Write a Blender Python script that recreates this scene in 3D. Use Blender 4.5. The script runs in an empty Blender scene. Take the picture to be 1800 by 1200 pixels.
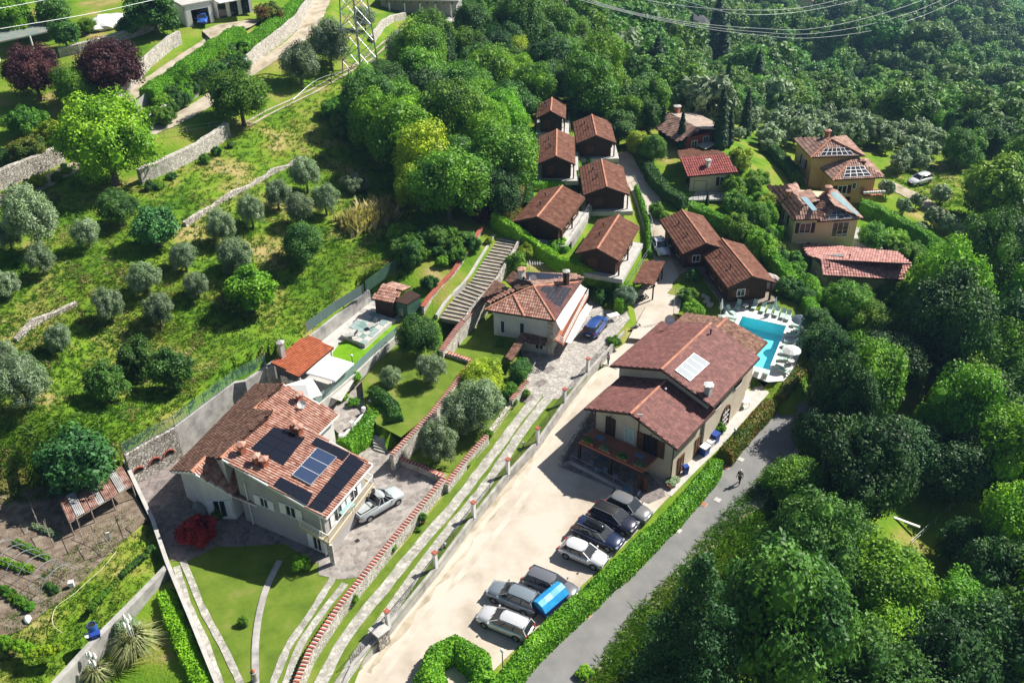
import bpy, bmesh, math, random
import numpy as np
from mathutils import Vector, Matrix
from mathutils.geometry import tessellate_polygon
random.seed(7); rng = np.random.default_rng(7)
SC = bpy.context.scene; COL = SC.collection
PI = math.pi
# ------------------------------------------------------------------ camera, world, sun
CH = 63.0; TH = math.radians(34); RO = math.radians(1.0); FP = 1700.0
cF = Vector((0, math.cos(TH), -math.sin(TH))); u0 = Vector((0, math.sin(TH), math.cos(TH))); r0 = Vector((1, 0, 0))
cR = r0*math.cos(RO) - u0*math.sin(RO); cU = u0*math.cos(RO) + r0*math.sin(RO)
cam = bpy.data.cameras.new('camera'); camo = bpy.data.objects.new('camera', cam); COL.objects.link(camo)
m = Matrix((cR, cU, -cF)).transposed().to_4x4(); m.translation = Vector((0, 0, CH)); camo.matrix_world = m
cam.sensor_width = 36; cam.lens = 36*FP/1800; cam.clip_end = 9000; cam.clip_start = .5
SC.camera = camo
SUN_EL, SUN_AZ = math.radians(44), math.radians(61)      # azimuth from +Y towards +X
W = bpy.data.worlds.new('World'); SC.world = W; W.use_nodes = True
sky = W.node_tree.nodes.new('ShaderNodeTexSky'); sky.sky_type = 'NISHITA'; sky.sun_disc = False
sky.sun_elevation = SUN_EL; sky.sun_rotation = SUN_AZ; sky.altitude = 100
bg = W.node_tree.nodes['Background']; bg.inputs['Strength'].default_value = .052
W.node_tree.links.new(sky.outputs[0], bg.inputs[0])
sl = bpy.data.lights.new('sun', 'SUN'); sl.energy = 5.0; sl.angle = math.radians(.53); sl.color = (1, .955, .88)
so = bpy.data.objects.new('sun', sl); COL.objects.link(so)
SD = Vector((math.sin(SUN_AZ)*math.cos(SUN_EL), math.cos(SUN_AZ)*math.cos(SUN_EL), math.sin(SUN_EL)))
so.rotation_euler = SD.to_track_quat('Z', 'Y').to_euler(); so.location = (0, 0, 120)
vs = SC.view_settings; vs.view_transform = 'Standard'; vs.look = 'None'; vs.gamma = 1; vs.use_curve_mapping = False; vs.exposure = 0.78
SC.cycles.max_bounces = 6; SC.cycles.diffuse_bounces = 2; SC.cycles.transparent_max_bounces = 6; SC.cycles.volume_bounces = 0
SC.cycles.use_fast_gi = False

# ------------------------------------------------------------------ surveying: photograph point -> point of the place
def ray(x, y): return cF + cR*((x-900)/FP) + cU*((600-y)/FP)
def P(x, y, z=0.0):
    d = ray(x, y); t = (z-CH)/d.z; return Vector((d.x*t, d.y*t, z))
def PR(x, y, rg):
    d = ray(x, y).normalized(); return Vector((0, 0, CH)) + d*rg
def proj(p):
    v = Vector(p) - Vector((0, 0, CH)); d = v.dot(cF); return (900+FP*v.dot(cR)/d, 600-FP*v.dot(cU)/d)

# ------------------------------------------------------------------ mesh builder
class MB:
    def __init__(s, org=(0, 0, 0)): s.v = []; s.f = []; s.mi = []; s.o = Vector(org); s.m = 0
    def add(s, vs, fs):
        k = len(s.v); s.v += [tuple(Vector(p)-s.o) for p in vs]
        s.f += [tuple(i+k for i in f) for f in fs]; s.mi += [s.m]*len(fs); return s
    def hexa(s, b, t):                       # bottom quad, top quad (same order, ccw from above)
        n = len(b); s.add(list(b)+list(t), [tuple(range(n))[::-1], tuple(range(n, 2*n))] + [(i, (i+1) % n, n+(i+1) % n, n+i) for i in range(n)]); return s
    def prism(s, poly, z0, z1): return s.hexa([(p[0], p[1], z0) for p in poly], [(p[0], p[1], z1) for p in poly])
    def box(s, c, d, rz=0, M=None):
        q = [Vector((x*d[0]/2, y*d[1]/2, z*d[2]/2)) for z in (-1, 1) for x, y in ((-1, -1), (1, -1), (1, 1), (-1, 1))]
        R = M if M else Matrix.Rotation(rz, 3, 'Z')
        q = [R @ p + Vector(c) for p in q]; return s.hexa(q[:4], q[4:])
    def bar(s, a, b, w, h, up=(0, 0, 1)):   # box beam from a to b
        a, b = Vector(a), Vector(b); d = (b-a); L = d.length
        if L < 1e-6: return s
        d /= L; x = d.cross(Vector(up))
        if x.length < 1e-4: x = Vector((1, 0, 0))
        x.normalize(); y = x.cross(d)
        c = [(-1, -1), (1, -1), (1, 1), (-1, 1)]
        s.add([p + x*(i*w/2) + y*(j*h/2) for p in (a, b) for i, j in c], [(3, 2, 1, 0), (4, 5, 6, 7)]+[(i, (i+1) % 4, 4+(i+1) % 4, 4+i) for i in range(4)]); return s
    def tube(s, pts, r, n=6, cap=True):
        pts = [Vector(p) for p in pts]; rr = r if isinstance(r, (list, tuple)) else [r]*len(pts)
        k = []; 
        for i, p in enumerate(pts):
            d = (pts[min(i+1, len(pts)-1)] - pts[max(i-1, 0)]).normalized()
            x = d.cross(Vector((0, 0, 1)) if abs(d.z) < .95 else Vector((0, 1, 0))).normalized(); y = x.cross(d)
            k += [p + (x*math.cos(2*PI*j/n) + y*math.sin(2*PI*j/n))*rr[i] for j in range(n)]
        f = [(i*n+j, i*n+(j+1) % n, (i+1)*n+(j+1) % n, (i+1)*n+j) for i in range(len(pts)-1) for j in range(n)]
        if cap: f += [tuple(range(n))[::-1], tuple(range(len(pts)*n-n, len(pts)*n))]
        return s.add(k, f)
    def lathe(s, c, prof, n=12):             # prof: (r,z) list bottom to top
        c = Vector(c); k = [c + Vector((r*math.cos(2*PI*j/n), r*math.sin(2*PI*j/n), z)) for r, z in prof for j in range(n)]
        f = [(i*n+j, i*n+(j+1) % n, (i+1)*n+(j+1) % n, (i+1)*n+j) for i in range(len(prof)-1) for j in range(n)]
        f += [tuple(range(n))[::-1], tuple(range(len(prof)*n-n, len(prof)*n))]; return s.add(k, f)
    def poly(s, pts): return s.add(pts, [tuple(range(len(pts)))])
    def slab(s, pts, th):                    # polygon with thickness downwards
        return s.hexa([(p[0], p[1], p[2]-th) for p in pts], pts)
    def mesh(s, name, mats, smooth=False):
        me = bpy.data.meshes.new(name); me.from_pydata(s.v, [], s.f)
        for mt in (mats if isinstance(mats, (list, tuple)) else [mats]): me.materials.append(mt)
        if max(s.mi, default=0): me.polygons.foreach_set('material_index', s.mi)
        if smooth: me.polygons.foreach_set('use_smooth', [True]*len(s.f))
        me.update(); return me
    def build(s, name, mats, parent=None, smooth=False):
        o = bpy.data.objects.new(name, s.mesh(name, mats, smooth)); COL.objects.link(o)
        if parent: o.parent = parent
        else: o.location = s.o
        return o
def tag(o, label=None, cat=None, group=None, kind=None):
    if label: o['label'] = label
    if cat: o['category'] = cat
    if group: o['group'] = group
    if kind: o['kind'] = kind
    return o
def thing(name, label, cat, loc=(0, 0, 0), group=None, rz=0):
    o = bpy.data.objects.new(name, None); COL.objects.link(o); o.location = loc; o.rotation_euler = (0, 0, rz); o.empty_display_size = .5
    return tag(o, label, cat, group)
def inst(name, me, parent=None, loc=(0, 0, 0), rz=0, sc=None):
    o = bpy.data.objects.new(name, me); COL.objects.link(o); o.parent = parent; o.location = loc; o.rotation_euler = (0, 0, rz)
    if sc is not None: o.scale = (sc, sc, sc) if isinstance(sc, (int, float)) else sc
    return o
def dup(root, loc, rz=None, label=None, sc=None):
    def cp(o, par):
        c = o.copy(); COL.objects.link(c); c.parent = par
        for ch in kids.get(o, ()): cp(ch, c)
        return c
    kids = {}
    def walk(o):
        kids[o] = list(o.children)
        for c in kids[o]: walk(c)
    walk(root); c = cp(root, None); c.location = loc
    if rz is not None: c.rotation_euler = (0, 0, rz)
    if label: c['label'] = label
    if sc: c.scale = (sc, sc, sc)
    return c

# ------------------------------------------------------------------ materials
def mat(name, base, rough=.8, var=None, scale=3, vscale=None, bump=0, bscale=20, metal=0, spec=.3, detail=4, island=0, stops=None, coord='Object', rand=0, trans=0, dist=.02, coat=0, voro=None, brick=None):
    """base colour + noise variation (stops = colour list over a noise), optional cell/brick joints, bump, per-piece variation"""
    M = bpy.data.materials.new(name); M.use_nodes = True; N = M.node_tree.nodes; L = M.node_tree.links; b = N['Principled BSDF']
    b.inputs['Roughness'].default_value = rough; b.inputs['Metallic'].default_value = metal; b.inputs['Specular IOR Level'].default_value = spec
    if coat: b.inputs['Coat Weight'].default_value = coat; b.inputs['Coat Roughness'].default_value = .05
    if trans: b.inputs['Transmission Weight'].default_value = trans
    tc = N.new('ShaderNodeTexCoord'); co = tc.outputs[coord]
    out = None; hgt = None
    if stops or var:
        nz = N.new('ShaderNodeTexNoise'); nz.inputs['Scale'].default_value = scale; nz.inputs['Detail'].default_value = detail; nz.inputs['Roughness'].default_value = .6; L.new(co, nz.inputs['Vector'])
        r = N.new('ShaderNodeValToRGB'); L.new(nz.outputs['Fac'], r.inputs[0])
        cs = stops or [base, var]; e = r.color_ramp.elements
        for i, c in enumerate(cs):
            p = .32 + .36*i/(len(cs)-1)
            if i == 0: q = e[0]; q.position = p
            elif i == len(cs)-1: q = e[-1]; q.position = p
            else: q = e.new(p)
            q.color = (*c, 1)
        out = r.outputs[0]
    def mixc(a, bcol, fac, typ='MIX'):
        mx = N.new('ShaderNodeMix'); mx.data_type = 'RGBA'; mx.blend_type = typ
        if a is None: mx.inputs[6].default_value = (*base, 1)
        else: L.new(a, mx.inputs[6])
        if hasattr(bcol, 'node'): L.new(bcol, mx.inputs[7])
        else: mx.inputs[7].default_value = (*bcol, 1)
        if hasattr(fac, 'node'): L.new(fac, mx.inputs[0])
        else: mx.inputs[0].default_value = fac
        return mx.outputs[2]
    def mathn(op, a, v):
        q = N.new('ShaderNodeMath'); q.operation = op; q.use_clamp = True; L.new(a, q.inputs[0])
        if hasattr(v, 'node'): L.new(v, q.inputs[1])
        else: q.inputs[1].default_value = v
        return q.outputs[0]
    if voro:                                # (scale, joint colour, joint width, cell colour variation)
        v1 = N.new('ShaderNodeTexVoronoi'); v1.feature = 'DISTANCE_TO_EDGE'; v1.inputs['Scale'].default_value = voro[0]; L.new(co, v1.inputs['Vector'])
        v2 = N.new('ShaderNodeTexVoronoi'); v2.inputs['Scale'].default_value = voro[0]; L.new(co, v2.inputs['Vector'])
        bw = N.new('ShaderNodeSeparateColor'); L.new(v2.outputs['Color'], bw.inputs[0])
        hs = N.new('ShaderNodeMapRange'); L.new(bw.outputs[0], hs.inputs[0]); hs.inputs[3].default_value = 1-voro[3]; hs.inputs[4].default_value = 1+voro[3]
        g = N.new('ShaderNodeCombineColor'); [L.new(hs.outputs[0], g.inputs[i]) for i in range(3)]
        out = mixc(out, g.outputs[0], 1.0, 'MULTIPLY')
        jm = N.new('ShaderNodeMapRange'); L.new(v1.outputs['Distance'], jm.inputs[0]); jm.inputs[1].default_value = 0; jm.inputs[2].default_value = voro[2]; jm.inputs[3].default_value = 1; jm.inputs[4].default_value = 0
        out = mixc(out, voro[1], jm.outputs[0]); hgt = mathn('SUBTRACT', mathn('ADD', jm.outputs[0], 0), 0)
        inv = N.new('ShaderNodeMath'); inv.operation = 'SUBTRACT'; inv.inputs[0].default_value = 1; L.new(jm.outputs[0], inv.inputs[1]); hgt = inv.outputs[0]
    if island:
        ge = N.new('ShaderNodeNewGeometry'); mr = N.new('ShaderNodeMapRange'); L.new(ge.outputs['Random Per Island'], mr.inputs[0]); mr.inputs[3].default_value = 1-island; mr.inputs[4].default_value = 1+island
        g = N.new('ShaderNodeCombineColor'); [L.new(mr.outputs[0], g.inputs[i]) for i in range(3)]
        out = mixc(out, g.outputs[0], 1.0, 'MULTIPLY')
    if rand:
        oi = N.new('ShaderNodeObjectInfo'); mr = N.new('ShaderNodeMapRange'); L.new(oi.outputs['Random'], mr.inputs[0]); mr.inputs[3].default_value = 1-rand; mr.inputs[4].default_value = 1+rand
        g = N.new('ShaderNodeCombineColor'); [L.new(mr.outputs[0], g.inputs[i]) for i in range(3)]
        out = mixc(out, g.outputs[0], 1.0, 'MULTIPLY')
    if out is None: b.inputs['Base Color'].default_value = (*base, 1)
    else: L.new(out, b.inputs['Base Color'])
    if bump:
        bp = N.new('ShaderNodeBump'); bp.inputs['Strength'].default_value = bump; bp.inputs['Distance'].default_value = dist
        if hgt is not None: L.new(hgt, bp.inputs['Height'])
        else:
            n2 = N.new('ShaderNodeTexNoise'); n2.inputs['Scale'].default_value = bscale; n2.inputs['Detail'].default_value = 5; L.new(co, n2.inputs['Vector']); L.new(n2.outputs['Fac'], bp.inputs['Height'])
        L.new(bp.outputs[0], b.inputs['Normal'])
    return M
def leafmat(name, cols, scale=1.6, rand=.22, trans=.20, hue=.0):
    """foliage: colour patches through the crown, leaf to leaf and tree to tree variation, light through the leaves"""
    M = bpy.data.materials.new(name); M.use_nodes = True; N = M.node_tree.nodes; L = M.node_tree.links
    N.remove(N['Principled BSDF']); out = N['Material Output']
    tc = N.new('ShaderNodeTexCoord'); oi = N.new('ShaderNodeObjectInfo'); ge = N.new('ShaderNodeNewGeometry')
    nz = N.new('ShaderNodeTexNoise'); nz.noise_dimensions = '4D'; nz.inputs['Scale'].default_value = scale; nz.inputs['Detail'].default_value = 3; L.new(tc.outputs['Object'], nz.inputs['Vector'])
    w = N.new('ShaderNodeMath'); w.operation = 'MULTIPLY'; w.inputs[1].default_value = 60; L.new(oi.outputs['Random'], w.inputs[0]); L.new(w.outputs[0], nz.inputs['W'])
    r = N.new('ShaderNodeValToRGB'); e = r.color_ramp.elements
    for i, c in enumerate(cols):
        p = .35 + .3*i/(len(cols)-1); q = e[0] if i == 0 else (e[-1] if i == len(cols)-1 else e.new(p)); q.position = p; q.color = (*c, 1)
    L.new(nz.outputs['Fac'], r.inputs[0])
    hs = N.new('ShaderNodeHueSaturation'); L.new(r.outputs[0], hs.inputs['Color'])
    m1 = N.new('ShaderNodeMapRange'); L.new(ge.outputs['Random Per Island'], m1.inputs[0]); m1.inputs[3].default_value = .65; m1.inputs[4].default_value = 1.35
    m2 = N.new('ShaderNodeMapRange'); L.new(oi.outputs['Random'], m2.inputs[0]); m2.inputs[3].default_value = 1-rand; m2.inputs[4].default_value = 1+rand
    mm = N.new('ShaderNodeMath'); mm.operation = 'MULTIPLY'; L.new(m1.outputs[0], mm.inputs[0]); L.new(m2.outputs[0], mm.inputs[1]); L.new(mm.outputs[0], hs.inputs['Value'])
    fr = N.new('ShaderNodeMath'); fr.operation = 'FRACT'; k = N.new('ShaderNodeMath'); k.operation = 'MULTIPLY'; k.inputs[1].default_value = 17.3; L.new(oi.outputs['Random'], k.inputs[0]); L.new(k.outputs[0], fr.inputs[0])
    m3 = N.new('ShaderNodeMapRange'); L.new(fr.outputs[0], m3.inputs[0]); m3.inputs[3].default_value = .5-hue; m3.inputs[4].default_value = .5+hue; L.new(m3.outputs[0], hs.inputs['Hue'])
    d = N.new('ShaderNodeBsdfPrincipled'); d.inputs['Roughness'].default_value = .55; d.inputs['Specular IOR Level'].default_value = .28; L.new(hs.outputs[0], d.inputs['Base Color'])
    t = N.new('ShaderNodeBsdfTranslucent'); g2 = N.new('ShaderNodeMix'); g2.data_type = 'RGBA'; g2.blend_type = 'MULTIPLY'; g2.inputs[0].default_value = 1; L.new(hs.outputs[0], g2.inputs[6]); g2.inputs[7].default_value = (1.25, 1.4, .5, 1); L.new(g2.outputs[2], t.inputs['Color'])
    mx = N.new('ShaderNodeMixShader'); mx.inputs[0].default_value = trans; L.new(d.outputs[0], mx.inputs[1]); L.new(t.outputs[0], mx.inputs[2]); L.new(mx.outputs[0], out.inputs['Surface'])
    return M
LM = dict(
 broad=leafmat('leaves_mid_green', [(.055, .15, .012), (.105, .245, .015), (.17, .33, .02)], hue=.018),
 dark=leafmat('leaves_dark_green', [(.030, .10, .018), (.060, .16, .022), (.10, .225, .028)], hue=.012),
 deep=leafmat('leaves_deep_dark_green', [(.014, .058, .012), (.03, .095, .016), (.055, .145, .022)], hue=.012, trans=.12),  # shade of the backlit wood put into a darker leaf colour
 bright=leafmat('leaves_fresh_green', [(.09, .23, .010), (.15, .34, .010), (.22, .42, .014)], hue=.012),
 yellow=leafmat('leaves_yellow_green', [(.17, .28, .010), (.28, .40, .012), (.38, .48, .02)], hue=.01),
 olive=leafmat('leaves_olive', [(.13, .205, .085), (.20, .285, .14), (.30, .38, .24)], hue=.008, trans=.15),
 silver=leafmat('leaves_silver', [(.09, .16, .09), (.15, .22, .15), (.2, .28, .2)], hue=.008, trans=.15),
 cypress=leafmat('leaves_cypress', [(.012, .045, .018), (.022, .065, .024), (.03, .08, .026)], hue=.006, trans=.1),
 conifer=leafmat('needles_dark', [(.014, .055, .020), (.03, .10, .025), (.05, .14, .03)], hue=.01, trans=.15),
 plum=leafmat('leaves_purple_plum', [(.035, .012, .016), (.075, .022, .028), (.11, .04, .035)], trans=.25),
 maple=leafmat('leaves_red_maple', [(.22, .012, .018), (.38, .02, .03), (.45, .05, .05)], trans=.3),
 fig=leafmat('leaves_fig', [(.035, .14, .035), (.07, .22, .055), (.11, .28, .07)], trans=.2),
 hedge=leafmat('leaves_hedge', [(.08, .23, .012), (.13, .34, .014), (.20, .42, .018)], scale=.8, rand=.08),
 hedged=leafmat('leaves_dark_hedge', [(.025, .085, .018), (.045, .13, .02), (.07, .17, .02)], scale=.8, rand=.1),
 hedgeb=leafmat('leaves_photinia_hedge', [(.06, .12, .014), (.13, .17, .015), (.22, .13, .02)], scale=.8, rand=.1),
 lime=leafmat('leaves_laurel_lime', [(.13, .32, .010), (.20, .42, .012), (.26, .48, .02)], scale=.8, rand=.08),
 far=leafmat('leaves_far_wood', [(.045, .125, .022), (.095, .215, .032), (.16, .30, .05)], scale=.9, hue=.02, rand=.35),
)
grass_stops = [(.06, .14, .012), (.10, .20, .014), (.15, .24, .02), (.23, .24, .05), (.36, .29, .12)]
M_ground = mat('meadow_ground', (.1, .2, .03), 1, stops=grass_stops, scale=.16, detail=7, bump=.5, bscale=4, spec=.1, coord='Object', dist=.25)
M_lawn = mat('lawn_grass', (.1, .2, .02), .95, stops=[(.085, .145, .018), (.12, .19, .020), (.15, .22, .026), (.22, .23, .06)], scale=.5, detail=8, bump=.8, bscale=30, spec=.15, dist=.06)
M_lawnb = mat('watered_lawn', (.1, .2, .02), .95, stops=[(.10, .25, .008), (.15, .33, .010), (.18, .36, .015)], scale=.8, detail=8, bump=.6, bscale=40, spec=.15, dist=.05)
M_gravel = mat('pale_gravel', (.5, .42, .33), .95, stops=[(.36, .305, .235), (.46, .40, .325), (.54, .475, .395), (.52, .47, .41)], scale=.22, detail=10, bump=.5, bscale=25, spec=.15, dist=.03)
M_rut = mat('packed_gravel', (.6, .55, .49), .95, stops=[(.42, .365, .295), (.51, .45, .37), (.56, .50, .42)], scale=.5, detail=10, bump=.3, bscale=25, dist=.02)
M_asphalt = mat('worn_asphalt', (.1, .1, .1), .9, stops=[(.165, .165, .165), (.205, .20, .195), (.235, .23, .22)], scale=.5, detail=9, bump=.3, bscale=60, spec=.25, dist=.01)
M_crazy = mat('crazy_paving', (.3, .26, .23), .85, stops=[(.22, .19, .17), (.29, .255, .23), (.34, .31, .28)], scale=.6, voro=(2.1, (.36, .35, .32), .045, .28), bump=.5, dist=.02)
M_crazyd = mat('porphyry_paving', (.2, .16, .15), .85, stops=[(.17, .14, .13), (.235, .20, .19)], scale=.6, voro=(2.2, (.30, .28, .26), .045, .28), bump=.5, dist=.02)
M_track = mat('stone_track', (.36, .34, .31), .9, stops=[(.27, .25, .22), (.40, .38, .34), (.48, .46, .42)], scale=1.2, voro=(2.6, (.20, .22, .14), .05, .2), bump=.6, dist=.02)
M_cobble = mat('cobble_paving', (.36, .34, .31), .9, stops=[(.34, .31, .28), (.46, .43, .39)], scale=.5, voro=(4.5, (.25, .23, .2), .05, .3), bump=.6, dist=.02)
M_soil = mat('garden_soil', (.2, .15, .1), 1, stops=[(.12, .085, .06), (.20, .155, .115), (.30, .25, .19)], scale=1.2, detail=9, bump=1, bscale=8, dist=.1, spec=.1)
M_dirt = mat('dry_dirt_road', (.4, .33, .24), 1, stops=[(.26, .22, .15), (.42, .36, .27), (.50, .45, .36)], scale=.5, detail=8, bump=.5, bscale=10, dist=.04, spec=.1)
M_conc = mat('weathered_concrete', (.4, .39, .36), .9, stops=[(.22, .21, .2), (.36, .345, .32), (.46, .44, .41)], scale=.9, detail=10, bump=.2, bscale=20, spec=.2)
M_concl = mat('pale_concrete', (.5, .48, .45), .9, stops=[(.40, .38, .35), (.55, .53, .49)], scale=1.5, detail=9, spec=.2)
M_stone = mat('dry_stone_wall', (.4, .36, .3), .95, stops=[(.38, .34, .28), (.52, .48, .41), (.60, .56, .50)], scale=1.2, voro=(3.2, (.14, .12, .10), .10, .32), bump=1, dist=.06)
M_stone2 = mat('pale_rubble_wall', (.5, .47, .41), .95, stops=[(.46, .42, .36), (.62, .58, .52)], scale=1.2, voro=(3.6, (.25, .23, .2), .08, .25), bump=1, dist=.05)
M_rock = mat('grey_cliff_rock', (.22, .21, .22), 1, stops=[(.04, .045, .05), (.10, .10, .105), (.20, .19, .19)], scale=.15, detail=12, bump=1, bscale=.6, dist=1.2)
M_boulder = mat('pale_boulder_rock', (.4, .36, .33), .95, stops=[(.25, .2, .18), (.48, .42, .38), (.62, .58, .54)], scale=1.2, detail=8, bump=1, bscale=4, dist=.15)
M_white = mat('white_paint', (.78, .77, .74), .5, spec=.4)
M_whitew = mat('white_plaster', (.72, .70, .66), .85, var=(.62, .6, .56), scale=1)
M_cream = mat('cream_plaster', (.60, .52, .40), .9, stops=[(.52, .44, .33), (.62, .54, .42)], scale=.7)
M_tan = mat('tan_plaster', (.45, .34, .22), .9, stops=[(.44, .335, .22), (.53, .42, .29)], scale=.7)
M_ochre = mat('ochre_plaster', (.55, .36, .14), .9, stops=[(.50, .32, .12), (.60, .41, .18)], scale=.6)
M_yelcr = mat('pale_yellow_plaster', (.6, .52, .3), .9, stops=[(.58, .5, .29), (.66, .58, .37)], scale=.6)
M_redpl = mat('red_plaster', (.3, .06, .04), .9)
M_grey = mat('grey_render', (.33, .32, .31), .9, var=(.42, .4, .38), scale=.8)
M_wood = mat('dark_stained_wood', (.045, .022, .014), .7, stops=[(.03, .015, .010), (.065, .032, .02)], scale=4)
M_wood2 = mat('brown_wood', (.13, .055, .025), .7, stops=[(.09, .036, .016), (.16, .07, .03)], scale=3)
M_woodg = mat('weathered_grey_wood', (.26, .22, .18), .9, stops=[(.16, .13, .10), (.33, .28, .23)], scale=3)
M_glass = mat('window_glass', (.02, .025, .03), .06, spec=.8)
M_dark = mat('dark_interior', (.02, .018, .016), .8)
M_tileB = mat('brown_roof_tile', (.16, .07, .045), .85, stops=[(.115, .045, .030), (.175, .075, .048), (.215, .115, .078)], scale=1.5, island=.16, spec=.2)
M_tileR = mat('wine_red_roof_tile', (.22, .06, .06), .75, stops=[(.13, .06, .048), (.185, .072, .062), (.24, .11, .088)], scale=1.8, island=.18, spec=.35)
M_tileT = mat('terracotta_barrel_tile', (.4, .17, .1), .85, stops=[(.26, .11, .075), (.42, .225, .165), (.52, .36, .29)], scale=2.0, island=.2, spec=.2)
M_tileN = mat('new_orange_tile', (.45, .13, .06), .75, stops=[(.40, .11, .05), (.5, .17, .08)], scale=2, island=.14, spec=.25)
M_tileP = mat('pink_villa_tile', (.35, .2, .15), .85, stops=[(.24, .13, .10), (.36, .22, .17), (.46, .31, .25)], scale=1.2, island=.25, spec=.2)
M_tileC = mat('crimson_roof_tile', (.27, .06, .05), .75, stops=[(.24, .055, .045), (.32, .085, .07)], scale=2, island=.2, spec=.3)
M_tileD = mat('old_and_shaded_brown_tile', (.2, .11, .08), .9, stops=[(.12, .065, .045), (.22, .12, .085), (.30, .19, .14)], scale=2.2, island=.3, spec=.15)
M_ridge = mat('ridge_tile', (.42, .17, .1), .85, var=(.52, .26, .17), scale=3, island=.15)
M_capred = mat('brick_cap', (.36, .09, .055), .85, stops=[(.30, .07, .045), (.42, .13, .08)], scale=3, island=.2)
M_under = mat('tile_bedding', (.20, .13, .10), .95)
M_metal = mat('galvanised_steel', (.55, .56, .56), .45, metal=.7, var=(.42, .43, .44), scale=3)
M_dmetal = mat('dark_metal', (.04, .04, .045), .5, metal=.3)
M_pv = mat('black_solar_cell', (.010, .011, .018), .18, spec=.6)
M_pvb = mat('blue_solar_collector', (.035, .055, .11), .12, spec=.8)
M_pvg = mat('grey_glass_collector', (.30, .33, .35), .18, spec=.8)
M_frame = mat('aluminium_frame', (.6, .6, .6), .4, metal=.5)
M_green = mat('green_plastic', (.10, .27, .20), .6)
M_greenc = mat('pale_green_canvas', (.42, .58, .50), .8)
M_canvas = mat('white_canvas', (.80, .79, .76), .85)
M_awn = mat('cream_awning', (.66, .58, .48), .85)
M_tarp = mat('dark_green_tarp', (.04, .10, .075), .7, var=(.07, .15, .12), scale=2)
M_tire = mat('tyre_rubber', (.018, .018, .018), .85)
M_rim = mat('alloy_rim', (.35, .36, .37), .35, metal=.8)
M_black = mat('black_trim', (.015, .015, .016), .5)
M_lampr = mat('red_lens', (.35, .01, .01), .2, spec=.6)
M_lampw = mat('clear_lens', (.28, .30, .32), .2, spec=.5)
M_terra = mat('terracotta_pot', (.38, .14, .08), .8)
M_trunk = mat('bark', (.12, .09, .065), .95, var=(.2, .16, .12), scale=5, bump=.5)
M_trunkg = mat('grey_bark', (.22, .2, .17), .95, var=(.3, .27, .23), scale=5)
def paint(name, c, rough=.22, metal=.2): return mat(name, c, rough, metal=metal, spec=.5, coat=.8)
M_cable = mat('power_cable', (.34, .36, .38), .5, metal=.5)
M_fence = mat('green_wire_mesh', (.10, .2, .16), .6)

# ------------------------------------------------------------------ terrain
CR = [(30,660,107),(10,520,117),(240,480,116),(440,365,127),(50,380,132),(185,300,140),(40,330,138),(300,260,143),(450,300,137),(350,150,158),(350,45,178),(540,60,178),(450,150,160),(100,150,165),(60,10,200),(635,135,165),(660,30,194),(600,200,153),(500,230,148),(700,330,135),(600,400,124),(560,480,117),(240,650,108),(100,740,99),(420,560,112),
(780,100,178),(780,250,150),(900,200,165),(900,80,200),(1000,60,280),(1100,20,340),(1240,60,400),(1400,20,520),(1600,20,620),(1700,60,600),(1795,12,900),(1760,40,680),(1500,100,420),(1700,130,460),(1100,150,215),(1000,150,190),(1240,150,270),(1400,150,340),(1600,200,300),(1780,220,320),(1300,60,440),(900,10,240),(1400,230,205),(1560,250,195),(1700,270,200)]
CZ = [(640,1180,0),(900,850,0),(1000,1050,0),(1120,900,0),(1000,720,0),(1060,640,0.1),(1120,560,.4),(1150,490,1.0),(1160,430,1.7),(1135,345,3.2),(1110,290,4.2),(1060,320,4),(1050,240,5.2),(975,260,6.6),(985,200,7.4),(960,400,5.6),(1060,440,3.2),(900,350,7.2),(870,420,6.8),
(1290,850,-.5),(1050,1100,-.7),(930,1195,-.7),(1420,690,-.4),(1340,600,.5),(1200,620,0),(1400,540,.3),(1250,520,.8),(1220,440,1.4),(1300,400,1),(1450,600,-1.5),(1500,520,-3),(1440,450,-1),(1500,470,-1.5),(1330,330,1.8),(1240,330,2.6),(1230,250,4),(1430,400,-.5),(1480,330,-1.5),(1560,340,-2.2),(1650,330,-3),(1760,340,-4),(1560,420,-2.5),(1700,440,-4.5),(1400,300,-.5),
(1450,900,-4),(1300,1050,-3),(1180,1120,-2),(1100,1195,-1.6),(1600,900,-7),(1640,1000,-8),(1450,1150,-7),(1780,1150,-11),(1780,800,-10),(1700,600,-8),(1600,700,-7.5),(1500,800,-5),(1380,830,-2),
(560,1150,1.3),(420,1100,1.5),(350,1150,1.5),(520,980,1.6),(280,920,1.7),(700,880,1.6),(740,670,3.2),(620,620,3.9),(560,640,3.6),(700,560,4),(850,610,2.4),(830,760,1.4),(1000,640,.9),(940,560,2.4),(780,500,5.6),(760,540,4.6),(860,440,6.4),
(130,960,2.5),(200,1010,2.4),(60,1100,2.2),(20,900,3.0),(140,860,3.8),(230,1130,.6),(150,1190,.4),(680,470,6.5),(480,630,5.8),(330,720,5.4),(220,790,5.2),(700,420,7),(1000,500,3.0),(900,500,4.4)]
CW = [(-600,500,60),(-300,250,30),(-250,80,22),(-150,20,10),(-90,-20,2),(0,-60,-5),(90,0,-14),(150,60,-20),(250,120,-32),(400,250,-50),(600,400,-70),(-150,500,50),(-20,520,-10),(60,900,0),(350,900,-30),(700,1000,-130),(900,700,-140),(0,1100,80),(300,1300,60),(-500,1000,150),(700,1450,-120),(1100,1200,-160),(1400,900,-160),(1300,1500,-160)]
cps = [PR(*c) for c in CR] + [P(*c) for c in CZ] + [Vector(c) for c in CW]
CA = np.array([(p.x, p.y, p.z) for p in cps])
def _U(d2): return np.where(d2 > 1e-9, d2*np.log(d2+1e-12)*.5, 0)
_s = 100.0
_X = CA[:, :2]/_s; _n = len(_X)
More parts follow.
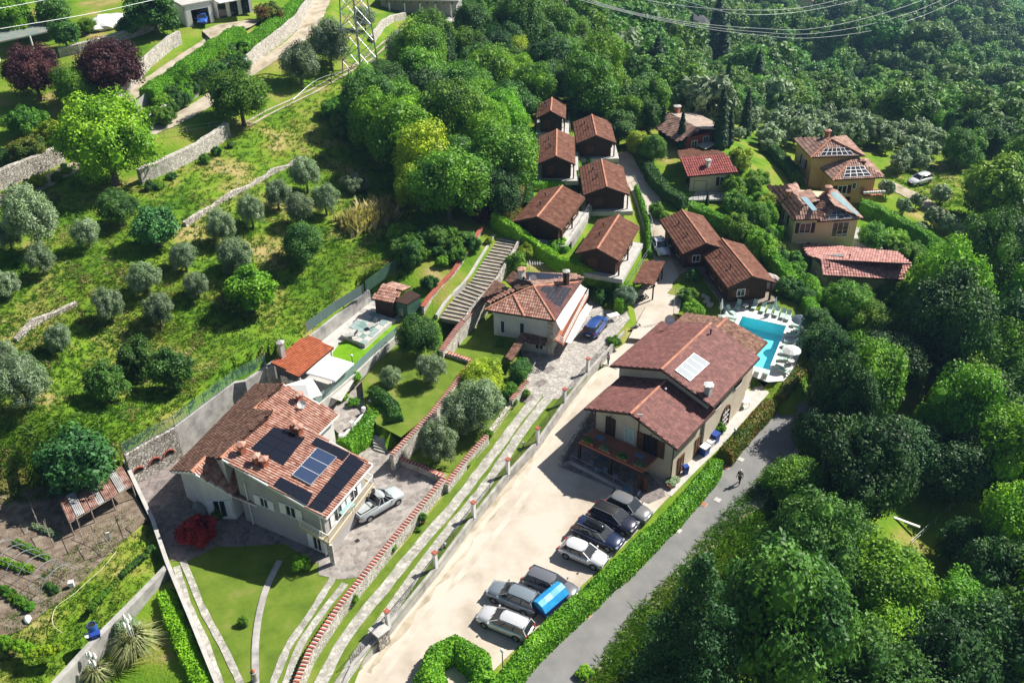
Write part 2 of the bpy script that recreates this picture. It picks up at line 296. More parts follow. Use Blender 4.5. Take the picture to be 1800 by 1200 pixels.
_K = _U(((_X[:, None]-_X[None])**2).sum(-1)) + np.eye(_n)*2e-5
_A = np.zeros((_n+3, _n+3)); _A[:_n, :_n] = _K; _A[:_n, _n] = 1; _A[:_n, _n+1:] = _X; _A[_n, :_n] = 1; _A[_n+1:, :_n] = _X.T
_w = np.linalg.solve(_A, np.concatenate([CA[:, 2], [0, 0, 0]]))
def tps(x, y):
    x = np.atleast_1d(np.asarray(x, float))/_s; y = np.atleast_1d(np.asarray(y, float))/_s; r = np.empty(len(x))
    for i in range(0, len(x), 8000):
        xx, yy = x[i:i+8000], y[i:i+8000]
        r[i:i+8000] = _U((xx[:, None]-_X[:, 0])**2+(yy[:, None]-_X[:, 1])**2) @ _w[:_n] + _w[_n] + _w[_n+1]*xx + _w[_n+2]*yy
    return r
def axis(a0, a1, step, lo, hi, g=1.07):
    a = list(np.arange(a0, a1+step, step)); s = step
    while a[-1] < hi: s = min(s*g, 40); a.append(a[-1]+s)
    s = step; b = [a0]
    while b[-1] > lo: s = min(s*g, 40); b.append(b[-1]-s)
    return np.array(b[:0:-1]+a)
GX = axis(-72, 72, .75, -900, 1500); GY = axis(44, 176, .75, -40, 1700)
_gx, _gy = np.meshgrid(GX, GY); GZ = tps(_gx.ravel(), _gy.ravel()).reshape(_gx.shape)
GZ += (np.sin(_gx*.35+np.cos(_gy*.21)*2)*np.cos(_gy*.31+np.sin(_gx*.17)*2)*.18)*np.clip((np.abs(GZ-0)-1.5)/3, 0, 1)
_fd = np.clip((np.hypot(_gx, _gy)-225)/120, 0, 1)*np.clip((_gx+40)/80, 0, 1); GZ += _fd*(6.5*np.sin(_gx*.031+1.3*np.sin(_gy*.018))*np.cos(_gy*.027+np.sin(_gx*.02))+3*np.sin(_gx*.07+_gy*.05))
GZ = np.clip(GZ, -175, 56)
def inpoly(poly, x, y):
    r = np.zeros(x.shape, bool); n = len(poly)
    for i in range(n):
        x1, y1 = poly[i][:2]; x2, y2 = poly[(i+1) % n][:2]
        c = ((y1 > y) != (y2 > y)) & (x < (x2-x1)*(y-y1)/((y2-y1) or 1e-9)+x1); r ^= c
    return r
PADS = []
def pad(pxs, z, drop=.06):
    """level a plot: everything inside the outline (photograph points lying at height z)"""
    poly = [P(*p, z) for p in pxs]; PADS.append((z, poly, drop)); return poly
def lay_pads():
    for z, poly, drop in sorted(PADS, key=lambda q: -q[0]):
        k = inpoly(poly, _gx, _gy); x0 = min(p.x for p in poly)-2; x1 = max(p.x for p in poly)+2; y0 = min(p.y for p in poly)-2; y1 = max(p.y for p in poly)+2
        box = (_gx > x0) & (_gx < x1) & (_gy > y0) & (_gy < y1)
        for a, c in zip(poly, poly[1:]+poly[:1]):
            dx, dy = c.x-a.x, c.y-a.y; L2 = dx*dx+dy*dy+1e-9; t = np.clip(((_gx-a.x)*dx+(_gy-a.y)*dy)/L2, 0, 1); k |= box & (np.hypot(_gx-a.x-t*dx, _gy-a.y-t*dy) < .85)
        GZ[k] = z-drop
def strip_pad(pts, w, drop=.08):
    """bed a road into the slope"""
    P3 = [Vector(p) for p in pts]; best = np.full(GZ.shape, 1e9); zz = np.zeros(GZ.shape)
    for a, b in zip(P3, P3[1:]):
        dx, dy = b.x-a.x, b.y-a.y; L2 = dx*dx+dy*dy
        t = np.clip(((_gx-a.x)*dx+(_gy-a.y)*dy)/L2, 0, 1); d = np.hypot(_gx-a.x-t*dx, _gy-a.y-t*dy)
        k = d < best; best[k] = d[k]; zz[k] = (a.z+(b.z-a.z)*t)[k]
    f = np.clip((w/2+2.0-best)/1.4, 0, 1); GZ[:] = GZ*(1-f)+(zz-drop)*f
from bisect import bisect_right
_GXl = GX.tolist(); _GYl = GY.tolist(); GL = [None]
def Z(x, y):
    g = GL[0] or GZ; i = min(max(bisect_right(_GXl, x)-1, 0), len(_GXl)-2); j = min(max(bisect_right(_GYl, y)-1, 0), len(_GYl)-2)
    tx = min(max((x-_GXl[i])/(_GXl[i+1]-_GXl[i]), 0), 1); ty = min(max((y-_GYl[j])/(_GYl[j+1]-_GYl[j]), 0), 1)
    a, b = g[j], g[j+1]; return float((a[i]*(1-tx)+a[i+1]*tx)*(1-ty)+(b[i]*(1-tx)+b[i+1]*tx)*ty)
def G(px, py, up=0.0, t0=34, t1=2500):
    """where the sight line meets the ground raised by `up`"""
    d = ray(px, py).normalized(); t = max(t0, (CH-24-up)/max(-d.z, .05)); last = t-3
    while t < t1:
        x, y, z = d.x*t, d.y*t, CH+d.z*t
        if z <= Z(x, y)+up:
            a, b = last, t
            for _ in range(11):
                c = (a+b)/2
                if CH+d.z*c <= Z(d.x*c, d.y*c)+up: b = c
                else: a = c
            return Vector((d.x*b, d.y*b, CH+d.z*b-up))
        last = t; t += max(.8, t*.008)
    return None
# ------------------------------------------------------------------ plots levelled into the hillside
def GT(px, py):
    g = G(px, py); return g
def path3(pts):                             # (px,py[,z]) -> points on the ground
    return [P(*p) if len(p) == 3 else G(*p) for p in pts]
road_main = path3([(880,1290,-.75),(960,1197,-.7),(1055,1083,-.7),(1105,1030,-.65),(1183,950,-.6),(1285,862,-.55),(1330,805,-.5),(1385,738,-.4),(1440,672,-.3),(1458,630,-.3)])
lane = path3([(1060,640,.05),(1085,612,.1),(1115,565,.4),(1150,510,.8),(1172,465,1.3),(1163,430,1.7),(1147,385,2.4),(1136,345,3.1),(1118,312,3.7),(1098,283,4.3),(1085,270,4.6)])
roadA = path3([(-90,388),(0,352),(60,330),(110,304),(185,268),(262,231),(330,200),(400,152),(447,120),(520,73),(548,38),(562,10),(572,-15)])
roadB = path3([(226,182),(250,152),(293,120),(330,95),(360,76),(392,55),(430,42)])
trackC = path3([(430,222),(473,197),(540,165),(600,131),(645,105),(680,75),(716,52)])
roadR = path3([(1560,322),(1600,342),(1640,365),(1680,398),(1730,430),(1770,450)])
far_path = path3([(1668,68),(1676,50),(1690,32)])
for pts, w in ((roadA, 4.2), (roadB, 3.2), (trackC, 2.4), (roadR, 4), (lane, 4.2), (road_main, 5.2)): strip_pad(pts, w)
lot_px = [(520,1290),(633,1193),(640,1167),(683,1117),(767,1013),(833,923),(893,847),(945,790),(992,720),(1033,667),(1060,645),(1082,618),(1112,620),(1160,585),(1240,640),(1300,680),(1352,690),(1262,790),(1167,882),(1093,962),(1013,1038),(887,1158),(760,1290)]
drive_px = [(470,1260),(560,1150),(600,1090),(683,987),(743,917),(787,863),(830,820),(877,745),(930,685),(925,650),(905,615),(1000,600),(1030,540),(1060,500),(1100,520),(1107,560),(1070,605),(1036,658),(992,710),(945,778),(893,836),(833,912),(767,1002),(683,1106),(640,1156),(600,1260)]
villa_px = [(785,835),(720,810),(660,785),(640,770),(600,745),(560,700),(482,655),(330,790),(232,850),(285,960),(300,1010),(340,1100),(390,1230),(480,1260),(560,1112),(640,1017),(720,912)]
pool_px = [(1235,560),(1295,530),(1400,545),(1440,580),(1415,640),(1385,700),(1335,690),(1265,640)]
pads = dict(lot=pad(lot_px, 0), drive=pad(drive_px, .9), villa=pad(villa_px, 1.6),
 lawn=pad([(636,668),(700,600),(775,608),(838,640),(800,692),(705,768),(662,745),(640,705)], 3.2),
 olives=pad([(696,800),(790,705),(845,648),(905,642),(928,682),(877,745),(830,815),(790,830)], 1.3),
 gard2=pad([(778,612),(822,545),(860,545),(925,588),(905,640),(834,632)], 2.4),
 deck=pad([(470,655),(560,590),(642,512),(700,535),(705,560),(640,640),(600,705),(560,690),(530,690)], 3.9),
 veg=pad([(205,852),(236,868),(260,912),(200,965),(125,1040),(35,1108),(-40,1130),(-40,880),(90,850)], 2.5), pool=pad(pool_px, .8), mid=pad([(560,712),(578,745),(600,766),(652,706),(688,672),(640,662),(600,708)], 2.5))
lay_pads()
# pool pit
_pc = [P(1303,555,.8), P(1385,573,.8), P(1353,653,.8)]; _pc.append(_pc[0]+_pc[2]-_pc[1]); _m = sum(_pc, Vector())/4; GZ[inpoly([_m+(q-_m)*1.32 for q in _pc], _gx, _gy)] = -1.6
# far patch steps: cliff
def terrain():
    ny, nx = GZ.shape; co = np.stack([_gx.ravel(), _gy.ravel(), GZ.ravel()], 1)
    i = np.arange(ny*nx).reshape(ny, nx); f = np.stack([i[:-1, :-1], i[:-1, 1:], i[1:, 1:], i[1:, :-1]], -1).reshape(-1, 4)
    me = bpy.data.meshes.new('ground'); me.from_pydata(co.tolist(), [], f.tolist()); me.materials.append(M_ground)
    me.polygons.foreach_set('use_smooth', [True]*len(f)); me.update()
    o = bpy.data.objects.new('ground', me); COL.objects.link(o); return tag(o, kind='structure')
terrain(); GL[0] = GZ.tolist()
def sheet(name, poly, z, m, kind='structure'):
    b = MB(); b.v = [(p[0], p[1], z if z is not None else p[2]) for p in poly]; b.f = [t for t in tessellate_polygon([[Vector((p[0], p[1], 0)) for p in poly]])]; b.mi = [0]*len(b.f)
    fs = []
    for t in b.f:
        a, c, d = (Vector(b.v[k]) for k in t); fs.append(t if (c-a).cross(d-a).z > 0 else t[::-1])
    b.f = fs; o = b.build(name, m); return tag(o, kind=kind)
def shp(name, pxs, z, m, lift=0.0): return sheet(name, [P(*p, z) for p in pxs], z+lift, m)
def resample(pts, step=1.2):
    pts = [Vector(p) for p in pts]; out = []
    for a, b in zip(pts, pts[1:]):
        n = max(1, int((b-a).length/step)); out += [a.lerp(b, i/n) for i in range(n)]
    return out+[pts[-1]]
def smooth(pts, k=6):
    p = [Vector(q) for q in pts]; out = []
    for i in range(len(p)-1):
        a = p[max(i-1, 0)]; b = p[i]; c = p[i+1]; d = p[min(i+2, len(p)-1)]
        for j in range(k):
            t = j/k; out.append(.5*((2*b)+(c-a)*t+(2*a-5*b+4*c-d)*t*t+(3*b-a-3*c+d)*t**3))
    return out+[p[-1]]
def ribbon(name, pts, w, m, lift=.02, off=0, drape=False, rag=0):
    p = smooth(pts, 5) if len(pts) > 2 else [Vector(q) for q in pts]; p = resample(p, 1.0); b = MB(); v = []
    for i, q in enumerate(p):
        d = (p[min(i+1, len(p)-1)]-p[max(i-1, 0)]); d.z = 0; d.normalize(); n = Vector((d.y, -d.x, 0))
        for s in (-1, 1):
            e = q+n*(s*(w/2+random.uniform(-rag, rag))+off); zz = (Z(e.x, e.y)+.08 if drape else q.z)+lift; v.append((e.x, e.y, zz))
    b.add(v, [(2*i, 2*i+1, 2*i+3, 2*i+2) for i in range(len(p)-1)]); o = b.build(name, m); return tag(o, kind='structure')
ribbon('asphalt_road', road_main, 4.9, M_asphalt, 0, rag=.06)
ribbon('road_verge', road_main, 6.2, M_dirt, -.03, rag=.25)
shp('gravel_car_park', lot_px, 0, M_gravel)
for o_ in (-.75, .8): ribbon('wheel_rut', [P(630,1225,0), P(700,1120,0), P(800,1000,0), P(900,880,0), P(960,800,0), P(1010,730,0), P(1062,655,0)], .5, M_rut, .006, off=o_, rag=.16)
ribbon('dirt_edge', [P(644,1180,0), P(693,1110,0), P(777,1008,0), P(843,920,0), P(903,842,0), P(955,786,0)], 1.1, M_dirt, .004, rag=.3)
ribbon('gravel_lane', lane, 3.6, M_gravel, .01, rag=.15)
shp('lane_widening', [(1105,595),(1135,540),(1168,500),(1172,455),(1208,478),(1196,540),(1185,575),(1150,600)], .6, M_gravel, .12)
ribbon('hill_road', roadA, 3.2, M_dirt, .0, rag=.15)
ribbon('upper_hill_road', roadB, 2.2, M_dirt, .0, rag=.1)
for o_ in (-.62, .62): ribbon('grass_track', trackC, .42, M_dirt, .02, off=o_, rag=.1)
ribbon('stony_track', roadR, 2.6, M_dirt, .0, rag=.2)
ribbon('distant_dirt_path', far_path, 7, M_dirt, .6, drape=True, rag=1.5)
shp('garage_forecourt', [(352,52),(378,44),(470,30),(440,48),(398,62),(372,70)], P(0, 0).z+G(400, 50).z+.3, M_dirt)
shp('drive_grass', drive_px, .9, M_lawn, -.02)
trk1 = path3([(556,1215,.92),(610,1116,.92),(677,1032,.92),(730,966,.92),(796,889,.92),(845,826,.92),(880,780,.92),(914,734,.92),(950,690,.92)])
trk2 = path3([(592,1215,.92),(628,1155,.92),(695,1060,.92),(747,986,.92),(796,923,.92),(845,864,.92),(887,805,.92),(925,748,.92),(966,697,.92)])
ribbon('stone_wheel_track', trk1, 1.0, M_track, rag=.06); ribbon('stone_wheel_track', trk2, 1.0, M_track, rag=.06)
shp('cobbled_forecourt', [(928,692),(980,702),(1036,658),(1070,606),(1107,560),(1100,545),(1062,545),(1040,520),(1020,560),(975,610),(915,615),(925,650)], .9, M_cobble, .02)
shp('villa_lawn', villa_px, 1.6, M_lawn, -.03)
shp('villa_forecourt', [(786,834),(722,808),(665,782),(640,765),(560,860),(560,1010),(598,1018),(640,1012),(720,908)], 1.6, M_crazy, .0)
shp('villa_courtyard', [(350,775),(232,850),(285,950),(302,985),(330,985),(380,960),(420,960),(500,955),(555,990),(575,975),(590,900),(560,780)], 1.6, M_crazyd, .006)
for pp, w in (([(322,985,1.6),(352,1060,1.6),(400,1150,1.6),(432,1225,1.6)], .55), ([(310,995,1.6),(330,1060,1.6),(362,1130,1.6),(395,1225,1.6)], .55),
              ([(586,1014,1.6),(548,1075,1.6),(505,1140,1.6),(472,1225,1.6)], .6), ([(607,1025,1.6),(560,1085,1.6),(525,1140,1.6),(500,1210,1.6)], .6)):
    ribbon('stone_wheel_track', path3(pp), w, M_track, .02, rag=.05)
ribbon('garden_path', path3([(492,985,1.6),(468,1035,1.6),(455,1085,1.6),(449,1140,1.6),(450,1215,1.6)]), .55, M_conc, .06)
sheet('garden_terrace', pads['mid'], 2.5, M_crazy); sheet('terrace_lawn', pads['lawn'], 3.2, M_lawn); sheet('olive_bed', pads['olives'], 1.3, M_lawn); sheet('villa_garden_lawn', pads['gard2'], 2.4, M_lawn)
sheet('swimming_terrace_floor', pads['deck'], 3.9, M_concl); shp('deck_lawn', [(578,628),(600,600),(612,596),(640,615),(700,562),(694,580),(628,655),(618,650)], 3.9, M_lawnb, .02)
shp('house_patio', [(984,820),(1040,724),(1165,858),(1170,872),(1140,885),(1110,872)], 0, M_crazyd, .02)
shp('house_side_path', [(1165,862),(1180,872),(1268,782),(1352,690),(1335,672),(1260,745)], 0, M_concl, .02)
shp('pool_lawn', [(1225,575),(1215,540),(1222,500),(1260,515),(1345,520),(1395,530),(1445,575),(1425,640),(1388,700),(1374,688),(1415,580),(1405,563),(1300,543),(1262,552),(1250,578)], .8, M_lawn, -.01)
# ------------------------------------------------------------------ vegetation
def rdir(n, up=0):
    v = rng.normal(size=(n, 3)); v[:, 2] += up; return v/np.linalg.norm(v, axis=1)[:, None]
def leaf_mesh(name, c, nrm, size, elong=1.5, aim=None):
    """one small rhombus per leaf clump, centres c, normals nrm"""
    n = len(c); a = rdir(n) if aim is None else aim+rdir(n)*.35
    a = a-(a*nrm).sum(1)[:, None]*nrm; a /= np.linalg.norm(a, axis=1)[:, None]+1e-9; b = np.cross(nrm, a)
    s = (size*rng.uniform(.6, 1.4, n))[:, None]; bend = nrm*s*rng.uniform(-.35, .35, n)[:, None]
    v = np.stack([c-a*s*elong/1.3, c+b*s*.62+bend, c+a*s*elong/1.3, c-b*s*.62+bend], 1).reshape(-1, 3)
    me = bpy.data.meshes.new(name); me.vertices.add(4*n); me.vertices.foreach_set('co', v.ravel().astype('f'))
    me.loops.add(4*n); me.polygons.add(n); me.loops.foreach_set('vertex_index', np.arange(4*n, dtype='i'))
    me.polygons.foreach_set('loop_start', np.arange(0, 4*n, 4, dtype='i')); me.polygons.foreach_set('loop_total', np.full(n, 4, 'i'))
    me.update(calc_edges=True); me.validate(); return me
def blobs(lob, k=.72):
    """low cores inside the leaf clumps so that crowns are not see-through"""
    ico = bmesh.new(); bmesh.ops.create_icosphere(ico, subdivisions=1, radius=1); V = np.array([v.co[:] for v in ico.verts]); Fc = [[v.index for v in f.verts] for f in ico.faces]; ico.free()
    vs = []; fs = []
    for q in lob:
        fs += [[i+len(vs) for i in f] for f in Fc]; vs += (V*q[3]*k*rng.uniform(.85, 1.1, (len(V), 1))+q[:3]).tolist()
    return vs, fs
def join_core(me, lob, k=.72):
    vs, fs = blobs(lob, k); bm = bmesh.new(); bm.from_mesh(me); n = len(bm.verts); nv = [bm.verts.new(v) for v in vs]
    for f in fs: bm.faces.new([nv[i] for i in f])
    bm.to_mesh(me); bm.free(); return me
def crown(name, n, seed, kind='broad', leaf=.045, nl=46, core=.72):
    global rng
    rng = np.random.default_rng(seed); lob = []
    if kind == 'broad':
        ga = PI*(3-5**.5)
        sx, sy = rng.uniform(.78, 1.12, 2); pa = rng.uniform(0, 6.28); pk_ = rng.uniform(.12, .35); hk = rng.uniform(.8, 1.15)
        for i in range(nl):
            z = 1-1.65*(i+.5)/nl; r = math.sqrt(max(0, 1-z*z)); a = i*ga+rng.uniform(-.3, .3); q = rng.uniform(.48, .86)*(1-pk_*max(0, math.cos(a-pa))*rng.uniform(.3, 1))
            lob.append((r*math.cos(a)*q*sx, r*math.sin(a)*q*sy, z*q*.85*hk, rng.uniform(.12, .36)))
        for i in range(int(nl*.35)):
            d = rdir(1)[0]; q = rng.uniform(.1, .5); lob.append((*(d*q), rng.uniform(.2, .35)))
    elif kind == 'olive':
        ga = PI*(3-5**.5)
        for i in range(nl):
            z = 1-1.7*(i+.5)/nl; r = math.sqrt(max(0, 1-z*z)); a = i*ga+rng.uniform(-.3, .3); q = rng.uniform(.5, .78)
            lob.append((r*math.cos(a)*q, r*math.sin(a)*q, z*q*.95, rng.uniform(.14, .30)))
        for i in range(10): lob.append((*(rdir(1)[0]*.35), .3))
    elif kind == 'cypress':                  # unit height 1 (z 0..1), radius about .085
        for i in range(nl):
            z = (i+.5)/nl; w = .088*(1-z)**.55*min(1, .4+z*5); a = rng.uniform(0, 2*PI); lob.append((math.cos(a)*w*.35, math.sin(a)*w*.35, z*.97, max(.012, w)))
    elif kind == 'conifer':
        for i in range(nl):
            z = (i+.5)/nl; w = .30*(1-z)**.85+.015; m_ = max(3, int(9*(1-z)+2))
            for j in range(m_):
                a = j*2*PI/m_+i*1.3+rng.uniform(-.3, .3); q = w*rng.uniform(.7, 1.05)
                for t in (.35, .7, 1): lob.append((math.cos(a)*q*t, math.sin(a)*q*t, .06+z*.93-q*t*.25, .028+.022*(1-z)))
    elif kind == 'flat':                     # tiny far crown
        for i in range(nl):
            d = rdir(1)[0]; q = rng.uniform(.35, .72); lob.append((d[0]*q, d[1]*q, abs(d[2])*q*.8, rng.uniform(.25, .42)))
    L = np.array(lob); p = L[:, 3]**2; idx = rng.choice(len(L), n, p=p/p.sum()); d = rdir(n, .25 if kind != 'conifer' else .1)
    c = L[idx, :3] + d*L[idx, 3:4]*rng.uniform(.72, 1.12, n)[:, None]
    nrm = d*.9+rdir(n)*.7+np.array((0, 0, .3)); nrm /= np.linalg.norm(nrm, axis=1)[:, None]
    me = leaf_mesh(name, c, nrm, leaf, 1.5 if kind != 'olive' else 2.3, aim=None if kind != 'olive' else d)
    if core: join_core(me, L if kind != 'conifer' else L[::3], core)
    return me, L
def trunk_mesh(name, L, zc, seed, r=.07, limbs=6, z0=-.25):
    b = MB(); rr = random.Random(seed); top = Vector((rr.uniform(-.05, .05), rr.uniform(-.05, .05), zc*.62))
    b.tube([(0, 0, z0), (0, 0, .02), (top.x*.5, top.y*.5, zc*.35), top], [r*1.35, r*1.1, r*.85, r*.7], 7)
    for q in rr.sample(list(L), min(limbs, len(L))):
        e = Vector((q[0], q[1], q[2]+zc)); mid = top.lerp(e, .5)+Vector((0, 0, -.06)); b.tube([top, mid, e], [r*.5, r*.33, r*.12], 5)
    return b
PROTO = {}; PL_ = []
def kind_far(k): return k.startswith('far')
def proto(key, n, seed, kind, leaf, zc, nl=46, core=.72, tr=.07, limbs=6):
    me, L = crown('crown_'+key, n, seed, kind, leaf, nl, core); me.transform(Matrix.Translation((0, 0, zc)) if kind in ('broad', 'olive', 'flat') else Matrix())
    me.materials.append(LM['far'] if kind_far(key) else LM['broad'])
    if kind in ('cypress', 'conifer'):
        t = MB(); t.tube([(0, 0, -.05), (0, 0, .5)], [.014 if kind == 'cypress' else .02, .006], 6)
    else: t = trunk_mesh('trunk', L, zc, seed, tr, limbs)
    tm = t.mesh('trunk_'+key, M_trunk, True); PROTO.setdefault(key.rstrip('0123456789'), []).append((me, tm, zc))
for i in range(7): proto('broad%d' % i, 25000, 11+i, 'broad', .0265, .95, 60+i*3, .62)
for i in range(3): proto('mid%d' % i, 10000, 31+i, 'broad', .042, .92, 44, .68)
for i in range(3): proto('far%d' % i, 4600, 41+i, 'broad', .056, .95, 30, .74)
for i in range(3): proto('olive%d' % i, 15000, 51+i, 'olive', .0215, 1.0, 40, .5, .07)
for i in range(2): proto('olivefar%d' % i, 1600, 56+i, 'olive', .075, 1.05, 24, .8, .06)
for i in range(3): proto('bush%d' % i, 9500, 61+i, 'broad', .043, .70, 34, .76, .04, 5)
for i in range(2): proto('fig%d' % i, 8000, 71+i, 'broad', .050, .85, 50, .70)
for i in range(2): proto('cypress%d' % i, 6500, 81+i, 'cypress', .0115, 0, 64, 1.0)
proto('conifer0', 42000, 91, 'conifer', .0065, 0, 30, 0)
rng = np.random.default_rng(3)
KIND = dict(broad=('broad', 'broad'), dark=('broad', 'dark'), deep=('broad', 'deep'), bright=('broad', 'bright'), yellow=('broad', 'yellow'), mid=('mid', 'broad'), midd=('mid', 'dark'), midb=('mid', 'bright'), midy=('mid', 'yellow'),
 far=('far', 'far'), olive=('olive', 'olive'), olivefar=('olivefar', 'olive'), silver=('broad', 'silver'), bush=('bush', 'broad'), bushb=('bush', 'bright'), bushd=('bush', 'dark'), bushy=('bush', 'yellow'), busho=('bush', 'olive'), ball=('bush', 'lime'),
 fig=('fig', 'fig'), plum=('broad', 'plum'), maple=('bush', 'maple'), cypress=('cypress', 'cypress'), conifer=('conifer', 'conifer'), photinia=('bush', 'hedgeb'))
def place_tree(kind, loc, r, label=None, name=None, group=None, cat=None, sz=1.0, parts=True):
    pk, mk = KIND[kind]; me, tm, zc = random.choice(PROTO[pk]); nm = name or {'olive': 'olive_tree', 'olivefar': 'olive_tree', 'cypress': 'cypress_tree', 'conifer': 'conifer_tree', 'fig': 'fig_tree'}.get(pk, 'bush' if pk == 'bush' else 'broadleaf_tree')
    if parts:
        t = thing(nm, label, cat or ('bush' if pk == 'bush' else 'tree'), loc, group, random.uniform(0, 6.28)); t.scale = (r*random.uniform(.92, 1.1), r*random.uniform(.92, 1.1), r*sz*random.uniform(.92, 1.1))
        c = inst('crown' if pk != 'bush' else 'foliage', me, t); inst('trunk' if pk != 'bush' else 'stem', tm, t)
    else:
        t = inst(nm, me, None, loc, random.uniform(0, 6.28), (r, r, r*sz)); tag(t, label, cat or 'tree', group); c = t
    c.material_slots[0].link = 'OBJECT'; c.material_slots[0].material = LM[mk]; return t
def tree_px(kind, cx, cy, w, label=None, zc=None, ground=None, **k):
    """a tree whose crown shows centred at (cx,cy) and w wide in the photograph, standing on the ground below it"""
    pk = KIND[kind][0]; h = PROTO[pk][0][2] if zc is None else zc; sz = k.get('sz', 1); r = 3.0; g = None
    for _ in range(5):
        g = G(cx, cy, r*h*sz) if ground is None else P(cx, cy, ground+r*h*sz)-Vector((0, 0, r*h*sz))
        if g is None: return None
        d = (g+Vector((0, 0, r*h*sz))-Vector((0, 0, CH))).dot(cF); r = w*.5*d/FP/.97
    return place_tree(kind, g-Vector((0, 0, .05)), r, label, **k)
def cypress_px(bx, by, hpx, label, group=None, kind='cypress', wid=1.25, **k):
    g = G(bx, by); [PL_.append((g.x-g.x/g.length*q, g.y-g.y/g.length*q, 2.4)) for q in (0, 4, 8, 12)]; d = (g-Vector((0, 0, CH))).dot(cF); hh = hpx*d/FP/max(.35, math.sqrt(1-(g.z-CH)**2/(g-Vector((0, 0, CH))).length_squared))
    t = place_tree(kind, g, hh, label, group=group, **k); t.scale = (hh*wid, hh*wid, hh); return t
def hedge(label, pts, w, h, m='hedge', leaf=.095, dens=110, name='hedge', group=None, cat='hedge', ground=True, round_=.25, sub=False):
    """clipped hedge along a path: leafy skin over a solid core"""
    p = resample([Vector(q) for q in pts], .9); o = p[0].copy(); V = []; secs = [(-w/2, 0), (-w/2*1.02, h*.5), (-w/2+round_*.4, h-round_*.35), (0, h), (w/2-round_*.4, h-round_*.35), (w/2*1.02, h*.5), (w/2, 0)]
    for i, q in enumerate(p):
        d = p[min(i+1, len(p)-1)]-p[max(i-1, 0)]; d.z = 0; d.normalize(); n = Vector((d.y, -d.x, 0)); k = rng.uniform(.86, 1.13)
        V.append([q-o+n*(s*k+rng.uniform(-.04, .04))+Vector((0, 0, t*rng.uniform(.9, 1.08)-(.15 if t == 0 else 0))) for s, t in secs])
    b = MB(); ns = len(secs); b.add([x*1 for r_ in V for x in r_], [(i*ns+j, (i+1)*ns+j, (i+1)*ns+j+1, i*ns+j+1) for i in range(len(V)-1) for j in range(ns-1)]+[tuple(range(ns))[::-1], tuple(range((len(V)-1)*ns, len(V)*ns))])
    quads = [(V[i][j], V[i+1][j], V[i+1][j+1], V[i][j+1]) for i in range(len(V)-1) for j in range(ns-1)]
    for e in (V[0], V[-1]): quads += [(e[0], e[1], e[5], e[6]), (e[1], e[2], e[4], e[5])]
    Q = np.array([[c[:] for c in q] for q in quads]); ar = np.linalg.norm(np.cross(Q[:, 2]-Q[:, 0], Q[:, 3]-Q[:, 1]), axis=1)/2
    n = int(ar.sum()*dens); ix = rng.choice(len(Q), n, p=ar/ar.sum()); u, v = rng.random((2, n, 1)); q = Q[ix]
    c = (q[:, 0]*(1-u)+q[:, 1]*u)*(1-v)+(q[:, 3]*(1-u)+q[:, 2]*u)*v; nn = np.cross(Q[:, 2]-Q[:, 0], Q[:, 3]-Q[:, 1])[ix]; nn /= np.linalg.norm(nn, axis=1)[:, None]+1e-9
    mid = np.array([x.co if hasattr(x, 'co') else x for x in [(a-o)+Vector((0, 0, h*.5)) for a in p]])
    nn = np.where(((c-mid[np.clip((ix//(ns-1)), 0, len(mid)-1)])*nn).sum(1)[:, None] < 0, -nn, nn)
    c = c+nn*rng.uniform(-.06, .10, n)[:, None]; nrm = nn*.8+rdir(n)*.8; nrm /= np.linalg.norm(nrm, axis=1)[:, None]
    me = leaf_mesh('foliage', c, nrm, leaf, 1.4); me.materials.append(LM[m])
    t = thing(name, label, cat, o, group); inst('foliage', me, t); b.mesh_ = None; k = MB(); k.v = [tuple(Vector(x)) for x in b.v]; k.f = b.f; k.mi = b.mi
    km = bpy.data.meshes.new('branches'); km.from_pydata([tuple(Vector(x)*1.0) for x in b.v], [], b.f); km.materials.append(LM[m]); inst('branches', km, t, (0, 0, -.06)); return t
def hpx(label, pxs, w, h, m='hedge', **k): return hedge(label, path3(pxs), w, h, m, **k)
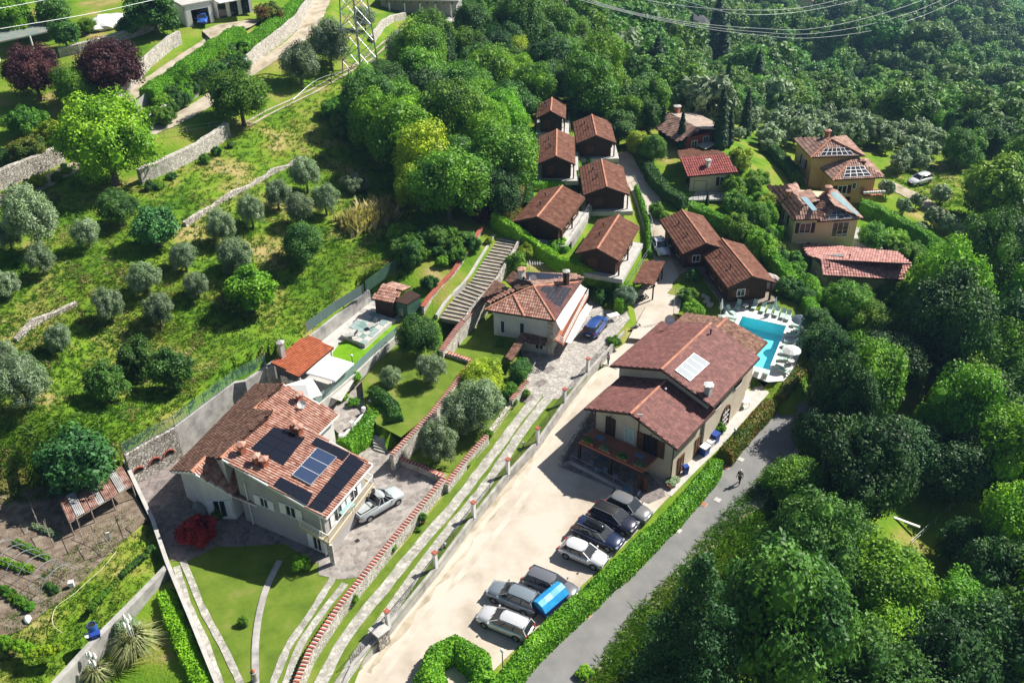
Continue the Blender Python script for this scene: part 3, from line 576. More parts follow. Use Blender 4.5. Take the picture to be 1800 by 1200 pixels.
# ------------------------------------------------------------------ building kit
def plane3(a, b, c): n = (b-a).cross(c-a).normalized(); return (a, n if n.z > 0 else -n)
def PP(px, py, pl):                          # sight line meets a roof plane
    d = ray(px, py); o = Vector((0, 0, CH)); t = (pl[0]-o).dot(pl[1])/d.dot(pl[1]); return o+d*t
def in2(poly, x, y):
    r = False; n = len(poly)
    for i in range(n):
        x1, y1 = poly[i]; x2, y2 = poly[(i+1) % n]
        if (y1 > y) != (y2 > y) and x < (x2-x1)*(y-y1)/((y2-y1) or 1e-9)+x1: r = not r
    return r
def tiles(poly, eave, m, parent, org, pitch=.25, tl=.40, h=.07, style='barrel', lift=.02, name='roof_tiles'):
    """rows of single tiles over a planar roof face; eave = direction along the eave"""
    c = sum(poly, Vector())/len(poly); n = Vector()
    for i in range(len(poly)): n += (poly[i]-c).cross(poly[(i+1) % len(poly)]-c)
    n.normalize(); n = n if n.z > 0 else -n
    u = (eave-n*eave.dot(n)).normalized(); v = n.cross(u); v = v if v.z > 0 else -v
    q = [((p-c).dot(u), (p-c).dot(v)) for p in poly]; x0, x1 = min(a for a, _ in q), max(a for a, _ in q); y0, y1 = min(b for _, b in q), max(b for _, b in q)
    b = MB(org); nx = max(1, round((x1-x0)/pitch)); ny = max(1, round((y1-y0)/tl)); pw = (x1-x0)/nx; pl_ = (y1-y0)/ny
    sec = [(-.5, 0), (-.28, h*.9), (.28, h*.9), (.5, 0)] if style == 'barrel' else [(-.47, .022), (.47, .022)]
    for i in range(nx):
        for j in range(ny):
            x = x0+(i+.5)*pw; y = y0+(j+.5)*pl_
            if not in2(q, x, y): continue
            if style == 'flat' and j % 2: x += pw*.5
            if style == 'flat' and not in2(q, x, y): continue
            jx = random.uniform(-.008, .008); jz = random.uniform(0, .012); vs = []
            for e, up in ((-pl_*.5, .035+jz), (pl_*.53, .0)):
                for s, hh in sec: vs.append(c+u*(x+s*pw+jx)+v*(y+e)+n*(lift+hh+up))
            k = len(sec); fs = [(s, s+1, k+s+1, k+s) for s in range(k-1)]
            if style == 'barrel': fs.append((0, 1, 2, 3)[::-1])
            else: vs += [vs[0]-n*.05, vs[1]-n*.05]; fs.append((4, 5, 1, 0))
            b.add(vs, fs)
    o = b.build(name, m, parent); o['kind'] = 'stuff'; return o
def ridge(pts, m, parent, org, r=.13, step=.38, name='ridge_tiles'):
    b = MB(org)
    for a, c in zip(pts, pts[1:]):
        L = (c-a).length; k = max(1, int(L/step)); d = (c-a).normalized(); s = d.cross(Vector((0, 0, 1))).normalized(); u = s.cross(d)
        for i in range(k):
            p0 = a.lerp(c, i/k)-d*.03; p1 = a.lerp(c, (i+1)/k)+d*.03; vs = []
            for p, e in ((p0, 1.12), (p1, .95)):
                for t in (-90, -35, 35, 90): vs.append(p+s*(math.sin(math.radians(t))*r*e)+u*(math.cos(math.radians(t))*r*e*.8-.01))
            b.add(vs, [(j, j+1, 5+j, 4+j) for j in range(3)]+[(3, 2, 1, 0), (4, 5, 6, 7)])
    o = b.build(name, m, parent); o['kind'] = 'stuff'; return o
def roof_face(root, poly, eave, tm, org, th=.16, edge=None, name='roof', tile=True, **k):
    b = MB(org); b.slab(poly, th); o = b.build(name, edge or M_wood, root)
    if tile: tiles(poly, eave, tm, o, org, **k)
    return o
def wallmesh(root, pts, z0, tops, m, org, name='wall'):
    b = MB(org); b.hexa([(p[0], p[1], z0) for p in pts], [(p[0], p[1], t) for p, t in zip(pts, tops)]); return b.build(name, m, root)
def window(root, org, c, nrm, w, h, frame=None, glass=None, shut=None, bars=2, name='window', sill=True, shw=.5, arch=False):
    """c centre on the wall face, nrm outward; frame ring, pane behind, shutters folded back"""
    n = Vector(nrm).normalized(); x = Vector((0, 0, 1)).cross(n).normalized(); z = Vector((0, 0, 1)); c = Vector(c); frame = frame or M_white
    b = MB(org); t = .08; f = lambda px_, pz, d=.05: c+x*px_+z*pz+n*d
    b.bar(f(-w/2, -h/2), f(-w/2, h/2), t, .12, n); b.bar(f(w/2, -h/2), f(w/2, h/2), t, .12, n)
    b.bar(f(-w/2, h/2), f(w/2, h/2), t, .12, n); b.bar(f(-w/2, -h/2), f(w/2, -h/2), t, .12, n)
    for i in range(1, bars): xx = -w/2+w*i/bars; b.bar(f(xx, -h/2), f(xx, h/2), .05, .09, n)
    fo = b.build(name, frame, root)
    p = MB(org); p.add([f(-w/2, -h/2, .02), f(w/2, -h/2, .02), f(w/2, h/2, .02), f(-w/2, h/2, .02)], [(0, 1, 2, 3)]); p.build('pane', glass or M_glass, fo)
    if sill: s = MB(org); s.bar(f(-w/2-.08, -h/2-.06, .09), f(w/2+.08, -h/2-.06, .09), .06, .16, n); s.build('sill', M_concl, fo)
    if shut:
        for s_ in (-1, 1):
            s = MB(org); xx = s_*(w/2+.06+shw/2); s.bar(f(xx, -h/2, .07), f(xx, h/2, .07), shw, .05, n)
            for k_ in range(4): s.bar(f(xx-shw/2+.03, -h/2+h*(k_+.5)/4, .105), f(xx+shw/2-.03, -h/2+h*(k_+.5)/4, .105), .03, .02, n)
            s.build('shutter', shut, fo)
    return fo
def door(root, org, c, nrm, w, h, m, name='door'):
    n = Vector(nrm).normalized(); x = Vector((0, 0, 1)).cross(n).normalized(); z = Vector((0, 0, 1)); c = Vector(c); f = lambda a, q, d=.05: c+x*a+z*q+n*d
    b = MB(org); b.bar(f(0, 0, .03), f(0, h, .03), w, .06, n)
    for a in (-w/2, 0, w/2): b.bar(f(a, 0, .07), f(a, h, .07), .06, .04, n)
    b.bar(f(-w/2, h, .08), f(w/2, h, .08), .1, .08, n); o = b.build(name, m, root)
    k = MB(org); k.bar(f(w*.12, h*.48, .1), f(w*.22, h*.48, .1), .03, .04, n); k.build('handle', M_metal, o); return o
class House:
    """gabled block: A,B front eave corners, C back corner on B's side (photograph points at eave height)"""
    def __init__(s, A, B, C, ze, rise, z0, ov=.55, og=.6, world=None):
        a, b, c = (P(*A, ze), P(*B, ze), P(*C, ze)) if world is None else world
        w = b-a; l = c-b; aw = math.atan2(w.y, w.x); al = math.atan2(l.y, l.x); dv = (al-aw-PI/2+PI) % (2*PI)-PI
        aw += dv/2; s.ex = Vector((math.cos(aw), math.sin(aw), 0)); s.ey = Vector((-s.ex.y, s.ex.x, 0)); s.w = w.length; s.l = l.length
        mid = (a+b)/2; s.a = mid-s.ex*s.w/2; s.ze = ze; s.zr = ze+rise; s.z0 = z0; s.ov = ov; s.og = og; s.org = s.W(s.w/2, s.l/2, z0); s.sl = rise/(s.w/2)
    def W(s, x, y, z): p = s.a+s.ex*x+s.ey*y; return Vector((p.x, p.y, z))
    def top(s, x): return s.zr-abs(x-s.w/2)*s.sl
    def make(s, name, label, cat, wallm, tm, group=None, root=None, fascia=None, ridge_m=None, floor=None, **k):
        s.root = root or thing(name, label, cat, s.org, group); o = s.org if root is None else s.org
        s.o = Vector(s.root.location); w, l, ov, og = s.w, s.l, s.ov, s.og
        x = [ov, w/2, w-ov]; b = MB(s.o)
        bt = [s.W(ov, og, s.z0), s.W(w-ov, og, s.z0), s.W(w-ov, l-og, s.z0), s.W(ov, l-og, s.z0)]
        d = .17
        vs = bt+[s.W(ov, og, s.top(ov)-d), s.W(w/2, og, s.zr-d), s.W(w-ov, og, s.top(w-ov)-d), s.W(w-ov, l-og, s.top(ov)-d), s.W(w/2, l-og, s.zr-d), s.W(ov, l-og, s.top(ov)-d)]
        b.add(vs, [(0, 1, 6, 5, 4), (1, 2, 7, 6), (2, 3, 9, 8, 7), (3, 0, 4, 9), (4, 5, 8, 9), (5, 6, 7, 8), (3, 2, 1, 0)]); b.build('wall', wallm, s.root)
        r0_, r1 = s.W(w/2, 0, s.zr), s.W(w/2, l, s.zr)
        for p, e in (([s.W(0, 0, s.ze), r0_, r1, s.W(0, l, s.ze)], s.ey), ([s.W(w, l, s.ze), r1, r0_, s.W(w, 0, s.ze)], s.ey)):
            s.rf = roof_face(s.root, p[::-1], e, tm, s.o, edge=fascia or M_wood, **k)
        ridge([r0_+Vector((0, 0, .07)), r1+Vector((0, 0, .07))], ridge_m or M_ridge, s.rf, s.o)
        for y in (.02, l-.02): g = MB(s.o); g.bar(s.W(0, y, s.ze-.1), s.W(w/2, y, s.zr-.1), .08, .2); g.bar(s.W(w, y, s.ze-.1), s.W(w/2, y, s.zr-.1), .078, .2); g.build('barge_board', fascia or M_wood, s.root)
        for xa in (-.06, w+.06): q = MB(s.o); q.bar(s.W(xa, 0, s.ze-.12), s.W(xa, l, s.ze-.12), .12, .1); q.build('gutter', M_wood2 if not fascia else fascia, s.root)
        if floor: f = MB(s.o); f.prism([s.W(-.1, -.1, 0), s.W(w+.6, -.1, 0), s.W(w+.6, l+.1, 0), s.W(-.1, l+.1, 0)], s.z0-.5, s.z0+.12); f.build('plinth', floor, s.root)
        return s
    def face(s, side, u, z):                 # side 0 front,1 right,2 back,3 left ; u metres along the wall from its left seen from outside
        w, l, ov, og = s.w, s.l, s.ov, s.og
        return ((s.W(ov+u, og, z), -s.ey), (s.W(w-ov, og+u, z), s.ex), (s.W(w-ov-u, l-og, z), s.ey), (s.W(ov, l-og-u, z), -s.ex))[side]
    def win(s, side, u, z, w, h, **k): c, n = s.face(side, u, z); return window(s.root, s.o, c, n, w, h, **k)
    def door(s, side, u, z, w, h, m): c, n = s.face(side, u, z); return door(s.root, s.o, c, n, w, h, m)
def chimney(root, org, p, h=.9, w=.45, m=None, cap=None, name='chimney'):
    b = MB(org); p = Vector(p); b.box(p+Vector((0, 0, h/2-.2)), (w, w, h+.4), .8); o = b.build(name, m or M_whitew, root)
    c = MB(org); c.box(p+Vector((0, 0, h+.14)), (w*1.35, w*1.35, .07), .8); [c.box(p+Vector((sx*w*.45, sy*w*.45, h+.05)), (.08, .08, .14)) for sx in (-1, 1) for sy in (-1, 1)]
    c.add([p+Vector((x*w*.75, y*w*.75, h+.18)) for x, y in ((-1, -1), (1, -1), (1, 1), (-1, 1))]+[p+Vector((0, 0, h+.38))], [(0, 1, 4), (1, 2, 4), (2, 3, 4), (3, 0, 4), (3, 2, 1, 0)]); c.build('chimney_cap', cap or M_tileT, o); return o
def vent(root, org, p, h=.5, m=None, name='flue'):
    b = MB(org); p = Vector(p); b.tube([p, p+Vector((0, 0, h))], .07, 8); b.lathe(p+Vector((0, 0, h)), [(.08, 0), (.14, .04), (.13, .1), (.03, .18)], 8); return b.build(name, m or M_terra, root)
def dish(label, base, h, r, face, name='satellite_dish', root=None):
    o = Vector(base); t = part_empty(name, root, o, label)
    b = MB(o); b.tube([o-Vector((0, 0, .15)), o+Vector((0, 0, h))], .035, 6); b.build('mast', M_metal, t)
    n = Vector(face).normalized(); x = n.cross(Vector((0, 0, 1))).normalized(); y = x.cross(n); c = o+Vector((0, 0, h))+n*.12; d = MB(o); vs = [c]; K = 16
    for ring, (q, dp) in enumerate(((.35, .015), (.7, .06), (1, .13))): vs += [c+n*dp*r*2+(x*math.cos(2*PI*i/K)+y*math.sin(2*PI*i/K))*r*q for i in range(K)]
    fs = [(0, 1+i, 1+(i+1) % K) for i in range(K)]+[(1+k*K+i, 1+(k+1)*K+i, 1+(k+1)*K+(i+1) % K, 1+k*K+(i+1) % K) for k in range(2) for i in range(K)]
    d.add(vs, fs); d.build('reflector', M_whitew, t, True); e = MB(o); e.tube([c-y*r*.9, c+n*r*1.0], .02, 5); e.box(c+n*r*1.0, (.09, .09, .09)); e.build('feed_arm', M_metal, t); return t
def part_empty(name, root, p, label=None):
    t = bpy.data.objects.new(name, None); COL.objects.link(t); t.parent = root; t.location = Vector(p)-root.location; tag(t, label); return t
def panel_on(name, label, root, pl, corners, m, nx, ny, lift=.14, frame=None, gap=.03, skip=()):
    """solar modules lying on a roof plane: corners = four photograph points (a,b,c,d); each module a part"""
    q = [PP(*c, pl)+pl[1]*lift for c in corners]; o = q[0].copy(); t = part_empty(name, root, o, label)
    for i in range(nx):
        for j in range(ny):
            if (i, j) in skip: continue
            def S(u, v): return q[0].lerp(q[1], u).lerp(q[3].lerp(q[2], u), v)
            g = gap/2; L0 = (q[1]-q[0]).length/nx; L1 = (q[3]-q[0]).length/ny; gu, gv = g/L0/nx, g/L1/ny
            ps = [S(i/nx+gu, j/ny+gv), S((i+1)/nx-gu, j/ny+gv), S((i+1)/nx-gu, (j+1)/ny-gv), S(i/nx+gu, (j+1)/ny-gv)]
            b = MB(o); b.add([p-pl[1]*.05 for p in ps]+ps, [(3, 2, 1, 0), (4, 5, 6, 7)]+[(k, (k+1) % 4, 4+(k+1) % 4, 4+k) for k in range(4)])
            if frame: b.m = 1; [b.bar(a+pl[1]*.01, c+pl[1]*.01, .035, .03, pl[1]) for a, c in zip(ps, ps[1:]+ps[:1])]
            b.build('module', [m, frame or M_frame], t)
    r = MB(o); r.bar(q[0]-pl[1]*.08, q[1]-pl[1]*.08, .04, .06, pl[1]); r.build('rail', M_frame, t); r = MB(o); r.bar(q[3]-pl[1]*.08, q[2]-pl[1]*.08, .04, .06, pl[1]); r.build('rail', M_frame, t); return t

# ------------------------------------------------------------------ the large house by the car park
KF = dict(pitch=.24, tl=.34, style='flat')
hA = House((1028,718),(1190,790),(1256,720), 5.1, 1.75, 0, ov=.75, og=.85).make('guest_house', 'large cream guest house with wine red tiled roofs between car park and pool', 'house', M_cream, M_tileR, fascia=M_wood, ridge_m=M_ridge, **KF)
root = hA.root; O = hA.o
hB = House((1073,643),(1253,715),(1336,628), 6.25, 1.95, 0, ov=.75, og=.5).make('', '', '', M_cream, M_tileR, root=root, fascia=M_wood, **KF)
hB.o = O
_e = hB.W(hB.w-.9, hB.l-.4, 5.7); _f = hB.W(.9, hB.l-.4, 5.7)
hC = House(0, 0, 0, 5.7, 1.1, 0, ov=.8, og=.7, world=(_f, _e, _e+hB.ey*4.3)).make('', '', '', M_cream, M_tileD, root=root, **KF)
lw = hA.w-2*hA.ov
# upper floor openings on the gable front
hA.door(0, 1.75, 2.5, 1.05, 2.1, M_wood); hA.win(0, 3.9, 3.6, 1.0, 1.5, frame=M_white, glass=M_greenc, bars=2, sill=False)
hA.win(0, 6.25, 3.5, 1.5, 2.0, frame=M_wood, shut=M_wood2, shw=.7, bars=3, sill=False)
for u in (1.75, 6.3): c, n = hA.face(0, u, 4.85); b = MB(O); b.bar(c, c+n*.25, .05, .05); b.box(c+n*.28-Vector((0, 0, .08)), (.14, .14, .2)); b.build('wall_lamp', M_black, root)
for u in (-.03, 4.85, lw+.03): c, n = hA.face(0, u, 0); b = MB(O); b.tube([c+n*.07, c+n*.07+Vector((0, 0, hA.top(hA.ov+u)-.2))], .06, 6); b.build('downpipe', M_wood2, root)
# right flank
for u, w_, h_, mt in ((2.6, 1.1, 2.2, M_wood2), (6.0, 1.1, 2.2, M_wood2)): hA.door(1, u-.9, .05, w_, h_, mt)
for u in (2.2, 6.8): hB.win(1, u, 4.6, 1.3, .9, frame=M_wood, bars=2)
c, n = hB.face(1, 4.6, 1.25)
b = MB(O); x_ = Vector((0, 0, 1)).cross(n).normalized()
for k in range(9):                           # arched window: surround of short blocks
    a0, a1 = PI*k/9, PI*(k+1)/9; b.bar(c+n*.06+x_*math.cos(a0)*.85+Vector((0, 0, .75+math.sin(a0)*.85)), c+n*.06+x_*math.cos(a1)*.85+Vector((0, 0, .75+math.sin(a1)*.85)), .16, .14, n)
for s_ in (-1, 1): b.bar(c+n*.06+x_*s_*.85+Vector((0, 0, -1.1)), c+n*.06+x_*s_*.85+Vector((0, 0, .75)), .16, .14, n)
aw = b.build('arched_window', M_wood2, root)
b = MB(O); b.poly([c+n*.03+x_*.8+Vector((0, 0, -1.1))]+[c+n*.03+x_*math.cos(PI*k/8)*.8+Vector((0, 0, .75+math.sin(PI*k/8)*.8)) for k in range(9)]+[c+n*.03-x_*.8+Vector((0, 0, -1.1))]); b.build('pane', M_glass, aw)
b = MB(O); [b.bar(c+n*.08+x_*q+Vector((0, 0, -1.1)), c+n*.08+x_*q+Vector((0, 0, 1.4)), .06, .05, n) for q in (-.28, .28)]; [b.bar(c+n*.08-x_*.8+Vector((0, 0, q)), c+n*.08+x_*.8+Vector((0, 0, q)), .05, .05, n) for q in (-.4, .2, .8)]; b.build('glazing_bar', M_white, aw)
# balcony over the patio
yb = -1.75
b = MB(O); b.prism([hA.W(hA.ov-.2, yb, 0), hA.W(hA.w-hA.ov-1.6, yb, 0), hA.W(hA.w-hA.ov-1.6, hA.og, 0), hA.W(hA.ov-.2, hA.og, 0)], 2.25, 2.45); b.build('balcony_floor', M_terra, root)
b = MB(O); xa, xb = hA.ov-.15, hA.w-hA.ov-1.65
for k in range(2): z_ = 2.95+k*.45; b.bar(hA.W(xa, yb+.05, z_), hA.W(xb, yb+.05, z_), .04, .04); b.bar(hA.W(xa, yb+.05, z_), hA.W(xa, hA.og, z_), .04, .04); b.bar(hA.W(xb, yb+.05, z_), hA.W(xb, hA.og, z_), .04, .04)
for k in range(13): x = xa+(xb-xa)*k/12; b.bar(hA.W(x, yb+.05, 2.45), hA.W(x, yb+.05, 3.4), .03, .03)
b.build('balcony_railing', M_dmetal, root)
for x, y in ((xa, yb+.15), (xb, yb+.15), ((xa+xb)/2, yb+.15)): b = MB(O); b.bar(hA.W(x, y, 0), hA.W(x, y, 2.25), .26, .26, hA.ex); b.build('balcony_post', M_wood, root)
b = MB(O); b.bar(hA.W(xa-.1, yb+.15, 2.15), hA.W(xb+.1, yb+.15, 2.15), .2, .28); b.build('balcony_beam', M_wood, root)
b = MB(O); b.bar(hA.W(hA.w-2.9, yb+.1, .9), hA.W(hA.w-1.9, yb+.1, .9), .06, 1.8); b.build('trellis_screen', M_wood2, root)
plA = plane3(hA.W(hA.w, 0, hA.ze), hA.W(hA.w, hA.l, hA.ze), hA.W(hA.w/2, 0, hA.zr)); plB = plane3(hB.W(hB.w, 0, hB.ze), hB.W(hB.w, hB.l, hB.ze), hB.W(hB.w/2, 0, hB.zr)); plBl = plane3(hB.W(0, 0, hB.ze), hB.W(0, hB.l, hB.ze), hB.W(hB.w/2, 0, hB.zr))
panel_on('solar_collector', 'four silver grey solar collectors in a row on the wine red guest house roof', root, plB, ((1186,652),(1212,671),(1246,640),(1219,622)), M_pvg, 1, 4, frame=M_frame)
chimney(root, O, PP(1244,693,plB), 1.0, .55, M_concl, M_white); vent(root, O, PP(1249,588,plB), .5, M_black)
p = PP(1125,735,plA); b = MB(O); b.tube([p, p+Vector((0, 0, .4))], .06, 6); b.box(p+Vector((0, 0, .42)), (.5, .12, .1)); b.build('aerial_foot', M_frame, root)
vent(root, O, PP(1170,686,plA), .15, M_white, 'roof_vent')
dish('grey satellite dish on a mast above the left eave of the guest house', PP(1175,575,plBl), 1.0, .55, (.1, -1, .35), root=root)

# ------------------------------------------------------------------ the seven timber chalets and the pool-side pair
KC = dict(pitch=.34, tl=.42, h=.06)
CHS = [((904,389),(985,404),(1023,347),8.3,6.0,'lowest left chalet, brown roofed, above the stepped path with a white terrace on its right'),
 ((1012,445),(1087,460),(1116,398),6.2,3.7,'brown chalet with its gable behind the hedge corner, nearest the carport roof'),
 ((1026,344),(1106,342),(1097,293),7.2,4.7,'middle chalet of the right-hand row, brown roof, beside the narrow lane'),
 ((1014,253),(1082,251),(1075,214),8.3,5.8,'rearmost chalet of the right-hand row with tree shadow on its brown roof'),
 ((945,288),(1010,290),(1002,242),9.2,6.7,'middle chalet of the left-hand row half covered by the big dark trees'),
 ((943,208),(993,210),(989,186),10.2,7.7,'smallest and topmost chalet of the left-hand row, brown roof against the wood')]
CH_ = []
for i, (A, B, C, ze, z0, lab) in enumerate(CHS):
    h = House(A, B, C, ze, 1.15, z0, ov=.55, og=.7).make('timber_chalet', lab, 'chalet', M_wood, M_tileB, 'timber chalets in two rows', floor=M_concl, **KC); CH_.append(h)
    W2 = h.w-2*h.ov; h.win(0, W2*.32, z0+1.35, .9, 1.1, frame=M_wood2, glass=M_wood2, shut=M_wood, shw=.45, bars=2, sill=False)
    h.door(1, 1.2, z0+.12, .9, 2.0, M_wood2); h.win(1, 3.2, z0+1.35, .9, 1.0, frame=M_wood2, shut=M_wood2, bars=2); h.win(1, 6.0, z0+1.35, .9, 1.0, frame=M_wood2, shut=M_wood2, bars=2)
    for y in (h.og, h.l*.5): b = MB(h.o); b.bar(h.W(h.w-.1, y, z0), h.W(h.w-.1, y, ze-.15), .16, .16, h.ex); b.build('porch_post', M_wood, h.root)
    b = MB(h.o)
    for k in range(10): z_ = z0+.2+k*.22; b.bar(h.W(h.ov, h.og-.015, z_), h.W(h.w-h.ov, h.og-.015, z_), .03, .05)
    o_ = b.build('cladding', M_wood, h.root); o_['kind'] = 'stuff'
    pl = plane3(h.W(0, 0, ze), h.W(0, h.l, ze), h.W(h.w/2, 0, h.zr))
    for (u, v) in ((.55, .42), (.45, .72)): vent(h.root, h.o, h.W(h.w*u*.6, h.l*v, h.top(h.w*u*.6)), .38, M_black)
for A, B, C, ze, z0, lab in (((1200,447),(1280,439),(1235,380),4.2,1.6,'brown chalet beside the parked white car, its roof touching the poolside chalet'),
                             ((1279,506),(1363,497),(1304,431),3.7,1.0,'poolside brown chalet with an open corner porch sheltering a pale boulder')):
    h = House(A, B, C, ze, 1.2, z0, ov=.55, og=.9).make('timber_chalet', lab, 'chalet', M_wood, M_tileB, 'timber chalets in two rows', floor=M_woodg, **KC); CH_.append(h)
    W2 = h.w-2*h.ov; h.win(0, W2*.33, z0+1.3, 1.0, .95, frame=M_white, shut=M_wood2, shw=.5, bars=2, sill=False)
    for k in (.3, .6): h.win(3, h.l*k, z0+1.3, .9, .9, frame=M_wood2, shut=M_wood2)
    for v in (.35, .7): vent(h.root, h.o, h.W(h.w*.27, h.l*v, h.top(h.w*.27)), .38, M_black)
    b = MB(h.o); b.bar(h.W(h.w-.3, .25, z0), h.W(h.w-.3, .25, ze), .2, .2, h.ex); b.build('porch_post', M_wood, h.root)
# carport
q = [P(1112,497,3.4), P(1150,500,3.0), P(1168,460,3.4), P(1132,458,3.8)]; o = Vector((q[0].x, q[0].y, .8)); t = thing('carport', 'low brown tiled carport roof over the motorbikes beside the lane', 'carport', o)
roof_face(t, q, q[3]-q[0], M_tileB, o, pitch=.3, tl=.4, h=.05)
for p in q: b = MB(o); pp = p.lerp(sum(q, Vector())/4, .1); b.bar(Vector((pp.x, pp.y, .3)), pp-Vector((0, 0, .12)), .16, .16, (1, 0, 0)); b.build('post', M_wood, t)
b = MB(o); a, c = q[1].lerp(q[2], .05), q[1].lerp(q[2], .95)
for k in range(5): p = a.lerp(c, k/4); b.bar(p-Vector((0, 0, .2)), p+Vector((-.5, 0, -.7)), .09, .09)
b.build('brace', M_wood, t)

# ------------------------------------------------------------------ villa with the black solar roof
def PL(pts): return plane3(*(P(*p) for p in pts))
vo = P(480, 800, 1.6); vo.z = 1.6
V1 = thing('solar_villa', 'two-storey villa with old terracotta roof full of black solar panels', 'house', vo)
pM = PL([(573,911,6.8), (655,816,6.8), (389,806,8.9)]); pL = PL([(300,828,5.1), (450,675,5.1), (389,806,8.9)])
pS = PL([(559,764,5.6), (596,728,5.6), (447,720,7.6)]); _a = PP(337,830,pL); pQ = plane3(P(409,871,4.7), P(437,841,4.7), _a); pR = PL([(409,871,4.75), (450,888,4.2), (470,859,4.2)])
def rpx(pl, pxs): return [PP(*c, pl) for c in pxs]
KV = dict(pitch=.27, tl=.42, h=.09)
eM = P(655,816,6.8)-P(573,911,6.8)
mM = rpx(pM, [(389,806),(573,911),(655,816),(481,722)]); roof_face(V1, mM, eM, M_tileT, vo, edge=M_white, **KV)
eL = P(450,675,5.1)-P(300,828,5.1)
mL = rpx(pL, [(300,828),(337,830),(362,804),(389,806),(481,722),(447,720),(498,675),(450,675)]); rl = MB(vo)
for tri in tessellate_polygon([mL]): rl.add([mL[i] for i in tri], [(0, 1, 2)]); rl.add([mL[i]-Vector((0, 0, .16)) for i in tri], [(0, 1, 2)])
rlo = rl.build('roof', M_tileD, V1); tiles(mL, eL, M_tileD, rlo, vo, **KV)  # shade of this slope, turned from the sun, put into a darker tile
mS = rpx(pS, [(447,720),(490,728),(559,764),(596,728),(498,675)]); mS = rpx(pS, [(447,720),(559,764),(596,728),(498,675)]); roof_face(V1, mS, P(596,728,5.6)-P(559,764,5.6), M_tileT, vo, edge=M_white, **KV)
mQ = rpx(pQ, [(337,830),(409,871),(437,841),(388,808),(362,804)]); roof_face(V1, mQ, P(437,841,4.8)-P(409,871,4.8), M_tileT, vo, edge=M_white, **KV)
mR = rpx(pR, [(409,871),(450,888),(470,859),(437,841)]); roof_face(V1, mR, mR[2]-mR[1], M_tileD, vo, edge=M_white, **KV)
up = Vector((0, 0, .1))
ridge([mM[0]+up, mM[3]+up], M_ridge, rlo, vo, .16); ridge([mS[0]+up, mS[3]+up], M_ridge, rlo, vo, .15); ridge([mQ[0]+up, mQ[4]+up], M_ridge, rlo, vo, .15)
f = MB(vo)
for a, c in ((mM[0], mM[1]), (mM[1], mM[2]), (mM[2], mM[3]), (mS[1], mS[2]), (mS[2], mS[3]), (mQ[0], mQ[1]), (mL[0], mL[1]), (mR[1], mR[2])): f.bar(a-Vector((0, 0, .08)), c-Vector((0, 0, .08)), .1, .2)
f.build('fascia', M_white, V1)
def inset(poly, d):
    c = sum(poly, Vector())/len(poly); return [p+(c-p).normalized()*d for p in poly]
def wall_under(root, poly, z0, m, org, d=.9, drop=.14, name='wall'): q = inset(poly, d); return wallmesh(root, q, z0, [p.z-drop for p in q], m, org, name)
wM = inset(mM, .9); wallmesh(V1, wM, 1.4, [p.z-.15 for p in wM], M_grey, vo); wS = inset(mS, .7); wallmesh(V1, wS, 1.4, [min(p.z-.2, 5.2) for p in wS], M_whitew, vo)
mLq = [mL[0], mL[1], mL[2], mL[3], mL[5], mL[6], mL[7]]; wall_under(V1, mLq, 1.4, M_whitew, vo, .8, .35)
wQ = inset(mQ, .5); wallmesh(V1, wQ, 1.4, [p.z-.2 for p in wQ], M_whitew, vo)
def on(a, b, t, z): p = a.lerp(b, t); n = (b-a).cross(Vector((0, 0, 1))); n.z = 0; return Vector((p.x, p.y, z)), n.normalized()
for t_, z_, w_, h_ in ((.62, 5.3, 1.1, 1.25), (.30, 5.0, .9, 1.1)): c, n = on(wM[0], wM[1], t_, z_); window(V1, vo, c, n, w_, h_, shut=M_white, shw=.6)
c, n = on(wM[0], wM[1], .88, 2.9); window(V1, vo, c, n, .9, 2.1, shut=M_white, sill=False)
for t_ in (.3, .7): c, n = on(wM[1], wM[2], t_, 5.4); window(V1, vo, c, n, 1.2, 2.1, shut=M_white, sill=False)
c, n = on(wQ[0], wQ[1], .5, 2.9); window(V1, vo, c, n, 1.1, 2.0, shut=M_white, sill=False)
for t_ in (.1, .97): c, n = on(wM[0], wM[1], t_, 0); b = MB(vo); b.tube([c.xy.to_3d()+n*.1+Vector((0, 0, 1.6)), c.xy.to_3d()+n*.1+Vector((0, 0, 6.6))], .06); b.build('downpipe', M_white, V1)
# balcony
bq = [P(527,925,4.1), P(578,955,4.1), P(657,850,4.1), P(606,822,4.1)]
b = MB(vo); b.slab(bq, .25); b.build('balcony_floor', mat('ochre_balcony_tile', (.45,.33,.14), .8, var=(.52,.40,.2), scale=6), V1)
b = MB(vo)
for a, c in ((bq[0], bq[1]), (bq[1], bq[2]), (bq[2], bq[3])):
    for z_ in (.12, .95): b.bar(a+Vector((0, 0, z_)), c+Vector((0, 0, z_)), .06, .06)
    k = int((c-a).length/.16)
    for i in range(k+1): p = a.lerp(c, i/k); b.bar(p, p+Vector((0, 0, .95)), .035, .035)
b.build('balcony_railing', M_white, V1)
for t_ in (.02, .98): p = bq[1].lerp(bq[2], t_); b = MB(vo); b.bar(Vector((p.x, p.y, 1.4)), Vector((p.x, p.y, 3.9)), .35, .35, (1, 0, 0)); b.build('balcony_pillar', M_stone2, V1)
for (x, y, h_) in ((427,797,.9),(452,815,.8),(466,819,.7),(517,757,.8),(527,762,.7)): chimney(V1, vo, PP(x, y, pM), h_, .5, M_terra, M_tileT)
chimney(V1, vo, PP(527,706,pS), .8, .5, M_terra, M_tileT); dish('white oval satellite dish beside the rear chimney of the solar villa', PP(531,717,pS), .5, .42, (.3, -.8, .5), root=V1)
panel_on('solar_panel', 'upper black solar array below the chimneys of the solar villa', V1, pM, ((441,790),(498,820),(536,772),(482,752)), M_pv, 2, 3, lift=.2)
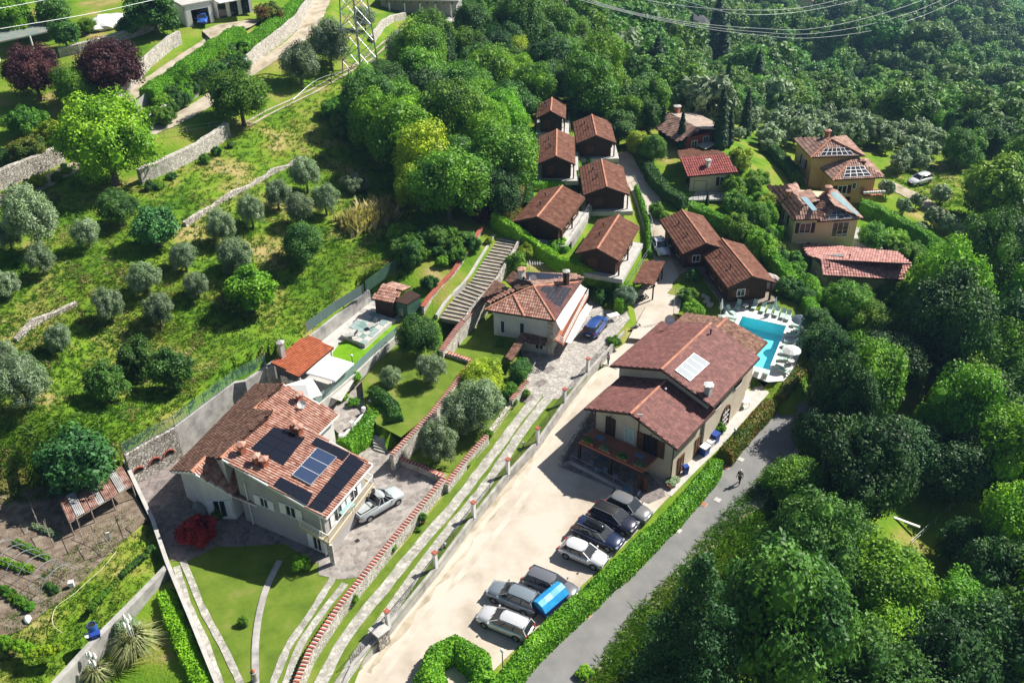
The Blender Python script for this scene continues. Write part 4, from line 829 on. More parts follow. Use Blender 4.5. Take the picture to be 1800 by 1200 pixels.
panel_on('solar_panel', 'long black solar array lowest along the eave of the solar villa', V1, pM, ((541,892),(567,903),(641,815),(616,799)), M_pv, 1, 7, lift=.2)
panel_on('solar_panel', 'pair of black solar modules nearest the front verge of the villa roof', V1, pM, ((480,855),(540,890),(550,870),(493,840)), M_pv, 2, 1, lift=.2)
panel_on('solar_panel', 'pair of black solar modules by the rear verge above the clipped hedge', V1, pM, ((547,782),(603,812),(615,798),(556,770)), M_pv, 2, 1, lift=.2)
panel_on('solar_collector', 'three blue glass solar collectors in a stepped row on the villa roof', V1, pM, ((513,838),(546,856),(592,807),(557,790)), M_pvb, 1, 3, lift=.28, frame=M_frame)

# ------------------------------------------------------------------ hipped villa between stepped path and lane
v2 = P(940, 560, .9)
V2 = thing('hipped_villa', 'white two-storey villa with hipped terracotta roof beside the cobbled forecourt', 'house', v2)
pF = PL([(853,545,6.0), (975,564,6.0), (938,504,7.7)]); pE = PL([(975,564,6.0), (1027,488,6.0), (938,504,7.7)])
F1 = rpx(pF, [(853,545),(975,564),(938,504),(902,519)]); E1 = rpx(pE, [(975,564),(1027,488),(1016,497),(938,504)])
K2 = dict(pitch=.27, tl=.40, h=.09)
roof_face(V2, F1, F1[1]-F1[0], M_tileT, v2, edge=M_wood, **K2); roof_face(V2, E1, E1[1]-E1[0], M_tileR, v2, edge=M_wood, **K2)
pN = plane3(E1[3], E1[2], P(1000,478,6.1)); N1 = [E1[3], E1[2], E1[1], PP(1012,484,pN), PP(960,476,pN), PP(908,478,pN), PP(902,480,pN)]; N1 = [E1[3], E1[1], PP(1010,483,pN), PP(910,478,pN)]; roof_face(V2, N1, N1[2]-N1[3], M_tileP, v2, **K2)
pW = PL([(871,492,6.1), (845,526,6.1), (908,510,7.0)]); W1 = rpx(pW, [(871,492),(845,526),(894,508),(885,500)]); roof_face(V2, W1, W1[1]-W1[0], M_tileD, v2, **K2)
pX = PL([(902,478,6.6), (889,493,6.3), (938,504,7.7)]); X1 = rpx(pX, [(902,478),(889,493),(908,511),(938,503)]); roof_face(V2, X1, X1[1]-X1[0], M_tileD, v2, **K2)
pY = PL([(846,528,5.6), (859,533,5.6), (895,508,6.8)]); Y1 = rpx(pY, [(846,527),(861,533),(908,511),(895,507)]); roof_face(V2, Y1, Y1[1]-Y1[0], M_tileT, v2, **K2)
rt = tiles([F1[0], F1[1], F1[2]], F1[1]-F1[0], M_tileT, V2, v2, lift=.03, **K2) if False else None
lastroof = roof_face(V2, [F1[0]+(F1[1]-F1[0])*.55, F1[0]+(F1[1]-F1[0])*.57, F1[3]+up*.5], F1[1]-F1[0], M_tileT, v2, th=.05, tile=False)
ridge([F1[1]+up, F1[2]+up], M_ridge, lastroof, v2, .14); ridge([F1[2]+up, E1[2]+up], M_ridge, lastroof, v2, .14); ridge([F1[0]+up, F1[3]+up, F1[2]+up], M_ridge, lastroof, v2, .14); ridge([rpx(pF, [(922,557)])[0]+up, rpx(pF, [(903,519)])[0]+up], M_ridge, lastroof, v2, .17)
ft = [F1[0], F1[1], E1[1], P(905,484,6)]; w2 = inset(ft, 1.0)
wallmesh(V2, [w2[0], w2[1], w2[2], w2[3]], .6, [5.95, 5.9, 5.95, 5.95], M_whitew, v2)
b = MB(v2); c0 = w2[1]; b.bar(Vector((c0.x, c0.y, .8)), Vector((c0.x, c0.y, 5.8)), .6, .6, (w2[1]-w2[0])); b.build('stone_corner', M_stone2, V2)
for t_, z_, w_, h_, m_ in ((.50, 3.6, .55, 2.0, M_pvb), (.16, 3.7, .5, 1.6, M_pvb)): c, n = on(w2[0], w2[1], t_, z_); window(V2, v2, c, n, w_, h_, glass=m_, bars=1, sill=False)
c, n = on(w2[0], w2[1], .80, 1.9); window(V2, v2, c, n, .95, .9, bars=2)
for t_ in (.3, .6): c, n = on(w2[1], w2[2], t_, 4.6); window(V2, v2, c, n, 1.2, 1.9, bars=2, sill=False)
# porch roof wrapping the lower corner, tiled
pK = PL([(921,587,3.9), (960,598,3.9), (963,601,3.3)])
for pts, e in (([(918,584),(962,594),(960,602),(926,596)], 0), ([(918,583),(926,594),(900,632),(889,627)], 1)):
    q = [P(*c, 3.6) for c in pts]; q[2].z = q[3].z = 3.2 if e == 0 else 3.4; roof_face(V2, q, q[1]-q[0] if e == 0 else q[2]-q[1], M_tileD, v2, th=.12, **K2)
# balcony, awnings
bb = [P(975,597,3.5), P(990,606,3.5), P(1034,520,3.5), P(1020,512,3.5)]; b = MB(v2); b.slab(bb, .2); b.build('balcony_floor', M_terra, V2)
b = MB(v2)
for z_ in (.3, .6, .9): b.bar(bb[1]+Vector((0, 0, z_)), bb[2]+Vector((0, 0, z_)), .05, .05); b.bar(bb[0]+Vector((0, 0, z_)), bb[1]+Vector((0, 0, z_)), .05, .05)
for k in range(15): p = bb[1].lerp(bb[2], k/14); b.bar(p, p+Vector((0, 0, .9)), .04, .04)
b.build('balcony_railing', M_white, V2)
def awning(label, pts, m, name='awning', n=9):
    q = [P(*p) for p in pts]; o = q[0].copy(); t = part_empty(name, V2, o, label); b = MB(o); vs = []
    for i in range(n+1):
        for j in range(4): u = i/n; v = j/3; p = q[0].lerp(q[3], u).lerp(q[1].lerp(q[2], u), v); vs.append(p-Vector((0, 0, .10*math.sin(v*PI)))+Vector((0, 0, .03*(i % 2))))
    b.add(vs, [(i*4+j, i*4+j+1, i*4+j+5, i*4+j+4) for i in range(n) for j in range(3)]); b.build('canvas', m, t)
    k = MB(o); k.bar(q[1], q[2], .08, .08); k.bar(q[0], q[3], .12, .12); k.build('front_bar', M_white, t); [MB(o).bar(q[i].lerp(q[j], .03)-Vector((0, 0, .05)), q[j].lerp(q[i], .03)-Vector((0, 0, .05)), .04, .04).build('arm', M_white, t) for i, j in ((0, 1), (3, 2))]; return t
awning('upper white awning stretched below the right eave of the hipped villa', [(978,565,5.8),(987,581,5.0),(1031,507,5.0),(1020,499,5.8)], M_canvas, n=16)
awning('lower cream striped awning over the car side of the hipped villa', [(990,599,3.2),(1003,603,2.4),(1041,538,2.4),(1032,534,3.2)], M_awn, n=16)
panel_on('solar_panel', 'left small dark solar panel on the hipped villa roof', V2, pE, ((948,511),(962,520),(970,506),(955,503)), M_pv, 1, 1)
panel_on('solar_panel', 'two large dark solar panels side by side on the hipped villa roof', V2, pE, ((958,523),(984,542),(1004,508),(973,502)), M_pv, 2, 2)
panel_on('solar_panel', 'row of black solar panels on the far slope of the hipped villa', V2, pN, ((925,494),(1012,492),(1008,486),(925,480)), M_pv, 4, 1, lift=.2)
chimney(V2, v2, PP(995,500,pE), 1.6, .5, M_wood, M_concl); chimney(V2, v2, PP(917,484,pN), .7, .6, M_whitew, M_tileT); dish('white satellite dish between chimney and ridge of the hipped villa', PP(936,493,pN), .3, .45, (.2, -.9, .4), root=V2)
# ------------------------------------------------------------------ walls, fences, steps
def wallrun(name, label, cat, pts, z0, z1, th, m, cap=None, capw=None, root=None, part='wall', group=None, batter=0):
    """a wall along plan points; z0/z1 numbers or lists"""
    p = [Vector((q[0], q[1], 0)) for q in pts]; n = len(p); z0 = [z0]*n if isinstance(z0, (int, float)) else z0; z1 = [z1]*n if isinstance(z1, (int, float)) else z1
    o = Vector((p[0].x, p[0].y, z0[0])); t = root or thing(name, label, cat, o, group); oo = Vector(t.location)
    L, R = [], []
    for i in range(n):
        d0 = (p[i]-p[i-1]).normalized() if i else (p[1]-p[0]).normalized(); d1 = (p[i+1]-p[i]).normalized() if i < n-1 else d0
        d = (d0+d1).normalized(); k = th/2/max(.5, d.dot(d1)); s = Vector((d.y, -d.x, 0))*k; L.append(p[i]-s); R.append(p[i]+s)
    b = MB(oo); vs = []
    for i in range(n): vs += [Vector((*L[i].xy, z0[i])), Vector((*R[i].xy, z0[i])), Vector((*R[i].xy, z1[i])), Vector((*L[i].xy, z1[i]))]
    b.add(vs, [(4*i+j, 4*i+4+j, 4*i+4+(j+1) % 4, 4*i+(j+1) % 4) for i in range(n-1) for j in range(4)]+[(3, 2, 1, 0), (4*n-4, 4*n-3, 4*n-2, 4*n-1)]); b.build(part, m, t)
    if cap == 'tiles':
        c = MB(oo); w = capw or th*1.6
        for i in range(n-1):
            a, e = p[i].copy(), p[i+1].copy(); a.z = z1[i]; e.z = z1[i+1]; K = max(1, int((e-a).length/.34)); d = (e-a).normalized(); s = Vector((d.y, -d.x, 0)).normalized()
            for k in range(K):
                q = a.lerp(e, (k+.5)/K); hw = (e-a).length/K*.36
                vs = [q+d*x+s*y+Vector((0, 0, z)) for x, z in ((-hw, .02), (-hw*.5, .10), (hw*.5, .10), (hw, .02)) for y in (-w/2, w/2)]
                c.add(vs, [(2*j, 2*j+2, 2*j+3, 2*j+1) for j in range(3)]+[(0, 2, 4, 6)[::-1], (1, 3, 5, 7)])
        q = c.build('cap_tiles', M_capred, t); q['kind'] = 'stuff'
        c = MB(oo)
        for i in range(n-1): c.bar(Vector((*p[i].xy, z1[i]+.012)), Vector((*p[i+1].xy, z1[i+1]+.012)), w*.92, .03)
        c.build('coping', M_concl, t)
    elif cap:
        for i in range(n-1): c = MB(oo); c.bar(Vector((*p[i].xy, z1[i]+.04)), Vector((*p[i+1].xy, z1[i+1]+.04)), capw or th*1.25, .09); c.build('coping', cap, t)
    return t
def pp(pxs, z): return [P(*c, z) for c in pxs]
def fence(root, pts, h, m_post, m_rail, step=2.0, rails=(.15, .6, 1.0), pr=.025, infill=None, name='fence', org=None, bars=0):
    o = Vector(root.location); p = resample(pts, step) if step else pts
    for q in p: b = MB(o); b.tube([q, q+Vector((0, 0, h))], pr, 5); b.build('post', m_post, root)
    for r_ in rails:
        b = MB(o); [b.bar(a+Vector((0, 0, h*r_)), c+Vector((0, 0, h*r_)), .03, .03) for a, c in zip(p, p[1:])]; b.build('rail', m_rail, root)
    if infill:
        b = MB(o)
        for a, c in zip(p, p[1:]):
            K = max(2, int((c-a).length/.22))
            for k in range(1, K): q = a.lerp(c, k/K); b.bar(q+Vector((0, 0, .05)), q+Vector((0, 0, h)), .012, .012)
            for k in range(1, 5): b.bar(a+Vector((0, 0, h*k/5)), c+Vector((0, 0, h*k/5)), .012, .012)
        w = b.build('wire_mesh', infill, root); w['kind'] = 'stuff'
# car-park wall with white pillars
wp = pp([(600,1225),(622,1178),(640,1158),(683,1110),(767,1006),(833,916),(893,840),(945,784),(992,716),(1033,663),(1067,625),(1096,592)], .35)
cw = wallrun('boundary_wall', 'long low concrete wall with white brick-capped pillars between car park and wheel-track drive', 'wall', wp, -.1, 1.15, .25, M_conc)
for (x, y) in ((683,1098),(766,995),(833,906),(893,830),(945,775),(992,706),(1033,652)):
    q = P(x, y, 1.15); b = MB(cw.location); b.box(q+Vector((0, 0, .7)), (.3, .3, 1.8), .85); pl_ = b.build('pillar', M_white, cw)
    b = MB(cw.location); b.box(q+Vector((0, 0, 1.66)), (.42, .42, .12), .85); b.build('pillar_cap', M_capred, pl_)
fence(cw, [Vector((q.x-.16, q.y+.05, 1.1)) for q in wp[1:-1]], 1.0, M_dmetal, M_dmetal, step=2.4, rails=(1.0,), infill=M_dmetal)
# red-capped stone walls of the terraces
w1 = pp([(505,1235),(545,1140),(598,1060),(683,955),(735,893),(781,838)], 2.35)
wallrun('capped_stone_wall', 'long pale stone wall with striped red tile cap between villa forecourt and drive', 'wall', w1, .7, 2.3, .4, M_stone2, 'tiles', .5)
wallrun('capped_stone_wall', 'short red-capped stone wall closing the villa forecourt behind the pickup', 'wall', pp([(779,836),(735,816),(686,799)], 2.35), .9, 2.3, .42, M_stone2, 'tiles', .48)
wallrun('capped_stone_wall', 'sloping red-capped stone wall between upper lawn and the sunken olive bed', 'wall', pp([(688,798),(715,770),(760,723),(830,634)], 3.6), 1.1, 3.55, .4, M_stone2, 'tiles', .5)
wallrun('capped_stone_wall', 'short red-capped wall at the top end of the upper lawn', 'wall', pp([(830,633),(806,624),(775,615)], 3.7), 2.2, 3.6, .4, M_stone2, 'tiles', .48)
wallrun('capped_stone_wall', 'red-capped stone wall climbing beside the shaded lawn of the hipped villa', 'wall', pp([(775,614),(800,582),(842,535),(868,512)], 4.4), 2.2, [4.2, 4.4, 4.7, 4.9], .5, M_stone2, 'tiles', .7)
wallrun('capped_stone_wall', 'low red-capped wall with arched niches below the olive trees, lower half', 'wall', pp([(784,850),(822,801),(856,764)], 2.0), .7, 1.95, .4, M_stone2, 'tiles', .48)
wallrun('capped_stone_wall', 'low stone wall along the drive below the silver olives, without cap', 'wall', pp([(858,760),(880,730),(900,703)], 1.6), .7, 1.5, .4, M_stone)
wallrun('capped_stone_wall', 'low red-capped wall at the cobbled end of the drive, upper half', 'wall', pp([(898,702),(927,668)], 2.1), .7, 2.05, .4, M_stone2, 'tiles', .48)
for (x, y) in ((742,905),(688,968),(624,1055),(824,812),(838,792),(908,700),(918,686)):   # niches
    pass
# retaining wall behind the villa
r1 = pp([(217,797),(262,772),(307,748)], 5.4); r2 = pp([(307,748),(360,708),(410,671),(430,668),(467,643),(490,628)], 5.4)
rw = wallrun('retaining_wall', 'tall rubble and concrete retaining wall behind the solar villa with green railing', 'wall', r2, 1.3, 5.35, .35, M_conc)
wallrun('', '', '', r1, 1.3, 5.3, .5, M_stone, root=rw, part='rubble_section')
nrm_ = (r1[2]-r1[0]).normalized(); sd = Vector((nrm_.y, -nrm_.x, 0))
for (x, y) in ((256,838),(281,818),(301,800)):
    q = P(x, y, 3.0); a = r1[0]; d = (r1[2]-r1[0]); d.z = 0; d.normalize(); u_ = (q-a).dot(d); c = Vector((a.x, a.y, 2.8))+d*u_+sd*.26
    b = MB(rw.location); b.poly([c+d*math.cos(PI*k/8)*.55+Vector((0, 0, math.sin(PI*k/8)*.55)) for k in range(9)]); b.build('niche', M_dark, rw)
    b = MB(rw.location); [b.bar(c+d*math.cos(PI*k/8)*.6+Vector((0, 0, math.sin(PI*k/8)*.6)), c+d*math.cos(PI*(k+1)/8)*.6+Vector((0, 0, math.sin(PI*(k+1)/8)*.6)), .14, .12) for k in range(8)]; b.build('niche_arch', M_capred, rw)
M_glf = mat('green_glass_panel', (.20, .30, .27), .15, spec=.6)
def screen(label, pts, h, m, step=1.8, name='screen_fence'):
    p = resample(pts, step); o = p[0].copy(); t = thing(name, label, 'fence', o)
    for a, c in zip(p, p[1:]):
        b = MB(o); b.bar(a+Vector((0, 0, h/2+.05)), c+Vector((0, 0, h/2+.05)), .03, h-.1); b.build('panel', m, t)
    for q in p: b = MB(o); b.tube([q, q+Vector((0, 0, h+.05))], .03, 5); b.build('post', M_metal, t)
    return t
def grille(label, pts, h, step=1.9, m=M_fence, name='grille_fence'):
    p = resample(pts, step); o = p[0].copy(); t = thing(name, label, 'fence', o)
    for q in p: b = MB(o); b.tube([q, q+Vector((0, 0, h))], .035, 5); b.build('post', m, t)
    for a, c in zip(p, p[1:]):
        b = MB(o)
        for k in range(9): zz = h*(.06+.92*k/8); b.bar(a+Vector((0, 0, zz)), c+Vector((0, 0, zz)), .02, .035)
        K = 6
        for k in range(K+1): q = a.lerp(c, k/K); b.bar(q+Vector((0, 0, .05)), q+Vector((0, 0, h)), .02, .02)
        w = b.build('grille', m, t); w['kind'] = 'stuff'
    return t
grille('green steel grille fence on the long retaining wall behind the solar villa', [q+Vector((0, 0, -.05)) for q in pp([(217,797),(262,772),(307,748),(360,708),(410,671)], 5.4)], 1.25)
grille('short green grille fence on the stepped-down end of the retaining wall', pp([(412,669),(467,640)], 5.4), 1.2)
screen('solid grey green screen fence behind the outdoor kitchen and sun deck', pp([(540,585),(590,548),(640,517)], 6.0), 1.3, mat('grey_green_screen', (.10,.15,.14), .7))
grille('dark green mesh fence above the shed at the slope edge', pp([(644,514),(690,480),(720,462)], 6.2), 1.5)
wallrun('retaining_wall', 'stained concrete wall at the back of the sun deck', 'wall', pp([(468,645),(540,592),(600,545),(648,508)], 5.6), 3.5, 5.5, .3, M_conc)
dfr = pp([(556,712),(580,692),(620,658),(660,620),(699,586)], 4.25)
dw = wallrun('retaining_wall', 'white terrace wall with glass balustrade below the deck lawn', 'wall', dfr, 2.9, 4.2, .3, M_concl)
screen('pale green glass balustrade along the terrace edge by the deck lawn', [q+Vector((0, 0, -.03)) for q in dfr], 1.0, M_glf, 1.6, 'glass_balustrade')
# white fence with pillars beside the clipped hedge
wf = pp([(598,772),(616,752),(638,728),(655,712)], 2.6); t = wallrun('garden_wall', 'low white wall with square white posts behind the clipped hedge', 'wall', wf, 1.4, 2.7, .18, M_white)
for (x, y) in ((600,772),(619,749),(640,724),(652,711)): q = P(x, y, 2.7); b = MB(t.location); b.box(q+Vector((0, 0, .15)), (.34, .34, .9), .85); b.build('post', M_white, t)
# kitchen-garden walls
wallrun('garden_wall', 'narrow pale concrete wall running down between vegetable garden and villa drive', 'wall', pp([(214,805),(246,868),(268,913),(294,988),(335,1085),(392,1225)], 2.6), .4, [4.2, 2.9, 2.7, 2.6, 2.4, 2.2], .28, M_conc, M_concl, .34)
wallrun('garden_wall', 'wide grey concrete retaining wall on the lower side of the vegetable garden', 'wall', pp([(292,996),(235,1055),(160,1130),(85,1212)], 2.5), -.2, 2.55, .5, M_conc)
# hillside walls
def hillwall(label, pxs, h, m=M_stone, th=.5, name='terrace_wall', sink=.8, cap=None, group=None):
    pts = resample(path3(pxs), 1.5); return wallrun(name, label, 'wall', pts, [Z(q.x, q.y)-sink for q in pts], [Z(q.x, q.y)+h*(1 if h > 1 else random.uniform(.35, 1.15))+random.uniform(-.1, .1) for q in pts], th, m, cap, group=group)
hillwall('broken dry-stone terrace wall through the middle of the olive grove', [(325,398),(360,375),(400,350),(440,328),(480,305),(532,283)], .7, M_stone, .5)
hillwall('short dry-stone terrace wall at the left of the olive grove', [(28,600),(60,572),(95,553),(135,535)], .7, M_stone, .5)
hillwall('tall pale stone retaining wall along the hill road at the left edge', [(-40,352),(0,332),(50,310),(112,284)], 2.3, M_stone, .8)
hillwall('curved stone retaining wall below the railing right of the big tree', [(248,322),(300,300),(340,280),(375,258),(402,238)], 1.9, M_stone2, .8)
hillwall('pale stone wall climbing beside the upper hill road and purple trees', [(200,205),(225,165),(262,118),(300,86),(318,76)], 1.9, M_stone2, .6)
hillwall('high pale stone wall along the left of the hill road bend', [(433,128),(460,100),(500,70),(528,45),(546,15),(550,-8)], 2.2, M_stone2, .6)
hillwall('stone wall under the ivy bank beside the hill road', [(268,222),(300,200),(340,172),(380,142),(415,122)], 1.6, M_stone2, .6)
hillwall('low stone wall by the purple trees and white tarpaulin', [(105,100),(140,92),(200,75),(250,60),(285,45)], 1.3, M_stone2, .8)
hillwall('low retaining wall beside the pylon track', [(655,75),(672,50),(690,38),(712,34)], 1.2, M_stone2, .7)
rl_ = path3([(252,250),(290,243),(330,238),(370,232),(405,226)]); t = thing('road_railing', 'galvanised railing along the hill road above the curved stone wall', 'railing', rl_[0]); fence(t, [q+Vector((0, 0, .2)) for q in rl_], 1.1, M_metal, M_metal, 1.9, (.5, 1.0), .04)
# metal gate panels on the upper road
q = path3([(200,196),(228,208)]); t = thing('metal_gate', 'grey sheet metal gate at the lower end of the upper hill road', 'gate', q[0])
b = MB(q[0]); b.bar(q[0]+Vector((0, 0, .8)), q[1]+Vector((0, 0, .8)), .06, 1.6); b.build('gate_leaf', M_grey, t)
q2 = path3([(232,208),(265,178)]); b = MB(q[0]); b.bar(q2[0]+Vector((0, 0, .8)), q2[1]+Vector((0, 0, .8)), .06, 1.6); b.build('side_panel', M_grey, t)
# stepped path
sa = [P(792,562,4.3), P(812,532,4.8), P(843,500,5.4), P(858,476,5.8), P(880,440,6.4), P(893,418,6.8)]
M_step = mat('mossy_step', (.3,.26,.2), .95, stops=[(.16,.15,.08),(.27,.22,.16),(.36,.30,.24)], scale=1.5, detail=8)
st = thing('stepped_path', 'long shallow stairway with white-edged steps climbing left of the hipped villa', 'stairs', sa[0]); sp = resample(smooth(sa, 4), .5); L_ = len(sp); K = 26
acc = [0]
for a, c in zip(sp, sp[1:]): acc.append(acc[-1]+(c-a).length)
def along(s):
    i = max(0, min(len(sp)-2, int(np.searchsorted(acc, s)-1))); f = (s-acc[i])/(acc[i+1]-acc[i]); return sp[i].lerp(sp[i+1], f), (sp[i+1]-sp[i]).normalized()
for k in range(K):
    p, d = along(acc[-1]*k/K+.01); s = Vector((d.y, -d.x, 0)).normalized(); run = acc[-1]/K; hd = Vector((d.x, d.y, 0)).normalized()
    b = MB(sa[0]); c = p+hd*run/2; b.hexa([c-hd*run/2-s*1.3-Vector((0, 0, .5)), c-hd*run/2+s*1.3-Vector((0, 0, .5)), c+hd*run*.55+s*1.3-Vector((0, 0, .5)), c+hd*run*.55-s*1.3-Vector((0, 0, .5))], [c-hd*run/2-s*1.3, c-hd*run/2+s*1.3, c+hd*run*.55+s*1.3, c+hd*run*.55-s*1.3]); so_ = b.build('step', M_step, st)
    b = MB(sa[0]); b.bar(p-s*1.3+Vector((0, 0, .03)), p+s*1.3+Vector((0, 0, .02)), .09, .07); b.build('nosing', M_concl, so_)
sdv = Vector((.72, -.69, 0))
for off, lab, h_, m_, cp_ in ((-1.75, 'white stone kerb wall on the left of the stepped path', .3, M_concl, None), (-3.4, 'red-topped pale stone wall left of the stepped path', 1.0, M_stone2, M_capred), (1.65, 'narrow mossy wall on the right of the stepped path', .35, M_stone, None)):
    pts = []
    for k in range(9): p, d = along(acc[-1]*k/8*.99); s = Vector((d.y, -d.x, 0)).normalized(); pts.append(p+s*off)
    wallrun('stair_wall', lab, 'wall', pts, [q.z-1 for q in pts], [q.z+h_ for q in pts], .3, m_, cp_, .55)
# fences between chalets
cf = path3([(1003,437),(1018,415),(1035,385),(1042,368)]); t = wallrun('retaining_wall', 'concrete wall with railing between the two lowest chalets', 'wall', cf, [q.z-1 for q in cf], [q.z+1.3 for q in cf], .25, M_conc); fence(t, [q+Vector((0, 0, 1.3)) for q in cf], .9, M_metal, M_metal, 2, (.5, 1))
for lab, px_ in (('wire fence beside the lawn strip of the chalet nearest the carport', [(1100,508),(1118,482),(1140,450),(1148,425),(1146,400),(1136,372),(1124,345),(1114,320)]), ('grey rail fence between the rear chalets of the two rows', [(1024,345),(1018,318),(1016,290),(1010,262),(1003,240),(999,208)])):
    q = path3(px_); t = thing('rail_fence', lab, 'fence', q[0]); fence(t, q, 1.1, M_metal, M_metal, 2.2, (.5, 1.0), .03)
# patio fence, low wall
pf = pp([(984,820),(1003,815),(1047,837),(1110,872)], 0); t = wallrun('patio_wall', 'low stone patio edge with wire fence in the shade of the guest house', 'wall', pf, -.2, .35, .22, M_grey); fence(t, [q+Vector((0, 0, .35)) for q in pf[1:]], .8, M_metal, M_metal, 2, (1.0,), .02)
wallrun('patio_wall', 'shaded stone wall on the car park side of the guest house patio', 'wall', pp([(984,820),(1010,778),(1040,728)], .0), -.2, .9, .3, M_stone)

# ------------------------------------------------------------------ pool
M_water = mat('pool_water', (.10, .62, .68), .06, spec=.5)
pc = [P(1303,555,.8), P(1385,573,.8), P(1353,653,.8)]; pc.append(pc[0]+pc[2]-pc[1])
M_pool = mat('turquoise_pool_lining', (.36, .88, .95), .6)
dk = pp([(1271,546),(1300,540),(1326,546),(1392,559),(1424,566),(1418,592),(1394,652),(1377,670),(1350,672),(1322,662),(1290,650),(1262,640),(1275,566)], .8)
cc = sum(pc, Vector())/4
b = MB(); ring = [cc+(q-cc)*1.0 for q in pc]
def deck_hole(name, outer, inner, z, m):
    b = MB(); t3 = tessellate_polygon([[Vector((q.x, q.y, 0)) for q in outer], [Vector((q.x, q.y, 0)) for q in inner]]); allp = outer+inner
    for tr in t3:
        a, c, d = (Vector((allp[i].x, allp[i].y, z)) for i in tr); b.add([a, c, d] if (c-a).cross(d-a).z > 0 else [a, d, c], [(0, 1, 2)])
    o = b.build(name, m); return tag(o, kind='structure')
deck_hole('pool_deck', dk, ring, .86, M_whitew)
b = MB(pc[0]); q = [Vector((p.x, p.y, -.7)) for p in pc]; b.poly(q if (q[1]-q[0]).cross(q[2]-q[1]).z > 0 else q[::-1])
for i in range(4): a, c = pc[i], pc[(i+1) % 4]; b.add([Vector((a.x, a.y, .86)), Vector((c.x, c.y, .86)), Vector((c.x, c.y, -.7)), Vector((a.x, a.y, -.7))], [(0, 1, 2, 3)])
po = thing('swimming_pool', 'rectangular turquoise swimming pool with white deck behind the guest house', 'swimming pool', pc[0]); b.build('basin', M_pool, po)
Mw = bpy.data.materials.new('clear_water'); Mw.use_nodes = True; N = Mw.node_tree.nodes; L = Mw.node_tree.links; N.remove(N['Principled BSDF'])
tr = N.new('ShaderNodeBsdfTransparent'); tr.inputs[0].default_value = (.66, .97, 1, 1); gl = N.new('ShaderNodeBsdfGlossy'); gl.inputs['Roughness'].default_value = .05; fr = N.new('ShaderNodeFresnel'); fr.inputs[0].default_value = 1.33; mx = N.new('ShaderNodeMixShader')
nz = N.new('ShaderNodeTexNoise'); nz.inputs['Scale'].default_value = 2.5; bp = N.new('ShaderNodeBump'); bp.inputs['Strength'].default_value = .25; L.new(nz.outputs[0], bp.inputs['Height']); L.new(bp.outputs[0], gl.inputs['Normal']); L.new(bp.outputs[0], fr.inputs['Normal'])
L.new(fr.outputs[0], mx.inputs[0]); L.new(tr.outputs[0], mx.inputs[1]); L.new(gl.outputs[0], mx.inputs[2]); L.new(mx.outputs[0], N['Material Output'].inputs['Surface'])
b = MB(pc[0]); b.poly([Vector((p.x, p.y, .70)) for p in pc][::-1]); b.build('water_surface', Mw, po)
for i in range(4): b = MB(pc[0]); a, c = pc[i], pc[(i+1) % 4]; d_ = (c-a).normalized()*.16; b.bar(Vector((a.x, a.y, .88))+d_, Vector((c.x, c.y, .88))+(d_ if False else -d_*0), .32, .05); b.build('coping', M_white, po)

# ------------------------------------------------------------------ sun deck, sheds, outdoor kitchen of the solar villa
q = pp([(599,588),(641,606),(695,561),(646,544)], 4.35); o = q[0].copy(); t = thing('sun_deck', 'raised sun deck covered with green plastic sheets and pale slabs', 'sun deck', o); b = MB(o); b.slab(q, .5); b.build('platform', M_concl, t)
uu, vv = (q[1]-q[0]), (q[3]-q[0])
for i in range(5):
    for j in range(7):
        if random.random() < .18: continue
        w_, h_ = .19, .135; a = q[0]+uu*(i*.2+.005)+vv*(j*.143+.004)+Vector((0, 0, .01)); k = random.random(); b = MB(o); z_ = Vector((0, 0, random.uniform(.015, .05)))
        b.hexa([a, a+uu*w_, a+uu*w_+vv*h_, a+vv*h_], [p+z_ for p in (a, a+uu*w_, a+uu*w_+vv*h_, a+vv*h_)]); b.build('slab' if k < .35 else 'plastic_sheet', M_concl if k < .35 else M_tarp2 if k > .6 else M_tarp1, t) if 'M_tarp1' in globals() else None
        if 'M_tarp1' not in globals():
            M_tarp1 = mat('sea_green_sheet', (.13, .24, .21), .5, var=(.22, .34, .31), scale=2); M_tarp2 = mat('grey_green_sheet', (.2, .3, .28), .5, var=(.35, .42, .4), scale=3)
fence_t = thing('bar_fence', 'short white barred fence at the far end of the sun deck', 'fence', P(648,538,4.3)); fence(fence_t, pp([(648,535),(680,545),(708,556)], 4.35), .9, M_white, M_white, 1.5, (.1, 1)); b = MB(fence_t.location); a, c = P(648,535,4.35), P(708,556,4.35)
for k in range(28): p = a.lerp(c, k/27); b.bar(p+Vector((0, 0, .1)), p+Vector((0, 0, .9)), .03, .03)
x_ = b.build('bars', M_white, fence_t); x_['kind'] = 'stuff'
def mono(name, label, cat, roof, z0, tm, wallm, posts=False, th=.12, eave=None, ins=.35, **k):
    o = sum(roof, Vector())/len(roof); o.z = z0; t = thing(name, label, cat, o); roof_face(t, roof, eave or roof[1]-roof[0], tm, o, th=th, **k)
    if posts:
        for p in inset(roof, ins): b = MB(o); b.bar(Vector((p.x, p.y, z0)), p-Vector((0, 0, .1)), .18, .18, (1, 0, 0)); b.build('post', wallm, t)
    else: wall_under(t, roof, z0, wallm, o, ins, .12)
    return t
kit = mono('outdoor_kitchen', 'bright orange tiled lean-to roof of the outdoor kitchen with white chimney', 'shelter', [P(476,638,5.9), P(525,663,5.5), P(587,611,5.5), P(542,589,5.9)], 3.9, M_tileN, M_white, True, eave=P(587,611,5.5)-P(525,663,5.5), pitch=.24, tl=.4, h=.08)
chimney(kit, Vector(kit.location), P(497,626,6.0), 1.6, .5, M_concl, M_grey)
for (x, y, w_) in ((520,672,1.6),(505,664,1.2)): b = MB(kit.location); b.box(P(x, y, 4.3), (w_, .7, .8), -.5); b.build('worktop', M_stone2, kit)
